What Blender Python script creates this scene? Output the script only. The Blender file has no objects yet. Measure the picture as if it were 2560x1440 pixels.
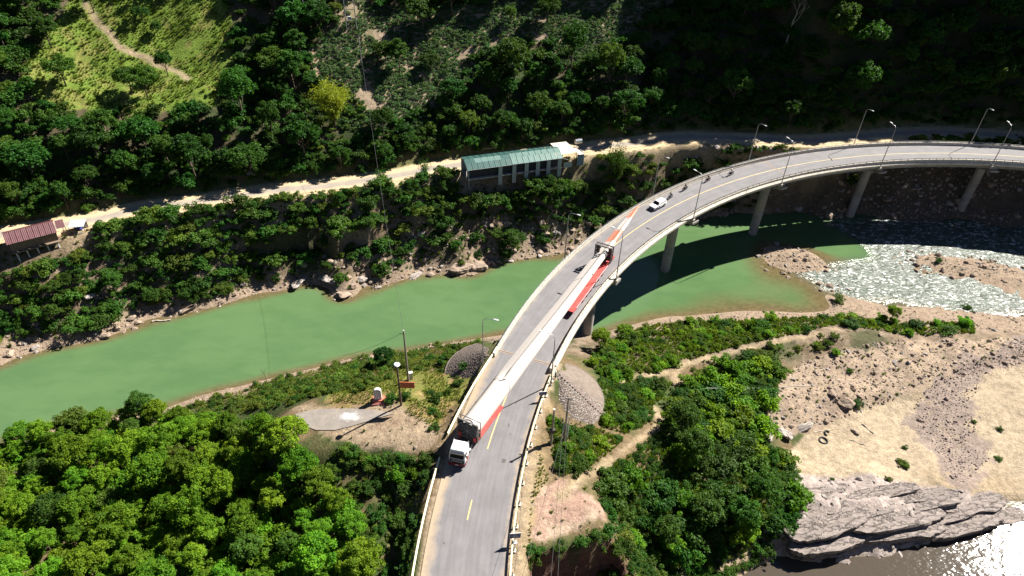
import bpy, bmesh, math, random
import numpy as np
from mathutils import Vector, Matrix, noise

# ------------------------------------------------------------------ camera, sky, sun, exposure
random.seed(7); RNG = np.random.default_rng(7)
sc = bpy.context.scene
COL = sc.collection
F_PX, PITCH, ROLL, CAM_H = 1659.63, math.radians(37.9656), math.radians(2.034), 81.859
cd = bpy.data.cameras.new('camera'); cam = bpy.data.objects.new('camera', cd); COL.objects.link(cam)
cd.sensor_width = 36.0; cd.lens = 36.0*F_PX/2560.0; cd.clip_start = 1.0; cd.clip_end = 6000.0
_r0 = Vector((1, 0, 0)); _u0 = Vector((0, math.sin(PITCH), math.cos(PITCH))); _f0 = Vector((0, math.cos(PITCH), -math.sin(PITCH)))
_r = math.cos(ROLL)*_r0 + math.sin(ROLL)*_u0; _u = -math.sin(ROLL)*_r0 + math.cos(ROLL)*_u0
cam.matrix_world = Matrix(((_r.x, _u.x, -_f0.x, 0), (_r.y, _u.y, -_f0.y, 0), (_r.z, _u.z, -_f0.z, CAM_H), (0, 0, 0, 1)))
sc.camera = cam

SUN_EL, SUN_AZ = math.radians(43.0), math.radians(54.6)      # azimuth clockwise from +y
SUNV = Vector((math.sin(SUN_AZ)*math.cos(SUN_EL), math.cos(SUN_AZ)*math.cos(SUN_EL), math.sin(SUN_EL)))
world = bpy.data.worlds.new('World'); sc.world = world; world.use_nodes = True
wn = world.node_tree.nodes; wl = world.node_tree.links
sky = wn.new('ShaderNodeTexSky'); sky.sky_type = 'NISHITA'; sky.sun_disc = False
sky.sun_elevation = SUN_EL; sky.sun_rotation = SUN_AZ; sky.altitude = 1500; sky.air_density = 0.45; sky.dust_density = 0.0; sky.ozone_density = 1.5
bg = wn['Background']; bg.inputs['Strength'].default_value = 0.05
wl.new(sky.outputs[0], bg.inputs['Color'])
sd = bpy.data.lights.new('sun', 'SUN'); sun = bpy.data.objects.new('sun', sd); COL.objects.link(sun)
sd.energy = 5.0; sd.angle = math.radians(0.53); sd.color = (1.0, 0.95, 0.86)
sun.rotation_euler = SUNV.to_track_quat('Z', 'Y').to_euler(); sun.location = (60, 60, 200)
sc.view_settings.view_transform = 'Standard'; sc.view_settings.look = 'None'
sc.view_settings.exposure = 1.62; sc.view_settings.gamma = 1.0; sc.view_settings.use_curve_mapping = False

# ------------------------------------------------------------------ maths of the survey
cP, sP, cR, sR = math.cos(PITCH), math.sin(PITCH), math.cos(ROLL), math.sin(ROLL)
def ray(px, py):
    a, b = px-1280.0, py-720.0
    u = a*cR+b*sR; v = -a*sR+b*cR
    return u, F_PX*cP-v*sP, -F_PX*sP-v*cP
def at(px, py, z):
    dx, dy, dz = ray(px, py); t = (z-CAM_H)/dz
    return np.array([dx*t, dy*t, z])
def proj(p):
    x, y, z = p[0], p[1], p[2]-CAM_H
    d = y*cP-z*sP; U = y*sP+z*cP
    u = F_PX*x/d; v = -F_PX*U/d
    return 1280+u*cR-v*sR, 720+u*sR+v*cR
CX, CY, RR, TH0, DTH = 127.705, 41.735, 132.235, 2.831, 0.257      # the road is one circular arc; k counts bridge spans (34 m)
def arc(k, o, z=0.0):
    a = TH0-DTH*k
    return np.array([CX+(RR+o)*math.cos(a), CY+(RR+o)*math.sin(a), z])
def tang(k):                                                       # unit vector along growing k
    a = TH0-DTH*k
    return np.array([math.sin(a), -math.cos(a)])
def sstep(a, b, x):
    t = np.clip((x-a)/(b-a), 0, 1); return t*t*(3-2*t)
def _hash(ix, iy, s):
    h = np.sin(ix*127.1+iy*311.7+s*74.7)*43758.5453
    return h-np.floor(h)
def vnoise(x, y, s=0):
    ix, iy = np.floor(x), np.floor(y); fx, fy = x-ix, y-iy
    fx = fx*fx*(3-2*fx); fy = fy*fy*(3-2*fy)
    a = _hash(ix, iy, s); b = _hash(ix+1, iy, s); c = _hash(ix, iy+1, s); d = _hash(ix+1, iy+1, s)
    return (a*(1-fx)+b*fx)*(1-fy)+(c*(1-fx)+d*fx)*fy*1.0
def fbm(x, y, scale, octv=4, s=0):
    r = 0; amp = .5; f = 1.0/scale
    for i in range(octv):
        r = r+amp*(vnoise(x*f+i*17.3, y*f-i*9.1, s+i)-.5)*2; amp *= .5; f *= 2.03
    return r
def inside(x, y, poly):
    r = np.zeros(np.shape(x), bool); n = len(poly)
    for i in range(n):
        x1, y1 = poly[i][0], poly[i][1]; x2, y2 = poly[(i+1) % n][0], poly[(i+1) % n][1]
        if y1 == y2: continue
        c = ((y1 > y) != (y2 > y)) & (x < (x2-x1)*(y-y1)/(y2-y1)+x1)
        r ^= c
    return r

# ------------------------------------------------------------------ mesh helpers
def tag(o, label=None, cat=None, group=None, kind=None):
    if label: o['label'] = label
    if cat: o['category'] = cat
    if group: o['group'] = group
    if kind: o['kind'] = kind
    return o
def thing(name, label, cat, loc=(0, 0, 0), rotz=0.0, group=None):
    o = bpy.data.objects.new(name, None); COL.objects.link(o)
    o.empty_display_size = .3; o.location = loc; o.rotation_euler = (0, 0, rotz)
    return tag(o, label, cat, group)
def add(name, me, mat=None, parent=None, loc=(0, 0, 0), rot=(0, 0, 0), scl=None):
    o = bpy.data.objects.new(name, me); COL.objects.link(o)
    if mat is not None and len(me.materials) == 0: me.materials.append(mat)
    o.location = loc; o.rotation_euler = rot
    if scl is not None: o.scale = scl
    if parent is not None: o.parent = parent
    return o
def np_mesh(name, V, Fq, smooth=False):
    me = bpy.data.meshes.new(name)
    V = np.asarray(V, np.float32); Fq = np.asarray(Fq, np.int32)
    n, k = Fq.shape
    me.vertices.add(len(V)); me.vertices.foreach_set('co', V.ravel())
    me.loops.add(n*k); me.loops.foreach_set('vertex_index', Fq.ravel())
    me.polygons.add(n); me.polygons.foreach_set('loop_start', np.arange(0, n*k, k, dtype=np.int32))
    me.polygons.foreach_set('use_smooth', np.full(n, smooth, bool))
    me.update(calc_edges=True); me.validate()
    return me
def attr(me, name, data, typ='FLOAT', dom='POINT'):
    a = me.attributes.new(name, typ, dom)
    key = {'FLOAT': 'value', 'INT': 'value', 'FLOAT_VECTOR': 'vector', 'FLOAT_COLOR': 'color'}[typ]
    a.data.foreach_set(key, np.asarray(data).ravel())
class MB:
    def __init__(s): s.v = []; s.f = []
    def quad(s, *p):
        n = len(s.v); s.v += [tuple(q) for q in p]; s.f.append(tuple(range(n, n+len(p)))); return s
    def box(s, c, d, rz=0.0, top=1.0, tilt=None):
        n = len(s.v); hx, hy, hz = d[0]/2, d[1]/2, d[2]/2; ca, sa = math.cos(rz), math.sin(rz)
        for sz in (-1, 1):
            q = top if sz > 0 else 1.0
            for sx, sy in ((-1, -1), (1, -1), (1, 1), (-1, 1)):
                p = Vector((sx*hx*q, sy*hy*q, sz*hz))
                if tilt: p.rotate(tilt)
                s.v.append((c[0]+p.x*ca-p.y*sa, c[1]+p.x*sa+p.y*ca, c[2]+p.z))
        s.f += [tuple(n+i for i in q) for q in ((3, 2, 1, 0), (4, 5, 6, 7), (0, 1, 5, 4), (1, 2, 6, 5), (2, 3, 7, 6), (3, 0, 4, 7))]; return s
    def rings(s, R, caps=True, closed=True):
        n = len(s.v); m = len(R[0])
        for r in R: s.v += [tuple(p) for p in r]
        for i in range(len(R)-1):
            for j in range(m if closed else m-1):
                a = n+i*m+j; b = n+i*m+(j+1) % m
                s.f.append((a, b, b+m, a+m))
        if caps:
            s.f.append(tuple(n+j for j in reversed(range(m)))); s.f.append(tuple(n+(len(R)-1)*m+j for j in range(m)))
        return s
    def tube(s, path, r, n=6, caps=True):
        path = [Vector(p) for p in path]; R = []
        for i, p in enumerate(path):
            d = (path[min(i+1, len(path)-1)]-path[max(i-1, 0)]).normalized()
            ref = Vector((0, 0, 1)) if abs(d.z) < .95 else Vector((1, 0, 0))
            a = d.cross(ref).normalized(); b = a.cross(d).normalized()
            rr = r[i] if hasattr(r, '__len__') else r
            R.append([p+(a*math.cos(t)+b*math.sin(t))*rr for t in (2*math.pi*j/n for j in range(n))])
        return s.rings(R, caps)
    def cyl(s, c, r, h, n=12, axis='z', r2=None):
        r2 = r if r2 is None else r2; ax = {'x': (1, 0, 0), 'y': (0, 1, 0), 'z': (0, 0, 1)}[axis]
        a = Vector(c)-Vector(ax)*h/2; b = Vector(c)+Vector(ax)*h/2
        return s.tube([a, b], [r, r2], n)
    def prism(s, poly, z0, z1):
        return s.rings([[(p[0], p[1], z0) for p in poly], [(p[0], p[1], z1) for p in poly]])
    def mesh(s, name, smooth=False, origin=None):
        me = bpy.data.meshes.new(name)
        v = s.v if origin is None else [(p[0]-origin[0], p[1]-origin[1], p[2]-origin[2]) for p in s.v]
        me.from_pydata(v, [], s.f)
        if smooth: me.polygons.foreach_set('use_smooth', np.ones(len(s.f), bool))
        me.update(); return me
    def build(s, name, mat, parent=None, loc=(0, 0, 0), rot=(0, 0, 0), smooth=False, origin=None):
        return add(name, s.mesh(name, smooth, origin), mat, parent, loc, rot)
def smooth_angle(o, deg=40):
    me = o.data; me.polygons.foreach_set('use_smooth', np.ones(len(me.polygons), bool))
    bm = bmesh.new(); bm.from_mesh(me)
    for e in bm.edges:
        if len(e.link_faces) == 2 and e.calc_face_angle(0) > math.radians(deg): e.smooth = False
    bm.to_mesh(me); bm.free(); return o
def dup(root, loc, rotz, label=None, scl=None, group=None):
    r = root.copy(); COL.objects.link(r); r.location = loc; r.rotation_euler = (0, 0, rotz)
    if scl is not None: r.scale = (scl, scl, scl) if not hasattr(scl, '__len__') else scl
    if label: r['label'] = label
    if group: r['group'] = group
    for ch in KIDS.get(root, list(root.children)):
        c = ch.copy(); COL.objects.link(c); c.parent = r
        for g in list(ch.children):
            d = g.copy(); COL.objects.link(d); d.parent = c
    return r
KIDS = {}

# ------------------------------------------------------------------ materials
MATS = {}
def mat(name, col, rough=.7, metal=0.0, var=.15, scale=2.0, bump=0.0, bscale=20.0, spec=.4, dirt=None, dirt_amt=.5, dscale=.6):
    if name in MATS: return MATS[name]
    m = bpy.data.materials.new(name); m.use_nodes = True; MATS[name] = m
    nt = m.node_tree; N = nt.nodes; L = nt.links; b = N['Principled BSDF']
    b.inputs['Roughness'].default_value = rough; b.inputs['Metallic'].default_value = metal; b.inputs['Specular IOR Level'].default_value = spec
    tc = N.new('ShaderNodeTexCoord')
    nz = N.new('ShaderNodeTexNoise'); nz.inputs['Scale'].default_value = scale; nz.inputs['Detail'].default_value = 6; nz.inputs['Roughness'].default_value = .65
    L.new(tc.outputs['Object'], nz.inputs['Vector'])
    mx = N.new('ShaderNodeMix'); mx.data_type = 'RGBA'
    mx.inputs[6].default_value = (*[c*(1-var) for c in col], 1); mx.inputs[7].default_value = (*[min(1, c*(1+var)) for c in col], 1)
    rp = N.new('ShaderNodeMapRange'); rp.inputs[1].default_value = .3; rp.inputs[2].default_value = .7
    L.new(nz.outputs['Fac'], rp.inputs[0]); L.new(rp.outputs[0], mx.inputs[0]); out = mx.outputs[2]
    if dirt:
        n2 = N.new('ShaderNodeTexNoise'); n2.inputs['Scale'].default_value = dscale; n2.inputs['Detail'].default_value = 8; n2.inputs['Roughness'].default_value = .7
        L.new(tc.outputs['Object'], n2.inputs['Vector'])
        r2 = N.new('ShaderNodeMapRange'); r2.inputs[1].default_value = .48; r2.inputs[2].default_value = .68; r2.inputs[4].default_value = dirt_amt
        L.new(n2.outputs['Fac'], r2.inputs[0])
        m2 = N.new('ShaderNodeMix'); m2.data_type = 'RGBA'; m2.inputs[7].default_value = (*dirt, 1)
        L.new(r2.outputs[0], m2.inputs[0]); L.new(out, m2.inputs[6]); out = m2.outputs[2]
    L.new(out, b.inputs['Base Color'])
    if bump > 0:
        n3 = N.new('ShaderNodeTexNoise'); n3.inputs['Scale'].default_value = bscale; n3.inputs['Detail'].default_value = 5
        L.new(tc.outputs['Object'], n3.inputs['Vector'])
        bp = N.new('ShaderNodeBump'); bp.inputs['Strength'].default_value = bump; bp.inputs['Distance'].default_value = .05
        L.new(n3.outputs['Fac'], bp.inputs['Height']); L.new(bp.outputs[0], b.inputs['Normal'])
    return m
def leaf_mat(name, c1, c2, trans=.35, hue=.12):
    m = bpy.data.materials.new(name); m.use_nodes = True
    nt = m.node_tree; N = nt.nodes; L = nt.links; b = N['Principled BSDF']
    at_ = N.new('ShaderNodeAttribute'); at_.attribute_name = 'tint'
    oi = N.new('ShaderNodeObjectInfo')
    mx = N.new('ShaderNodeMix'); mx.data_type = 'RGBA'; mx.inputs[6].default_value = (*c1, 1); mx.inputs[7].default_value = (*c2, 1)
    L.new(at_.outputs['Fac'], mx.inputs[0])
    hs = N.new('ShaderNodeHueSaturation')
    mr = N.new('ShaderNodeMapRange'); mr.inputs[3].default_value = .5-hue*.18; mr.inputs[4].default_value = .5+hue*.20
    L.new(oi.outputs['Random'], mr.inputs[0]); L.new(mr.outputs[0], hs.inputs['Hue'])
    wn_ = N.new('ShaderNodeTexWhiteNoise'); wn_.noise_dimensions = '1D'; L.new(oi.outputs['Random'], wn_.inputs['W'])
    mv = N.new('ShaderNodeMapRange'); mv.inputs[3].default_value = .7; mv.inputs[4].default_value = 1.3
    L.new(wn_.outputs['Value'], mv.inputs[0]); L.new(mv.outputs[0], hs.inputs['Value'])
    L.new(mx.outputs[2], hs.inputs['Color'])
    b.inputs['Roughness'].default_value = .55; b.inputs['Specular IOR Level'].default_value = .16
    L.new(hs.outputs[0], b.inputs['Base Color'])
    tr = N.new('ShaderNodeBsdfTranslucent')
    g = N.new('ShaderNodeMix'); g.data_type = 'RGBA'; g.blend_type = 'MULTIPLY'; g.inputs[0].default_value = 1.0; g.inputs[7].default_value = (1.3, 1.25, .5, 1)
    L.new(hs.outputs[0], g.inputs[6]); L.new(g.outputs[2], tr.inputs['Color'])
    ms = N.new('ShaderNodeMixShader'); ms.inputs[0].default_value = trans
    L.new(b.outputs[0], ms.inputs[1]); L.new(tr.outputs[0], ms.inputs[2]); L.new(ms.outputs[0], N['Material Output'].inputs['Surface'])
    return m
# ------------------------------------------------------------------ the ground: control points (image point, height) solved as a thin-plate surface in plan
ZW = -19.5
FAR_EDGE = [(-60, 930), (0, 915), (100, 880), (250, 848), (350, 810), (440, 790), (560, 760), (640, 738), (700, 728), (790, 712), (835, 742), (872, 746), (900, 722), (940, 720), (985, 706), (1070, 690), (1110, 684), (1170, 690), (1225, 668), (1260, 655), (1330, 645), (1400, 638), (1470, 612), (1540, 590), (1620, 566), (1700, 552), (1760, 548), (1850, 532), (1942, 533), (2000, 530), (2053, 543), (2100, 545), (2150, 535), (2240, 548), (2340, 556), (2450, 556), (2560, 566), (2680, 572)]
NEAR_EDGE = [(-80, 1140), (0, 1117), (60, 1095), (150, 1070), (250, 1050), (330, 1040), (397, 1027), (470, 1000), (562, 973), (615, 962), (700, 940), (787, 920), (850, 903), (940, 886), (1010, 878), (1060, 868), (1120, 858), (1200, 846), (1255, 838), (1330, 838), (1420, 842), (1490, 836), (1540, 822), (1620, 802), (1720, 790), (1800, 783), (1900, 778), (2000, 782), (2070, 776), (2060, 745), (2100, 738), (2160, 752), (2230, 766), (2300, 768), (2400, 777), (2480, 786), (2560, 792), (2680, 800)]
CP = [(p[0], p[1], ZW) for p in FAR_EDGE+NEAR_EDGE]
CP += [(0, 1010, -22.5), (200, 960, -22.7), (420, 895, -22.7), (650, 835, -22.7), (870, 830, -22.2), (1100, 775, -22.6), (1300, 740, -22.6), (1480, 700, -22.4), (1600, 690, -22.2), (1720, 630, -21.6), (1900, 590, -21.4), (1640, 730, -21.2), (1800, 715, -20.6),
       (1905, 655, -19.6), (1960, 657, -19.25), (2030, 655, -19.25), (2080, 672, -19.6), (2010, 620, -20.3), (2150, 580, -20.6), (2250, 610, -20.2), (2290, 652, -19.5), (2360, 655, -19.15), (2450, 675, -19.15), (2550, 705, -19.1), (2450, 740, -20.2), (2240, 720, -20.1), (2100, 705, -19.9), (1900, 735, -20.3), (1760, 755, -20.1), (1990, 745, -20.3), (2500, 600, -20.5), (2400, 560, -20.6), (2640, 650, -20.2), (2640, 740, -20.2),
       # near left bank, forest floor, parking pad, lawn
       (100, 1200, -17), (400, 1150, -15), (700, 1110, -8), (300, 1350, -14), (650, 1300, -9), (900, 1350, -5), (50, 1440, -15), (500, 1440, -10), (850, 1440, -5), (984, 1300, -4.2), (990, 1400, -4.4), (950, 1220, -3.6), (1040, 1200, -2.2), (760, 1045, -3.3), (870, 1045, -2.5), (960, 1060, -1.8), (1050, 1095, -.7), (960, 1110, -1.6), (880, 1090, -2.4), (700, 1000, -9), (850, 985, -5.5), (945, 1000, -3.2), (950, 965, -5.2), (1050, 960, -4), (1020, 915, -8), (1120, 930, -5.5), (1150, 980, -2.5), (1130, 1040, -1.5), (1150, 890, -10.5), (1215, 875, -12), (900, 930, -11), (780, 965, -11), (1195, 922, -3.7), (600, 1030, -14.5), (480, 1045, -16.5), (940, 1150, -3), (1030, 1130, -1.4),
       # right of the road, down to the bar of sand
       (1395, 955, -.8), (1485, 945, -9), (1445, 1012, -7), (1400, 1015, -3), (1420, 870, -13), (1550, 900, -12.5), (1520, 1000, -9), (1600, 950, -12), (1700, 930, -14), (1640, 870, -15.5), (1800, 880, -15.6), (1950, 850, -16.0), (2080, 832, -16.4), (1900, 808, -17.8), (1700, 812, -18.2), (2150, 790, -18.4), (2300, 790, -18.6), (2450, 805, -18.8), (2220, 858, -17.1), (2350, 860, -17.6), (2500, 850, -18.1), (1900, 880, -15.6), (2000, 900, -17), (2100, 890, -17), (2050, 980, -16.4), (1960, 975, -15.0), (2120, 1000, -16.6), (2150, 1025, -17.8), (2250, 950, -17.9),
       (2000, 1130, -17.6), (2080, 1065, -17.7), (2200, 1130, -18), (2350, 1000, -18.1), (2400, 1150, -18.3), (2500, 1000, -18.3), (2540, 1180, -18.8), (2300, 1212, -17.2), (2150, 1205, -16.0), (2000, 1205, -15.2),
       (1960, 1395, ZW), (2050, 1400, ZW), (2150, 1392, ZW), (2250, 1374, ZW), (2350, 1350, ZW), (2440, 1326, ZW), (2500, 1300, ZW), (2560, 1275, ZW), (1980, 1240, -14.5), (2100, 1246, -14.8), (2250, 1252, -15.6), (2400, 1262, -17.0), (2480, 1262, -18.2), (2050, 1330, -16.2), (2200, 1320, -16.6), (2330, 1300, -17.3), (2060, 1372, -18.0), (2200, 1360, -18.0), (2300, 1440, -21.2), (2480, 1390, -21.2), (2560, 1350, -20.8), (2150, 1440, -20.6), (2000, 1450, -20.6),
       (1480, 1100, -5), (1420, 1130, -2.6), (1350, 1150, -1), (1320, 1250, -.7), (1400, 1240, -1.5), (1450, 1300, -2), (1500, 1300, -2.5), (1315, 1400, -.9), (1430, 1360, -2.6), (1330, 1380, -1.6), (1400, 1430, -3.0), (1490, 1400, -4.5), (1540, 1320, -6), (1560, 1250, -8.5), (1600, 1380, -14.5), (1750, 1420, -18), (1880, 1400, -19), (1600, 1150, -8), (1700, 1200, -11), (1850, 1250, -14), (1800, 1100, -12.5), (1900, 1150, -15), (1750, 1000, -13.5), (1870, 1060, -14.8), (1620, 1060, -9.5), (1930, 1050, -15.5), (1360, 1470, -2.8), (1300, 1470, -1.2)]
PW = [at(*c) for c in CP]
PW += [np.array(p, float) for p in ((-170, 108, -22.5), (-230, 100, -22.5), (-175, 55, -14), (-230, 60, -14), (-190, 80, -19.5), (210, 130, -20.4), (215, 92, -18.6), (215, 62, -20.6), (260, 120, -20.4), (260, 80, -19), (190, 168, -14), (-60, 12, -9), (-25, 10, -4), (0, 12, -.6), (20, 15, -3), (45, 20, -12), (95, 22, -21), (160, 25, -21), (230, 25, -20.5), (-120, 15, -14), (60, 38, -19), (120, 45, -20.8), (180, 45, -20.8))]

ROADPX = [(215, 552, -4.4), (336, 524, -4.2), (504, 502, -3.8), (672, 477, -3.4), (806, 465, -3.1), (984, 441, -2.7), (1051, 426, -2.5), (1150, 412, -2.3), (1300, 390, -1.9), (1478, 368, -1.5), (1589, 357, -1.1), (1700, 342, -.8), (1868, 346, -.5), (2036, 351, -.3)]
_rp = [at(*p) for p in ROADPX]
_d0 = (_rp[2]-_rp[0])/np.linalg.norm(_rp[2]-_rp[0])
ROADW = [_rp[0]-_d0*330, _rp[0]-_d0*200, _rp[0]-_d0*90, _rp[0]-_d0*40]+_rp+[np.array(p, float) for p in ((118, 187.5, -.2), (140, 188, 0), (170, 184, 0), (210, 176, 0), (300, 150, 0), (420, 100, 0))]
for p in ROADW[:4]: p[2] = -4.5
def catmull(P, step=2.0):
    out = []
    P = [np.asarray(p, float) for p in P]; P = [2*P[0]-P[1]]+P+[2*P[-1]-P[-2]]
    for i in range(1, len(P)-2):
        n = max(2, int(np.linalg.norm(P[i+1]-P[i])/step))
        for j in range(n):
            t = j/n; a, b, c, d = P[i-1], P[i], P[i+1], P[i+2]
            out.append(.5*((2*b)+(c-a)*t+(2*a-5*b+4*c-d)*t*t+(3*b-a-3*c+d)*t**3))
    out.append(P[-2]); return np.array(out)
ROADLINE = catmull(ROADW, 3.0)
def road_dist(x, y):
    """signed distance beyond the country road (+ uphill), height of the road and its x there"""
    x = np.asarray(x, float).ravel(); y = np.asarray(y, float).ravel()
    D = np.full(len(x), 1e9); S = np.zeros(len(x)); Z = np.zeros(len(x)); X = np.zeros(len(x))
    A = ROADLINE
    for i in range(len(A)-1):
        ax, ay, az = A[i]; dx, dy, dz = A[i+1]-A[i]; l2 = dx*dx+dy*dy
        t = np.clip(((x-ax)*dx+(y-ay)*dy)/l2, 0, 1); ex = x-ax-t*dx; ey = y-ay-t*dy; d = ex*ex+ey*ey
        m = d < D
        D = np.where(m, d, D); S = np.where(m, dx*ey-dy*ex, S); Z = np.where(m, az+t*dz, Z); X = np.where(m, ax+t*dx, X)
    return np.sqrt(D)*np.sign(S), Z, X
def tps_fit(P):
    n = len(P); d = np.hypot(P[:, None, 0]-P[None, :, 0], P[:, None, 1]-P[None, :, 1])
    K = np.where(d > 0, d*d*np.log(d+1e-12), 0)+np.eye(n)*2.0
    Q = np.c_[np.ones(n), P[:, :2]/100]
    A = np.zeros((n+3, n+3)); A[:n, :n] = K; A[:n, n:] = Q; A[n:, :n] = Q.T
    return np.linalg.solve(A, np.r_[P[:, 2], 0, 0, 0])
for i, p in enumerate(FAR_EDGE):                                    # the far bank: from the water's edge up to the shelf of the country road
    w = at(p[0], p[1], ZW); q = ROADLINE[np.argmin(np.hypot(ROADLINE[:, 0]-w[0], ROADLINE[:, 1]-w[1]))]
    d = q[:2]-w[:2]; n = np.linalg.norm(d); e = q[:2]-d/n*5.0
    for f, g in ((.22, .10), (.5, .40), (.78, .76), (1.0, 1.0)):
        g += .06*math.sin(i*2.3+f*5)*(f < 1)
        xy = w[:2]*(1-f)+e*f; PW.append(np.array([xy[0], xy[1], ZW+(q[2]-ZW-.2)*g]))
PW = np.array(PW)
_w = tps_fit(PW)
def tps(x, y):
    x = x.ravel(); y = y.ravel(); out = np.zeros(len(x))
    for i in range(0, len(x), 20000):
        xs, ys = x[i:i+20000], y[i:i+20000]
        d2 = (xs[:, None]-PW[None, :, 0])**2+(ys[:, None]-PW[None, :, 1])**2
        out[i:i+20000] = (.5*d2*np.log(d2+1e-12))@_w[:-3]+_w[-3]+_w[-2]*xs/100+_w[-1]*ys/100
    return out
def world_poly(px, z): return [at(p[0], p[1], z)[:2] for p in px]
CLIFF = world_poly([(1955, 1205), (2150, 1200), (2300, 1220), (2420, 1240), (2500, 1240), (2600, 1240), (2600, 1290), (2440, 1345), (2250, 1392), (2050, 1412), (1940, 1400), (1900, 1300)], -18)
CUTBANK = world_poly([(1316, 1392), (1345, 1380), (1385, 1384), (1430, 1368), (1475, 1362), (1505, 1338), (1545, 1330), (1600, 1400), (1600, 1700), (1316, 1700)], -2.6)
SCARP = np.array(world_poly([(2120, 1010), (2230, 1000), (2300, 985), (2370, 940), (2440, 910), (2520, 892), (2640, 860)], -17.6))
CONES = ((arc(.045, -6.0), 9.0, 1.3), (arc(.06, 6.2), 8.2, 1.4))   # stone pitched cones at the abutment
def ground(x, y):
    shp = x.shape; x = x.ravel(); y = y.ravel()
    core = np.clip(np.maximum(np.maximum(-190-x, x-230), np.maximum(8-y, y-240)), 0, None)
    z = tps(np.clip(x, -190, 230), np.clip(y, 8, 240)); z = np.clip(z, -23, 3)
    far = core > 0
    z = np.where(far, np.clip(z, -22, -1), z)
    d, zr, rx = road_dist(x, y)
    above = np.clip((z-ZW)/2.0, 0, 1)
    # rocky relief of the banks
    rel = fbm(x, y, 5.0, 5, 3)*1.1+np.abs(fbm(x, y, 2.2, 3, 8))*.7
    bank = above*sstep(3, 7, -d)
    o = np.hypot(x-CX, y-CY)-RR; th = np.arctan2(y-CY, x-CX); k = (TH0-th)/DTH
    k = np.where(k > 15, k-2*math.pi/DTH, k)
    offroad = np.where((k < .3), sstep(7.5, 13, np.abs(o)), 1.0)
    z = z+rel*bank*offroad*np.where(y > 100, .9, .35)
    z = z+fbm(x, y, 1.6, 3, 21)*.16*above
    lm = sstep(-66, -60, x)*sstep(-30, -36, x)*(y > 118)*(d < -4)        # the overhanging ledge of bare rock
    z = z*(1-lm)+lm*np.where((z > -15) & (z < -8.5), -15+6.5*sstep(-12.3, -11.2, z), z)
    # ledges of the rock outcrop and the cut bank
    c = inside(x, y, CLIFF)
    st = 1.15; zz = z+fbm(x, y, 9, 3, 5)*.9+.05*x-.08*y
    led = np.floor(zz/st)*st+st*sstep(.55, .95, zz/st-np.floor(zz/st))-(zz-z)
    z = np.where(c & (z > ZW-.6), led+np.abs(fbm(x, y, 2.0, 4, 6))*.9-.15, z)
    cb = inside(x, y, CUTBANK); ed = np.full(len(x), 1e9); near_ = (np.abs(x-CUTBANK[2][0]) < 25) & (np.abs(y-CUTBANK[2][1]) < 40)
    for i in range(len(CUTBANK)):
        a_, b_ = CUTBANK[i], CUTBANK[(i+1) % len(CUTBANK)]; dx, dy = b_-a_; t = np.clip(((x-a_[0])*dx+(y-a_[1])*dy)/(dx*dx+dy*dy), 0, 1); ed = np.minimum(ed, np.hypot(x-a_[0]-t*dx, y-a_[1]-t*dy))
    wcb = np.where(cb, sstep(0, .9, ed+fbm(x, y, 3, 3, 17)*.5), 0); z = z*(1-wcb)+np.minimum(z, -11.0+fbm(x, y, 4, 3, 18))*wcb
    # pitched cones
    for (P, r, s) in CONES:
        dd = np.hypot(x-P[0], y-P[1]); zc = -.15-np.clip(dd-1.0, 0, None)/s
        z = np.where((dd < r*1.4) & (zc > z), zc, z)
    # low eroded scarp across the sand
    ds = np.full(len(x), 1e9); sg = np.zeros(len(x))
    for i in range(len(SCARP)-1):
        dx, dy = SCARP[i+1]-SCARP[i]; t = np.clip(((x-SCARP[i][0])*dx+(y-SCARP[i][1])*dy)/(dx*dx+dy*dy), 0, 1); ex = x-SCARP[i][0]-t*dx; ey = y-SCARP[i][1]-t*dy; dd_ = np.hypot(ex, ey)
        sg = np.where(dd_ < ds, dx*ey-dy*ex, sg); ds = np.minimum(ds, dd_)
    sd_ = ds*np.sign(sg)+fbm(x, y, 3, 3, 19)*.8; z = z+np.where(ds < 9, .75*sstep(-.3, .5, sd_)*sstep(8, 3, ds), 0)
    # level lot beside the road
    e = ((x-LOTC[0])*.98+(y-LOTC[1])*.2)**2/12.5**2+((y-LOTC[1])*.98-(x-LOTC[0])*.2)**2/6.2**2; lw = 1-sstep(.6, 1.9, e)
    z = z*(1-lw)+(-2.3+.10*(x-LOTC[0])+.02*z)*lw
    # drainage ditch below the road
    dl = np.abs(x-DITCH(y)); z = z-1.3*np.clip(1-dl/1.3, 0, 1)
    # approach road bed
    w = np.where((k < .16) & (k > -4.5), 1-sstep(6.4, np.where(k > -.3, 7.2, 10.5), np.abs(o)), 0)
    z = z*(1-w)+(-.10)*w
    under = (k >= .1) & (k < 8) & (np.abs(o) < 7)
    z = np.where(under & (z > -4.0), np.where(k < .35, z, -4.0), z)
    # country road shelf and the mountain above it
    edge = 4.6
    wr = 1-sstep(edge, edge+5.0, np.abs(d)); wr = np.where(d < 0, 1-sstep(edge, edge+2.6, -d), wr)
    u = np.clip(d-edge, 0, None)
    slope = .60+.06*np.sin(rx/23.0)*sstep(80, 60, rx)+1.15*sstep(80, 102, rx)-.12*sstep(-40, -90, rx)
    hill = zr+slope*u+1.6*sstep(0, 3, u)+3.2*fbm(x, y, 26, 4, 11)*sstep(3, 18, u)+9*fbm(x, y, 80, 3, 12)*sstep(15, 70, u)+.5*fbm(x, y, 4, 3, 13)*sstep(1, 6, u)
    cap = 80.0; hill = np.where(hill > 60, 60+(cap-60)*(1-np.exp(-(hill-60)/(cap-60))), hill)
    z = np.where(d > edge, np.where(d < edge+.01, zr, hill), z*(1-wr)+(zr-.08)*wr)
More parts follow.
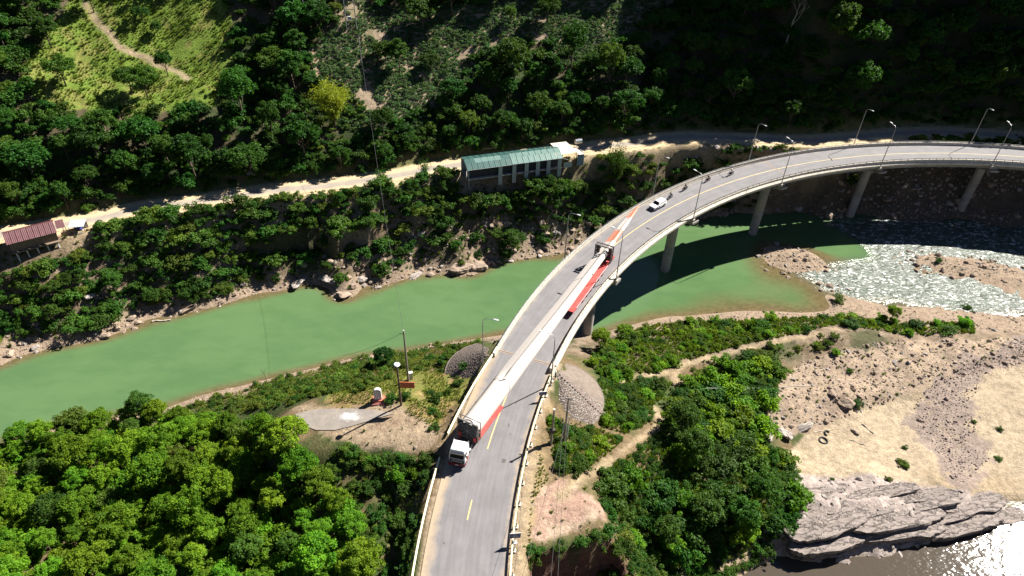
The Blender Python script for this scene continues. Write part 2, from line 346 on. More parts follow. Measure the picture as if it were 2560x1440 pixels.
    # unseen valley sides behind the drone and past the frame, added to cut skylight
    back = np.clip(-14-y, 0, None); z = z+np.where(d < 0, 95*(1-np.exp(-back*.55/95)), 0)
    side = np.clip(-230-x, 0, None)*np.where(np.abs(y-90) < 55, 0.0, 1)
    z = z+np.where(d < 0, 70*(1-np.exp(-side*.4/70)), 0)
    return z.reshape(shp)
_dp = [at(1003, 1460, -4.5), at(1000, 1440, -4.5), at(985, 1300, -4.3), at(960, 1225, -4), at(925, 1190, -4)]
LOTC = at(852, 1046, -2.4)
def DITCH(y): return np.interp(y, [p[1] for p in _dp], [p[0] for p in _dp], left=-1e3, right=-1e3)
def axis(a, b, step, lo, hi):
    core = np.arange(a, b+1e-6, step); l = []; r = []; s = step; p = a
    while p > lo: s *= 1.28; p -= s; l.append(p)
    s = step; p = b
    while p < hi: s *= 1.28; p += s; r.append(p)
    return np.r_[l[::-1], core, r]
GX = axis(-128, 172, .8, -900, 900); GY = axis(34, 252, .8, -700, 900)
_X, _Y = np.meshgrid(GX, GY); GZ = ground(_X, _Y)
def zt(x, y):
    x = np.asarray(x, float); y = np.asarray(y, float)
    i = np.clip(np.searchsorted(GX, x)-1, 0, len(GX)-2); j = np.clip(np.searchsorted(GY, y)-1, 0, len(GY)-2)
    fx = np.clip((x-GX[i])/(GX[i+1]-GX[i]), 0, 1); fy = np.clip((y-GY[j])/(GY[j+1]-GY[j]), 0, 1)
    return (GZ[j, i]*(1-fx)+GZ[j, i+1]*fx)*(1-fy)+(GZ[j+1, i]*(1-fx)+GZ[j+1, i+1]*fx)*fy
def hit(px, py):
    dx, dy, dz = ray(px, py); n = math.sqrt(dx*dx+dy*dy+dz*dz); dx, dy, dz = dx/n, dy/n, dz/n
    t = np.arange(40, 460, .5); g = CAM_H+dz*t-zt(dx*t, dy*t); i = np.argmax(g < 0)
    if g[i] >= 0: i = len(t)-1
    a, b = t[i]-.5, t[i]
    for _ in range(12):
        m = (a+b)/2
        if CAM_H+dz*m-float(zt(dx*m, dy*m)) < 0: b = m
        else: a = m
    return np.array([dx*b, dy*b, CAM_H+dz*b])
def hpoly(px): return [hit(p[0], p[1])[:2] for p in px]

# ------------------------------------------------------------------ what the ground is made of (base colours by area)
def paint():
    x, y, z = _X.ravel(), _Y.ravel(), GZ.ravel()
    n1 = fbm(x, y, 9, 4, 31); n2 = fbm(x, y, 2.5, 4, 32); n3 = fbm(x, y, 30, 3, 33)
    c = np.zeros((len(x), 3))
    def put(m, col):
        m = np.clip(m, 0, 1)[:, None]; c[:] = c*(1-m)+np.array(col)*m
    d, zr, rx = road_dist(x, y)
    c[:] = (.125, .09, .05)
    put(sstep(-.15, .2, n1), (.045, .06, .018))
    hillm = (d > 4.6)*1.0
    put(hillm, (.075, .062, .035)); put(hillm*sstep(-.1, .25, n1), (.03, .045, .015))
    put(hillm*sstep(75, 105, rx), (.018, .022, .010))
    def soft(px, wob=1.2, f=None):
        poly = f if f is not None else hpoly(px)
        return inside(x+n2*wob*2, y+n1*wob*2, poly)*1.0
    put(soft(MEADOW, 1.5), (.100, .150, .022)); put(soft(MEADOW, 1.5)*sstep(.05, .4, n2+n1*.6), (.15, .155, .040))
    put(soft(FIELD, 1.5), (.215, .165, .115)); put(soft(FIELD, 1.5)*sstep(.0, .3, n1), (.15, .125, .075))
    # far bank rock and earth
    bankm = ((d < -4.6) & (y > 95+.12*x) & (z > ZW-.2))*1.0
    put(bankm, (.12, .09, .058)); put(bankm*sstep(0, .25, n2), (.19, .145, .105)); put(bankm*sstep(.05, .3, n1), (.06, .06, .03))
    put(bankm*sstep(ZW+2.6, ZW+.6, z+n2*2), (.22, .165, .12))
    put(bankm*sstep(72, 84, x)*.75*(d > -24), (.06, .05, .042))  # bank colour darkened to paint in the shade under the bridge
    put(bankm*(d > -9)*sstep(-9, -5, d+n2*2), (.26, .20, .125))
    # near side
    near = ((d < -4.6) & (bankm < .5))*1.0
    put(near*sstep(ZW+2.2, ZW+.4, z+n2*1.5), (.27, .205, .14))
    put(soft(SANDY, 1.0), (.285, .228, .16)); put(soft(SANDY, 1.0)*sstep(.0, .35, n1)*.6, (.235, .178, .115)); put(soft(SANDY, 1.0)*sstep(.1, .35, n2)*.35, (.34, .275, .19))
    put(soft(RUBBLE, 1.5), (.23, .175, .13)); put(soft(RUBBLE, 1.5)*sstep(0, .3, n2)*.6, (.30, .23, .16))
    put(soft(PURPLE, 2.4)*.8*sstep(-.35, .1, n2+.3), (.185, .145, .13))
    put(soft(REDPAD, .9), (.25, .165, .125)); put(soft(REDPAD, .9)*sstep(-.1, .2, n2), (.30, .225, .165))
    put(soft(DIRTLOT, 1.0), (.25, .19, .13)); put(soft(DIRTLOT, 1.0)*sstep(.05, .3, n2)*.6, (.19, .135, .09))
    put(soft(LAWN, 1.2), (.12, .125, .03)); put(soft(LAWN, 1.2)*sstep(.02, .25, n2), (.19, .135, .06))
    put(soft(EARTHSTRIP, .7), (.21, .155, .085)); put(soft(EARTHSTRIP, .7)*sstep(0, .3, n1)*.7, (.11, .105, .04))
    put(inside(x, y, CLIFF)*1.0*(z > ZW-.5), (.30, .25, .225)); put(inside(x, y, CLIFF)*sstep(.05, .3, n2)*.7, (.21, .175, .165))
    put(inside(x, y, CUTBANK)*1.0, (.10, .058, .042))
    for px, w in PATHS:
        L = catmull([np.r_[hit(*p)[:2], 0] for p in px], .8); dm = np.full(len(x), 1e9)
        bb = (x > L[:, 0].min()-4) & (x < L[:, 0].max()+4) & (y > L[:, 1].min()-4) & (y < L[:, 1].max()+4)
        ii = np.where(bb)[0]
        for q in L: dm[ii] = np.minimum(dm[ii], np.hypot(x[ii]-q[0], y[ii]-q[1]))
        put(sstep(w+.5, w-.3, dm+n2*.8), (.255, .195, .125))
    # road shoulders
    o = np.hypot(x-CX, y-CY)-RR
    put(((np.abs(o) < 6.6) & (y < 84) & (x < 30))*1.0, (.24, .185, .125))
    put((np.abs(d) < 4.4)*1.0, (.42, .325, .20))
    put(sstep(3.6, 4.6, d)*sstep(6.2, 5.0, d+n2), (.10, .10, .04))
    put((z < ZW-.1)*1.0, (.12, .085, .045))
    put((z < ZW-.1)*sstep(ZW-.2, ZW-2, z), (.05, .06, .03))
    return c
MEADOW = [(185, -20), (560, -20), (590, 90), (585, 190), (530, 262), (400, 285), (250, 285), (110, 268), (45, 220), (90, 110)]
FIELD = [(850, -10), (1690, -10), (1615, 50), (1570, 100), (1540, 130), (1490, 138), (1330, 110), (1190, 140), (1130, 220), (1110, 270), (1000, 290), (900, 300), (830, 260), (790, 190), (780, 120), (840, 70)]
SANDY = [(1985, 1110), (2010, 1075), (2075, 1055), (2140, 1030), (2230, 1000), (2330, 945), (2450, 930), (2620, 860), (2620, 1260), (2480, 1262), (2400, 1252), (2300, 1225), (2150, 1210), (2010, 1205), (1980, 1160)]
RUBBLE = [(1940, 960), (2000, 905), (2120, 870), (2230, 850), (2380, 850), (2560, 845), (2620, 900), (2470, 925), (2330, 950), (2230, 1000), (2130, 1035), (2060, 1060), (1960, 1080), (1900, 1060)]
PURPLE = [(2285, 1010), (2330, 955), (2400, 915), (2480, 880), (2580, 840), (2660, 815), (2660, 880), (2560, 905), (2470, 945), (2425, 1000), (2440, 1070), (2480, 1140), (2430, 1190), (2400, 1215), (2365, 1180), (2320, 1125), (2290, 1060)]
REDPAD = [(1330, 1240), (1390, 1200), (1450, 1225), (1510, 1270), (1515, 1300), (1440, 1330), (1390, 1350), (1330, 1350), (1315, 1300)]
DIRTLOT = [(690, 1040), (760, 1018), (860, 1010), (940, 1010), (1000, 1025), (1060, 1060), (1105, 1085), (1110, 1125), (1060, 1135), (980, 1115), (900, 1110), (840, 1090), (790, 1075)]
LAWN = [(820, 975), (900, 960), (1000, 925), (1080, 925), (1140, 940), (1190, 930), (1160, 1000), (1120, 1075), (1060, 1055), (1000, 1022), (940, 1010), (830, 1008)]
EARTHSTRIP = [(1345, 1010), (1375, 1000), (1345, 1120), (1370, 1200), (1330, 1260), (1320, 1470), (1262, 1470), (1300, 1250), (1330, 1090)]
PATHS = [([(1690, 962), (1695, 925), (1730, 905), (1830, 880), (1900, 862), (1960, 850), (2040, 835), (2100, 825)], .7), ([(1545, 958), (1600, 940), (1660, 930), (1695, 918)], .5),
         ([(1640, 1020), (1648, 1060), (1600, 1095), (1540, 1140), (1480, 1180), (1430, 1215), (1400, 1240)], .5), ([(215, 12), (240, 50), (275, 85), (300, 118), (345, 137), (395, 160), (445, 180), (468, 198)], .75), ([(782, 125), (790, 160), (800, 195)], 1.0),
         ([(150, 575), (165, 600), (190, 610)], 1.6), ([(1305, 1440), (1310, 1330), (1320, 1230), (1335, 1150)], .55)]
def build_terrain():
    ny, nx = GZ.shape
    V = np.c_[_X.ravel(), _Y.ravel(), GZ.ravel()]
    a = (np.arange(ny-1)[:, None]*nx+np.arange(nx-1)[None, :]).ravel()
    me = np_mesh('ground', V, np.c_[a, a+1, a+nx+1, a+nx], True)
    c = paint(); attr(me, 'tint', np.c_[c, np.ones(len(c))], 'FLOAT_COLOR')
    m = bpy.data.materials.new('ground'); m.use_nodes = True; nt = m.node_tree; N = nt.nodes; L = nt.links; b = N['Principled BSDF']
    b.inputs['Roughness'].default_value = .95; b.inputs['Specular IOR Level'].default_value = .15
    A = N.new('ShaderNodeAttribute'); A.attribute_name = 'tint'; tc = N.new('ShaderNodeTexCoord')
    def noi(s, d, r=.65):
        n = N.new('ShaderNodeTexNoise'); n.inputs['Scale'].default_value = s; n.inputs['Detail'].default_value = d; n.inputs['Roughness'].default_value = r
        L.new(tc.outputs['Object'], n.inputs['Vector']); return n
    n1 = noi(.9, 8, .75); n2 = noi(5.0, 4)
    mr = N.new('ShaderNodeMapRange'); mr.inputs[1].default_value = .3; mr.inputs[2].default_value = .7; mr.inputs[3].default_value = .55; mr.inputs[4].default_value = 1.45; L.new(n1.outputs['Fac'], mr.inputs[0])
    m2 = N.new('ShaderNodeMapRange'); m2.inputs[1].default_value = .3; m2.inputs[2].default_value = .7; m2.inputs[3].default_value = .75; m2.inputs[4].default_value = 1.25; L.new(n2.outputs['Fac'], m2.inputs[0])
    mu = N.new('ShaderNodeMath'); mu.operation = 'MULTIPLY'; L.new(mr.outputs[0], mu.inputs[0]); L.new(m2.outputs[0], mu.inputs[1])
    vm = N.new('ShaderNodeVectorMath'); vm.operation = 'SCALE'; L.new(A.outputs['Color'], vm.inputs[0]); L.new(mu.outputs[0], vm.inputs['Scale'])
    L.new(vm.outputs[0], b.inputs['Base Color'])
    n3 = noi(2.2, 9, .7); bp = N.new('ShaderNodeBump'); bp.inputs['Strength'].default_value = .8; bp.inputs['Distance'].default_value = .35
    L.new(n3.outputs['Fac'], bp.inputs['Height']); L.new(bp.outputs[0], b.inputs['Normal'])
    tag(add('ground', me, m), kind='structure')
build_terrain()

# ------------------------------------------------------------------ the river
RAPID = [(2060, 545), (2250, 545), (2450, 550), (2700, 560), (2700, 810), (2480, 790), (2300, 772), (2160, 758), (2080, 742), (2020, 712), (1985, 690), (1960, 676), (2060, 668), (2130, 655), (2185, 645), (2175, 625)]
def build_river():
    xs = axis(-130, 180, 1.0, -300, 420); ys = axis(30, 165, 1.0, 10, 190); X, Y = np.meshgrid(xs, ys); Z = zt(X, Y)
    ny, nx = X.shape; a = (np.arange(ny-1)[:, None]*nx+np.arange(nx-1)[None, :]).ravel()
    q = np.c_[a, a+1, a+nx+1, a+nx]; zq = Z.ravel()[q].min(1); q = q[zq < ZW+.15]
    xf, yf = X.ravel(), Y.ravel(); w = fbm(xf, yf, 14, 3, 41)
    rp = np.array(world_poly(RAPID, ZW)); rap = np.zeros(len(xf))
    for s in (-2.5, -1.2, 0, 1.2, 2.5):
        for t in (-2.0, 0, 2.0): rap += inside(xf+s+w*5, yf+t+w*3, rp)/15.0
    low = world_poly([(1850, 1385), (2230, 1370), (2440, 1310), (2700, 1210), (2700, 1700), (1850, 1700)], ZW); lowm = inside(xf, yf, low)*1.0
    zz = np.full(len(xf), ZW)+rap*(fbm(xf, yf, 2.3, 3, 43)*.35)
    me = np_mesh('river', np.c_[xf, yf, zz], q, True)
    dep = np.clip(ZW-Z.ravel()+w*.35, 0, None); attr(me, 'depth', dep); attr(me, 'rapid', rap); attr(me, 'silt', lowm)
    m = bpy.data.materials.new('river_water'); m.use_nodes = True; nt = m.node_tree; N = nt.nodes; L = nt.links; b = N['Principled BSDF']
    def A(n): a_ = N.new('ShaderNodeAttribute'); a_.attribute_name = n; return a_.outputs['Fac']
    tc = N.new('ShaderNodeTexCoord'); mp = N.new('ShaderNodeMapping'); mp.inputs['Rotation'].default_value = (0, 0, math.radians(-18)); mp.inputs['Scale'].default_value = (1, 1.9, 1); L.new(tc.outputs['Object'], mp.inputs['Vector'])
    def noi(s, d, r=.6, src=None):
        n = N.new('ShaderNodeTexNoise'); n.inputs['Scale'].default_value = s; n.inputs['Detail'].default_value = d; n.inputs['Roughness'].default_value = r
        L.new((src or mp).outputs[0], n.inputs['Vector']); return n.outputs['Fac']
    def rng(i, a0, a1, b0=0., b1=1.):
        r = N.new('ShaderNodeMapRange'); r.interpolation_type = 'SMOOTHSTEP'; r.inputs[1].default_value = a0; r.inputs[2].default_value = a1; r.inputs[3].default_value = b0; r.inputs[4].default_value = b1; L.new(i, r.inputs[0]); return r.outputs[0]
    def mixc(f, a_, b_):
        x = N.new('ShaderNodeMix'); x.data_type = 'RGBA'
        for i, v in ((6, a_), (7, b_)):
            if isinstance(v, tuple): x.inputs[i].default_value = (*v, 1)
            else: L.new(v, x.inputs[i])
        L.new(f, x.inputs[0]); return x.outputs[2]
    def math_(op, a_, b_):
        x = N.new('ShaderNodeMath'); x.operation = op
        for i, v in ((0, a_), (1, b_)):
            if isinstance(v, (int, float)): x.inputs[i].default_value = v
            else: L.new(v, x.inputs[i])
        return x.outputs[0]
    green = mixc(rng(math_('ADD', math_('MULTIPLY', noi(.045, 4), .65), math_('MULTIPLY', noi(.22, 4), .35)), .36, .62), (.060, .114, .046), (.076, .133, .055))
    shallow = mixc(rng(noi(.8, 4), .35, .65), (.080, .064, .030), (.115, .088, .046))
    body = mixc(rng(A('depth'), .05, 1.1), shallow, green)
    body = mixc(A('silt'), body, (.060, .049, .038))
    foam_glitter_noise = noi(.95, 4, .6)
    foam_glitter = math_('MULTIPLY', rng(A('rapid'), .25, .85), rng(foam_glitter_noise, .54, .66))
    body = mixc(A('rapid'), body, (.06, .078, .060))  # darker body colour, also standing in for shade on the far water
    body = mixc(foam_glitter, body, (.60, .61, .60))  # whitewater streaks, with sun glitter also painted into their colour
    L.new(body, b.inputs['Base Color'])
    b.inputs['IOR'].default_value = 1.33; b.inputs['Specular IOR Level'].default_value = .5
    rr = math_('MAXIMUM', A('rapid'), math_('MULTIPLY', A('silt'), .08))
    L.new(rng(rr, 0, 1, .05, .31), b.inputs['Roughness'])
    hgt = math_('ADD', noi(.85, 4, .55), math_('MULTIPLY', noi(.28, 3), 1.0))
    bp = N.new('ShaderNodeBump'); bp.inputs['Distance'].default_value = .55
    L.new(rng(rr, 0, 1, .022, 1.0), bp.inputs['Strength']); L.new(hgt, bp.inputs['Height']); b2 = N.new('ShaderNodeBump'); b2.inputs['Distance'].default_value = .35; L.new(math_('MULTIPLY', A('silt'), .13), b2.inputs['Strength']); L.new(noi(.9, 1.5, .5, tc if False else None), b2.inputs['Height']); L.new(bp.outputs[0], b2.inputs['Normal']); L.new(b2.outputs[0], b.inputs['Normal'])
    tag(add('river', me, m), kind='structure')
build_river()
# ------------------------------------------------------------------ materials for built things
M_CONC = mat('concrete', (.36, .33, .29), .85, var=.12, scale=1.2, bump=.25, bscale=9, dirt=(.17, .15, .13), dirt_amt=.6, dscale=.5)
M_CONC2 = mat('pier_concrete', (.25, .235, .22), .85, var=.15, scale=.8, bump=.25, bscale=6, dirt=(.11, .10, .09), dirt_amt=.7, dscale=.35)
M_PARA = mat('parapet_concrete', (.46, .42, .355), .8, var=.1, scale=1.5, bump=.2, bscale=12, dirt=(.20, .17, .14), dirt_amt=.55, dscale=.9)
M_CREAM = mat('cream_paint', (.62, .56, .36), .5, var=.08, scale=3)
M_GALV = mat('galvanised_steel', (.30, .30, .31), .45, .55, var=.1)
M_DARK = mat('dark_steel', (.055, .05, .048), .55, .3, var=.2)
M_WHITE = mat('white_paint', (.78, .78, .76), .28, var=.03)
M_BLADE = mat('blade_gelcoat', (.50, .455, .42), .38, var=.02, scale=.3, spec=.5)
M_ORANGE = mat('orange_band_paint', (.50, .205, .135), .35, var=.05, scale=.6)
M_RED = mat('red_paint', (.44, .055, .05), .45, var=.12, scale=1.5, dirt=(.30, .16, .13), dirt_amt=.35)
M_RUBBER = mat('rubber', (.022, .022, .022), .85, var=.2)
M_GLASS = mat('dark_glass', (.005, .006, .007), .2, var=0, spec=.08)
M_BLACK = mat('black_plastic', (.02, .02, .02), .5, var=.1)
M_BLUE = mat('blue_sign_paint', (.010, .022, .15), .4, var=.08)
M_LETTER = mat('white_lettering', (.72, .73, .76), .5, var=.03)
M_YEL = mat('yellow_line_paint', (.50, .385, .16), .7, var=.15, scale=4, dirt=(.25, .19, .11), dirt_amt=.5, dscale=2)
M_LAMPGLASS = mat('lamp_lens', (.55, .56, .56), .2, var=.05)

# ------------------------------------------------------------------ carriageway: approach (structure) and bridge deck sheet
def road_mat(name, base, sand, edge0, edge1):
    m = bpy.data.materials.new(name); m.use_nodes = True; nt = m.node_tree; N = nt.nodes; L = nt.links; b = N['Principled BSDF']
    A = N.new('ShaderNodeAttribute'); A.attribute_name = 'across'; B = N.new('ShaderNodeAttribute'); B.attribute_name = 'along'
    tc = N.new('ShaderNodeTexCoord')
    cx = N.new('ShaderNodeCombineXYZ'); L.new(A.outputs['Fac'], cx.inputs[0])
    sc_ = N.new('ShaderNodeMath'); sc_.operation = 'MULTIPLY'; sc_.inputs[1].default_value = .045; L.new(B.outputs['Fac'], sc_.inputs[0]); L.new(sc_.outputs[0], cx.inputs[1])
    def noi(s, d, src, r=.65):
        n = N.new('ShaderNodeTexNoise'); n.inputs['Scale'].default_value = s; n.inputs['Detail'].default_value = d; n.inputs['Roughness'].default_value = r; L.new(src, n.inputs['Vector']); return n.outputs['Fac']
    def rng(i, a0, a1, b0=0., b1=1.):
        r = N.new('ShaderNodeMapRange'); r.inputs[1].default_value = a0; r.inputs[2].default_value = a1; r.inputs[3].default_value = b0; r.inputs[4].default_value = b1; L.new(i, r.inputs[0]); return r.outputs[0]
    def mth(op, a, b2=None):
        x = N.new('ShaderNodeMath'); x.operation = op
        for i, v in ((0, a), (1, b2)):
            if v is None: continue
            if isinstance(v, (int, float)): x.inputs[i].default_value = v
            else: L.new(v, x.inputs[i])
        return x.outputs[0]
    streak = noi(1.6, 5, cx.outputs[0]); patch = noi(.35, 6, tc.outputs['Object']); grain = noi(9, 3, tc.outputs['Object'], .8)
    v = mth('MULTIPLY', rng(streak, .3, .7, .86, 1.14), rng(patch, .3, .7, .88, 1.12)); v = mth('MULTIPLY', v, rng(grain, .3, .7, .92, 1.08))
    vm = N.new('ShaderNodeVectorMath'); vm.operation = 'SCALE'; vm.inputs[0].default_value = base; L.new(v, vm.inputs['Scale'])
    e = mth('ADD', mth('ABSOLUTE', A.outputs['Fac']), rng(patch, .3, .7, -.5, .5))
    f = rng(e, edge0, edge1)
    mx = N.new('ShaderNodeMix'); mx.data_type = 'RGBA'; L.new(f, mx.inputs[0]); L.new(vm.outputs[0], mx.inputs[6]); mx.inputs[7].default_value = (*sand, 1)
    L.new(mx.outputs[2], b.inputs['Base Color']); b.inputs['Roughness'].default_value = .85; b.inputs['Specular IOR Level'].default_value = .25
    bp = N.new('ShaderNodeBump'); bp.inputs['Strength'].default_value = .25; bp.inputs['Distance'].default_value = .02; L.new(grain, bp.inputs['Height']); L.new(bp.outputs[0], b.inputs['Normal'])
    return m
def arc_sheet(name, k0, k1, offs, z, m, parent=None, kind=None, zf=None, dk=.03):
    n = max(2, int((k1-k0)/dk)); V = []; ac = []; al = []
    for i in range(n+1):
        k = k0+(k1-k0)*i/n
        for o in offs:
            p = arc(k, o, z if zf is None else zf(k, o)); V.append(p); ac.append(o); al.append(k*34)
    w = len(offs); a = (np.arange(n)[:, None]*w+np.arange(w-1)[None, :]).ravel()
    me = np_mesh(name, V, np.c_[a, a+1, a+w+1, a+w][:, ::-1], True); attr(me, 'across', ac); attr(me, 'along', al)
    o = add(name, me, m, parent)
    if kind: tag(o, kind=kind)
    return o
K_J1, K_J2 = .09, 3.12
M_ASPH = road_mat('asphalt', (.146, .139, .144), (.30, .235, .165), 4.3, 5.5)
M_ASPH2 = road_mat('bridge_asphalt', (.150, .144, .150), (.27, .225, .17), 4.3, 5.8)
arc_sheet('approach_road', -4.4, K_J1-.009, [-5.15, -4, -2, 0, 2, 4, 5.2, 5.9], 0.0, M_ASPH, kind='structure')
# country road on the far bank: worn strip of tarmac between sandy verges
def far_road():
    V = []; ac = []; al = []; s = 0; sel = [p for p in ROADLINE if -260 < p[0] < 260]; offs = [-2.6, -1.4, 0, 1.4, 2.6]
    for i, p in enumerate(sel):
        t = sel[min(i+1, len(sel)-1)]-sel[max(i-1, 0)]; n = np.array([-t[1], t[0]])/math.hypot(t[0], t[1])
        for o in offs: V.append((p[0]+n[0]*o, p[1]+n[1]*o, p[2]-.02)); ac.append(o); al.append(s)
        s += 3
    w = len(offs); a = (np.arange(len(sel)-1)[:, None]*w+np.arange(w-1)[None, :]).ravel()
    me = np_mesh('country_road', V, np.c_[a, a+1, a+w+1, a+w][:, ::-1], True); attr(me, 'across', ac); attr(me, 'along', al)
    tag(add('country_road', me, road_mat('worn_tarmac', (.25, .215, .18), (.42, .325, .20), .6, 2.3)), kind='structure')
far_road()
pad_px = [(738, 1036), (790, 1024), (870, 1022), (940, 1026), (985, 1034), (940, 1048), (880, 1066), (838, 1076), (790, 1076), (752, 1062)]
def pad():
    mb = MB(); P = [hit(*p) for p in pad_px]; zc = np.mean([p[2] for p in P]); c = np.mean(P, 0)
    P = [Vector(p) for p in P]
    V = [(c[0], c[1], float(zt(c[0], c[1]))+.12)]; F = []
    rings = 5
    for r in range(1, rings+1):
        for p in P:
            x = c[0]+(p.x-c[0])*r/rings; y = c[1]+(p.y-c[1])*r/rings; V.append((x, y, float(zt(x, y))+.12))
    n = len(P); F = [(0, 1+j, 1+(j+1) % n) for j in range(n)]
    for r in range(rings-1):
        for j in range(n):
            a = 1+r*n+j; b = 1+r*n+(j+1) % n; F.append((a, a+n, b+n, b))
    me = bpy.data.meshes.new('parking_pad'); me.from_pydata(V, [], F); me.update()
    m = mat('pad_concrete', (.19, .168, .15), .9, var=.16, scale=.6, bump=.2, dirt=(.34, .28, .21), dirt_amt=.5, dscale=.35)
    N = m.node_tree.nodes; L = m.node_tree.links; b = N['Principled BSDF']; src = b.inputs['Base Color'].links[0].from_socket; q = hit(872, 1043)   # spilt lime, dry and white
    tc = N.new('ShaderNodeTexCoord'); mp = N.new('ShaderNodeMapping'); mp.vector_type = 'POINT'; mp.inputs['Location'].default_value = (-q[0]/3.2, -q[1]/1.5, 0); mp.inputs['Scale'].default_value = (1/3.2, 1/1.5, 0)
    ln = N.new('ShaderNodeVectorMath'); ln.operation = 'LENGTH'; nz = N.new('ShaderNodeTexNoise'); nz.inputs['Scale'].default_value = 1.1; nz.inputs['Detail'].default_value = 8; nz.inputs['Roughness'].default_value = .7
    L.new(tc.outputs['Object'], mp.inputs['Vector']); L.new(mp.outputs[0], ln.inputs[0]); L.new(tc.outputs['Object'], nz.inputs['Vector'])
    ad = N.new('ShaderNodeMath'); ad.operation = 'MULTIPLY_ADD'; ad.inputs[1].default_value = 2.2; L.new(nz.outputs['Fac'], ad.inputs[0]); L.new(ln.outputs['Value'], ad.inputs[2])
    mr = N.new('ShaderNodeMapRange'); mr.inputs[1].default_value = 1.85; mr.inputs[2].default_value = 1.35; L.new(ad.outputs[0], mr.inputs[0])
    mx = N.new('ShaderNodeMix'); mx.data_type = 'RGBA'; mx.inputs[7].default_value = (.40, .39, .38, 1); L.new(mr.outputs[0], mx.inputs[0]); L.new(src, mx.inputs[6]); L.new(mx.outputs[2], b.inputs['Base Color'])
    tag(add('parking_pad', me, m), kind='structure')
pad()
# yellow markings
def marking(k0, k1, o0, o1=None):
    o1 = o0 if o1 is None else o1
    return arc_sheet('lane_line', k0, k1, [-.09, .09], .006, M_YEL, kind='structure', dk=.015) if False else _mark(k0, k1, o0, o1)
def _mark(k0, k1, o0, o1):
    n = max(2, int((k1-k0)/.02)); V = []
    for i in range(n+1):
        t = i/n; k = k0+(k1-k0)*t; o = o0+(o1-o0)*t
        V += [arc(k, o-.09, .012), arc(k, o+.09, .012)]
    me = np_mesh('lane_line', V, [(2*i+1, 2*i, 2*i+2, 2*i+3) for i in range(n)][::1])
    return tag(add('lane_line', me, M_YEL), kind='structure')
_mark(-.895, -.80, .95, .82); _mark(-1.45, -1.35, 1.2, 1.15); _mark(-.53, -.12, .36, .12); _mark(.12, 7.6, .05, -.05)

def tar(px, rx, ry, seed):
    q = at(px[0], px[1], 0); rg = random.Random(seed); n = 18; ring = []
    for i in range(n): a = 2*math.pi*i/n; r = rg.uniform(.55, 1.1); ring.append((q[0]+rx*r*math.cos(a), q[1]+ry*r*math.sin(a), .010))
    mb = MB(); mb.v = ring+[(q[0], q[1], .010)]; mb.f = [(i, (i+1) % n, n) for i in range(n)]; tag(mb.build('tar_patch', mat('tar', (.075, .07, .07), .8, var=.3, scale=4)), kind='structure')
tar((1259, 1152), .42, .5, 1); tar((1272, 1063), .14, .5, 2); tar((1276, 1085), .12, .2, 3); tar((1110, 1358), .15, .2, 4); tar((1290, 1008), .10, .3, 5)

# ------------------------------------------------------------------ the bridge
BR = thing('bridge', 'long curved concrete road bridge on round piers across the green river', 'bridge', tuple(arc(.09, 0)))
BO = tuple(arc(.09, 0))
def arc_ribbon(profile, k0, k1, dk=.04, zoff=0.0):
    n = max(1, int(round((k1-k0)/dk))); mb = MB()
    mb.rings([[tuple(arc(k0+(k1-k0)*i/n, o, z+zoff)) for o, z in profile] for i in range(n+1)]); return mb
KE = 7.6
o = arc_sheet('road_surface', K_J1+.006, KE, [-4.9, -4, -2, 0, 2, 4, 4.9], 0.0, M_ASPH2, BR); o.data.transform(Matrix.Translation(-Vector(BO)))
arc_ribbon([(-5.9, -.5), (5.9, -.5), (5.9, -.07), (-5.9, -.07)], K_J1, KE).build('deck_slab', M_CONC, BR, origin=BO)
for g in (-4.3, -2.15, 0, 2.15, 4.3):
    arc_ribbon([(g-.35, -1.9), (g+.35, -1.9), (g+.45, -.5), (g-.45, -.5)], K_J1, KE, .06).build('girder', M_CONC2, BR, origin=BO)
# parapet panels, 2.2 m each, and the steel rail on top of them
STEP = 2.2/34
n_p = int((KE-K_J1)/STEP)
for s in (1, -1):
    pr = [(5.0, -.02), (5.0, .12), (5.08, .28), (5.12, .78), (5.42, .78), (5.46, .3), (5.95, -.12), (5.95, -.62), (5.88, -.62), (5.88, -.06)]
    pr = [(s*a, b) for a, b in pr]; pr = pr if s > 0 else pr[::-1]
    kmax = KE if s > 0 else KE
    for i in range(n_p):
        k = K_J1+i*STEP
        if k > 6.7: break
        arc_ribbon(pr, k+.0006, k+STEP-.0006, STEP/2).build('parapet_panel', M_PARA, BR, origin=tuple(BO))
    mb = MB(); pts = [tuple(arc(K_J1+i*STEP/2, s*5.27, 1.12)) for i in range(int(6.6/STEP*2))]
    mb.tube(pts, .055, 6)
    mb.tube([(p[0], p[1], .95) for p in pts], .03, 5)
    for i in range(int(6.6/STEP)):
        p = arc(K_J1+(i+.5)*STEP, s*5.27, .93); mb.box(p, (.09, .09, .36), rz=TH0-DTH*(K_J1+i*STEP))
    mb.build('handrail', M_DARK if s < 0 else M_GALV, BR, origin=BO)
# expansion joints
for k in (K_J1, K_J2):
    arc_ribbon([(-4.9, -.05), (4.9, -.05), (4.9, .014), (-4.9, .014)], k-.0085, k+.0085, .1).build('expansion_joint', mat('joint_concrete', (.24, .19, .155), .9, var=.15, scale=3), BR, origin=BO)
    arc_ribbon([(-4.88, .0), (4.88, .0), (4.88, .019), (-4.88, .019)], k-.0022, k+.0022, .1).build('joint_seal', mat('joint_rubber', (.06, .045, .035), .8), BR, origin=BO)
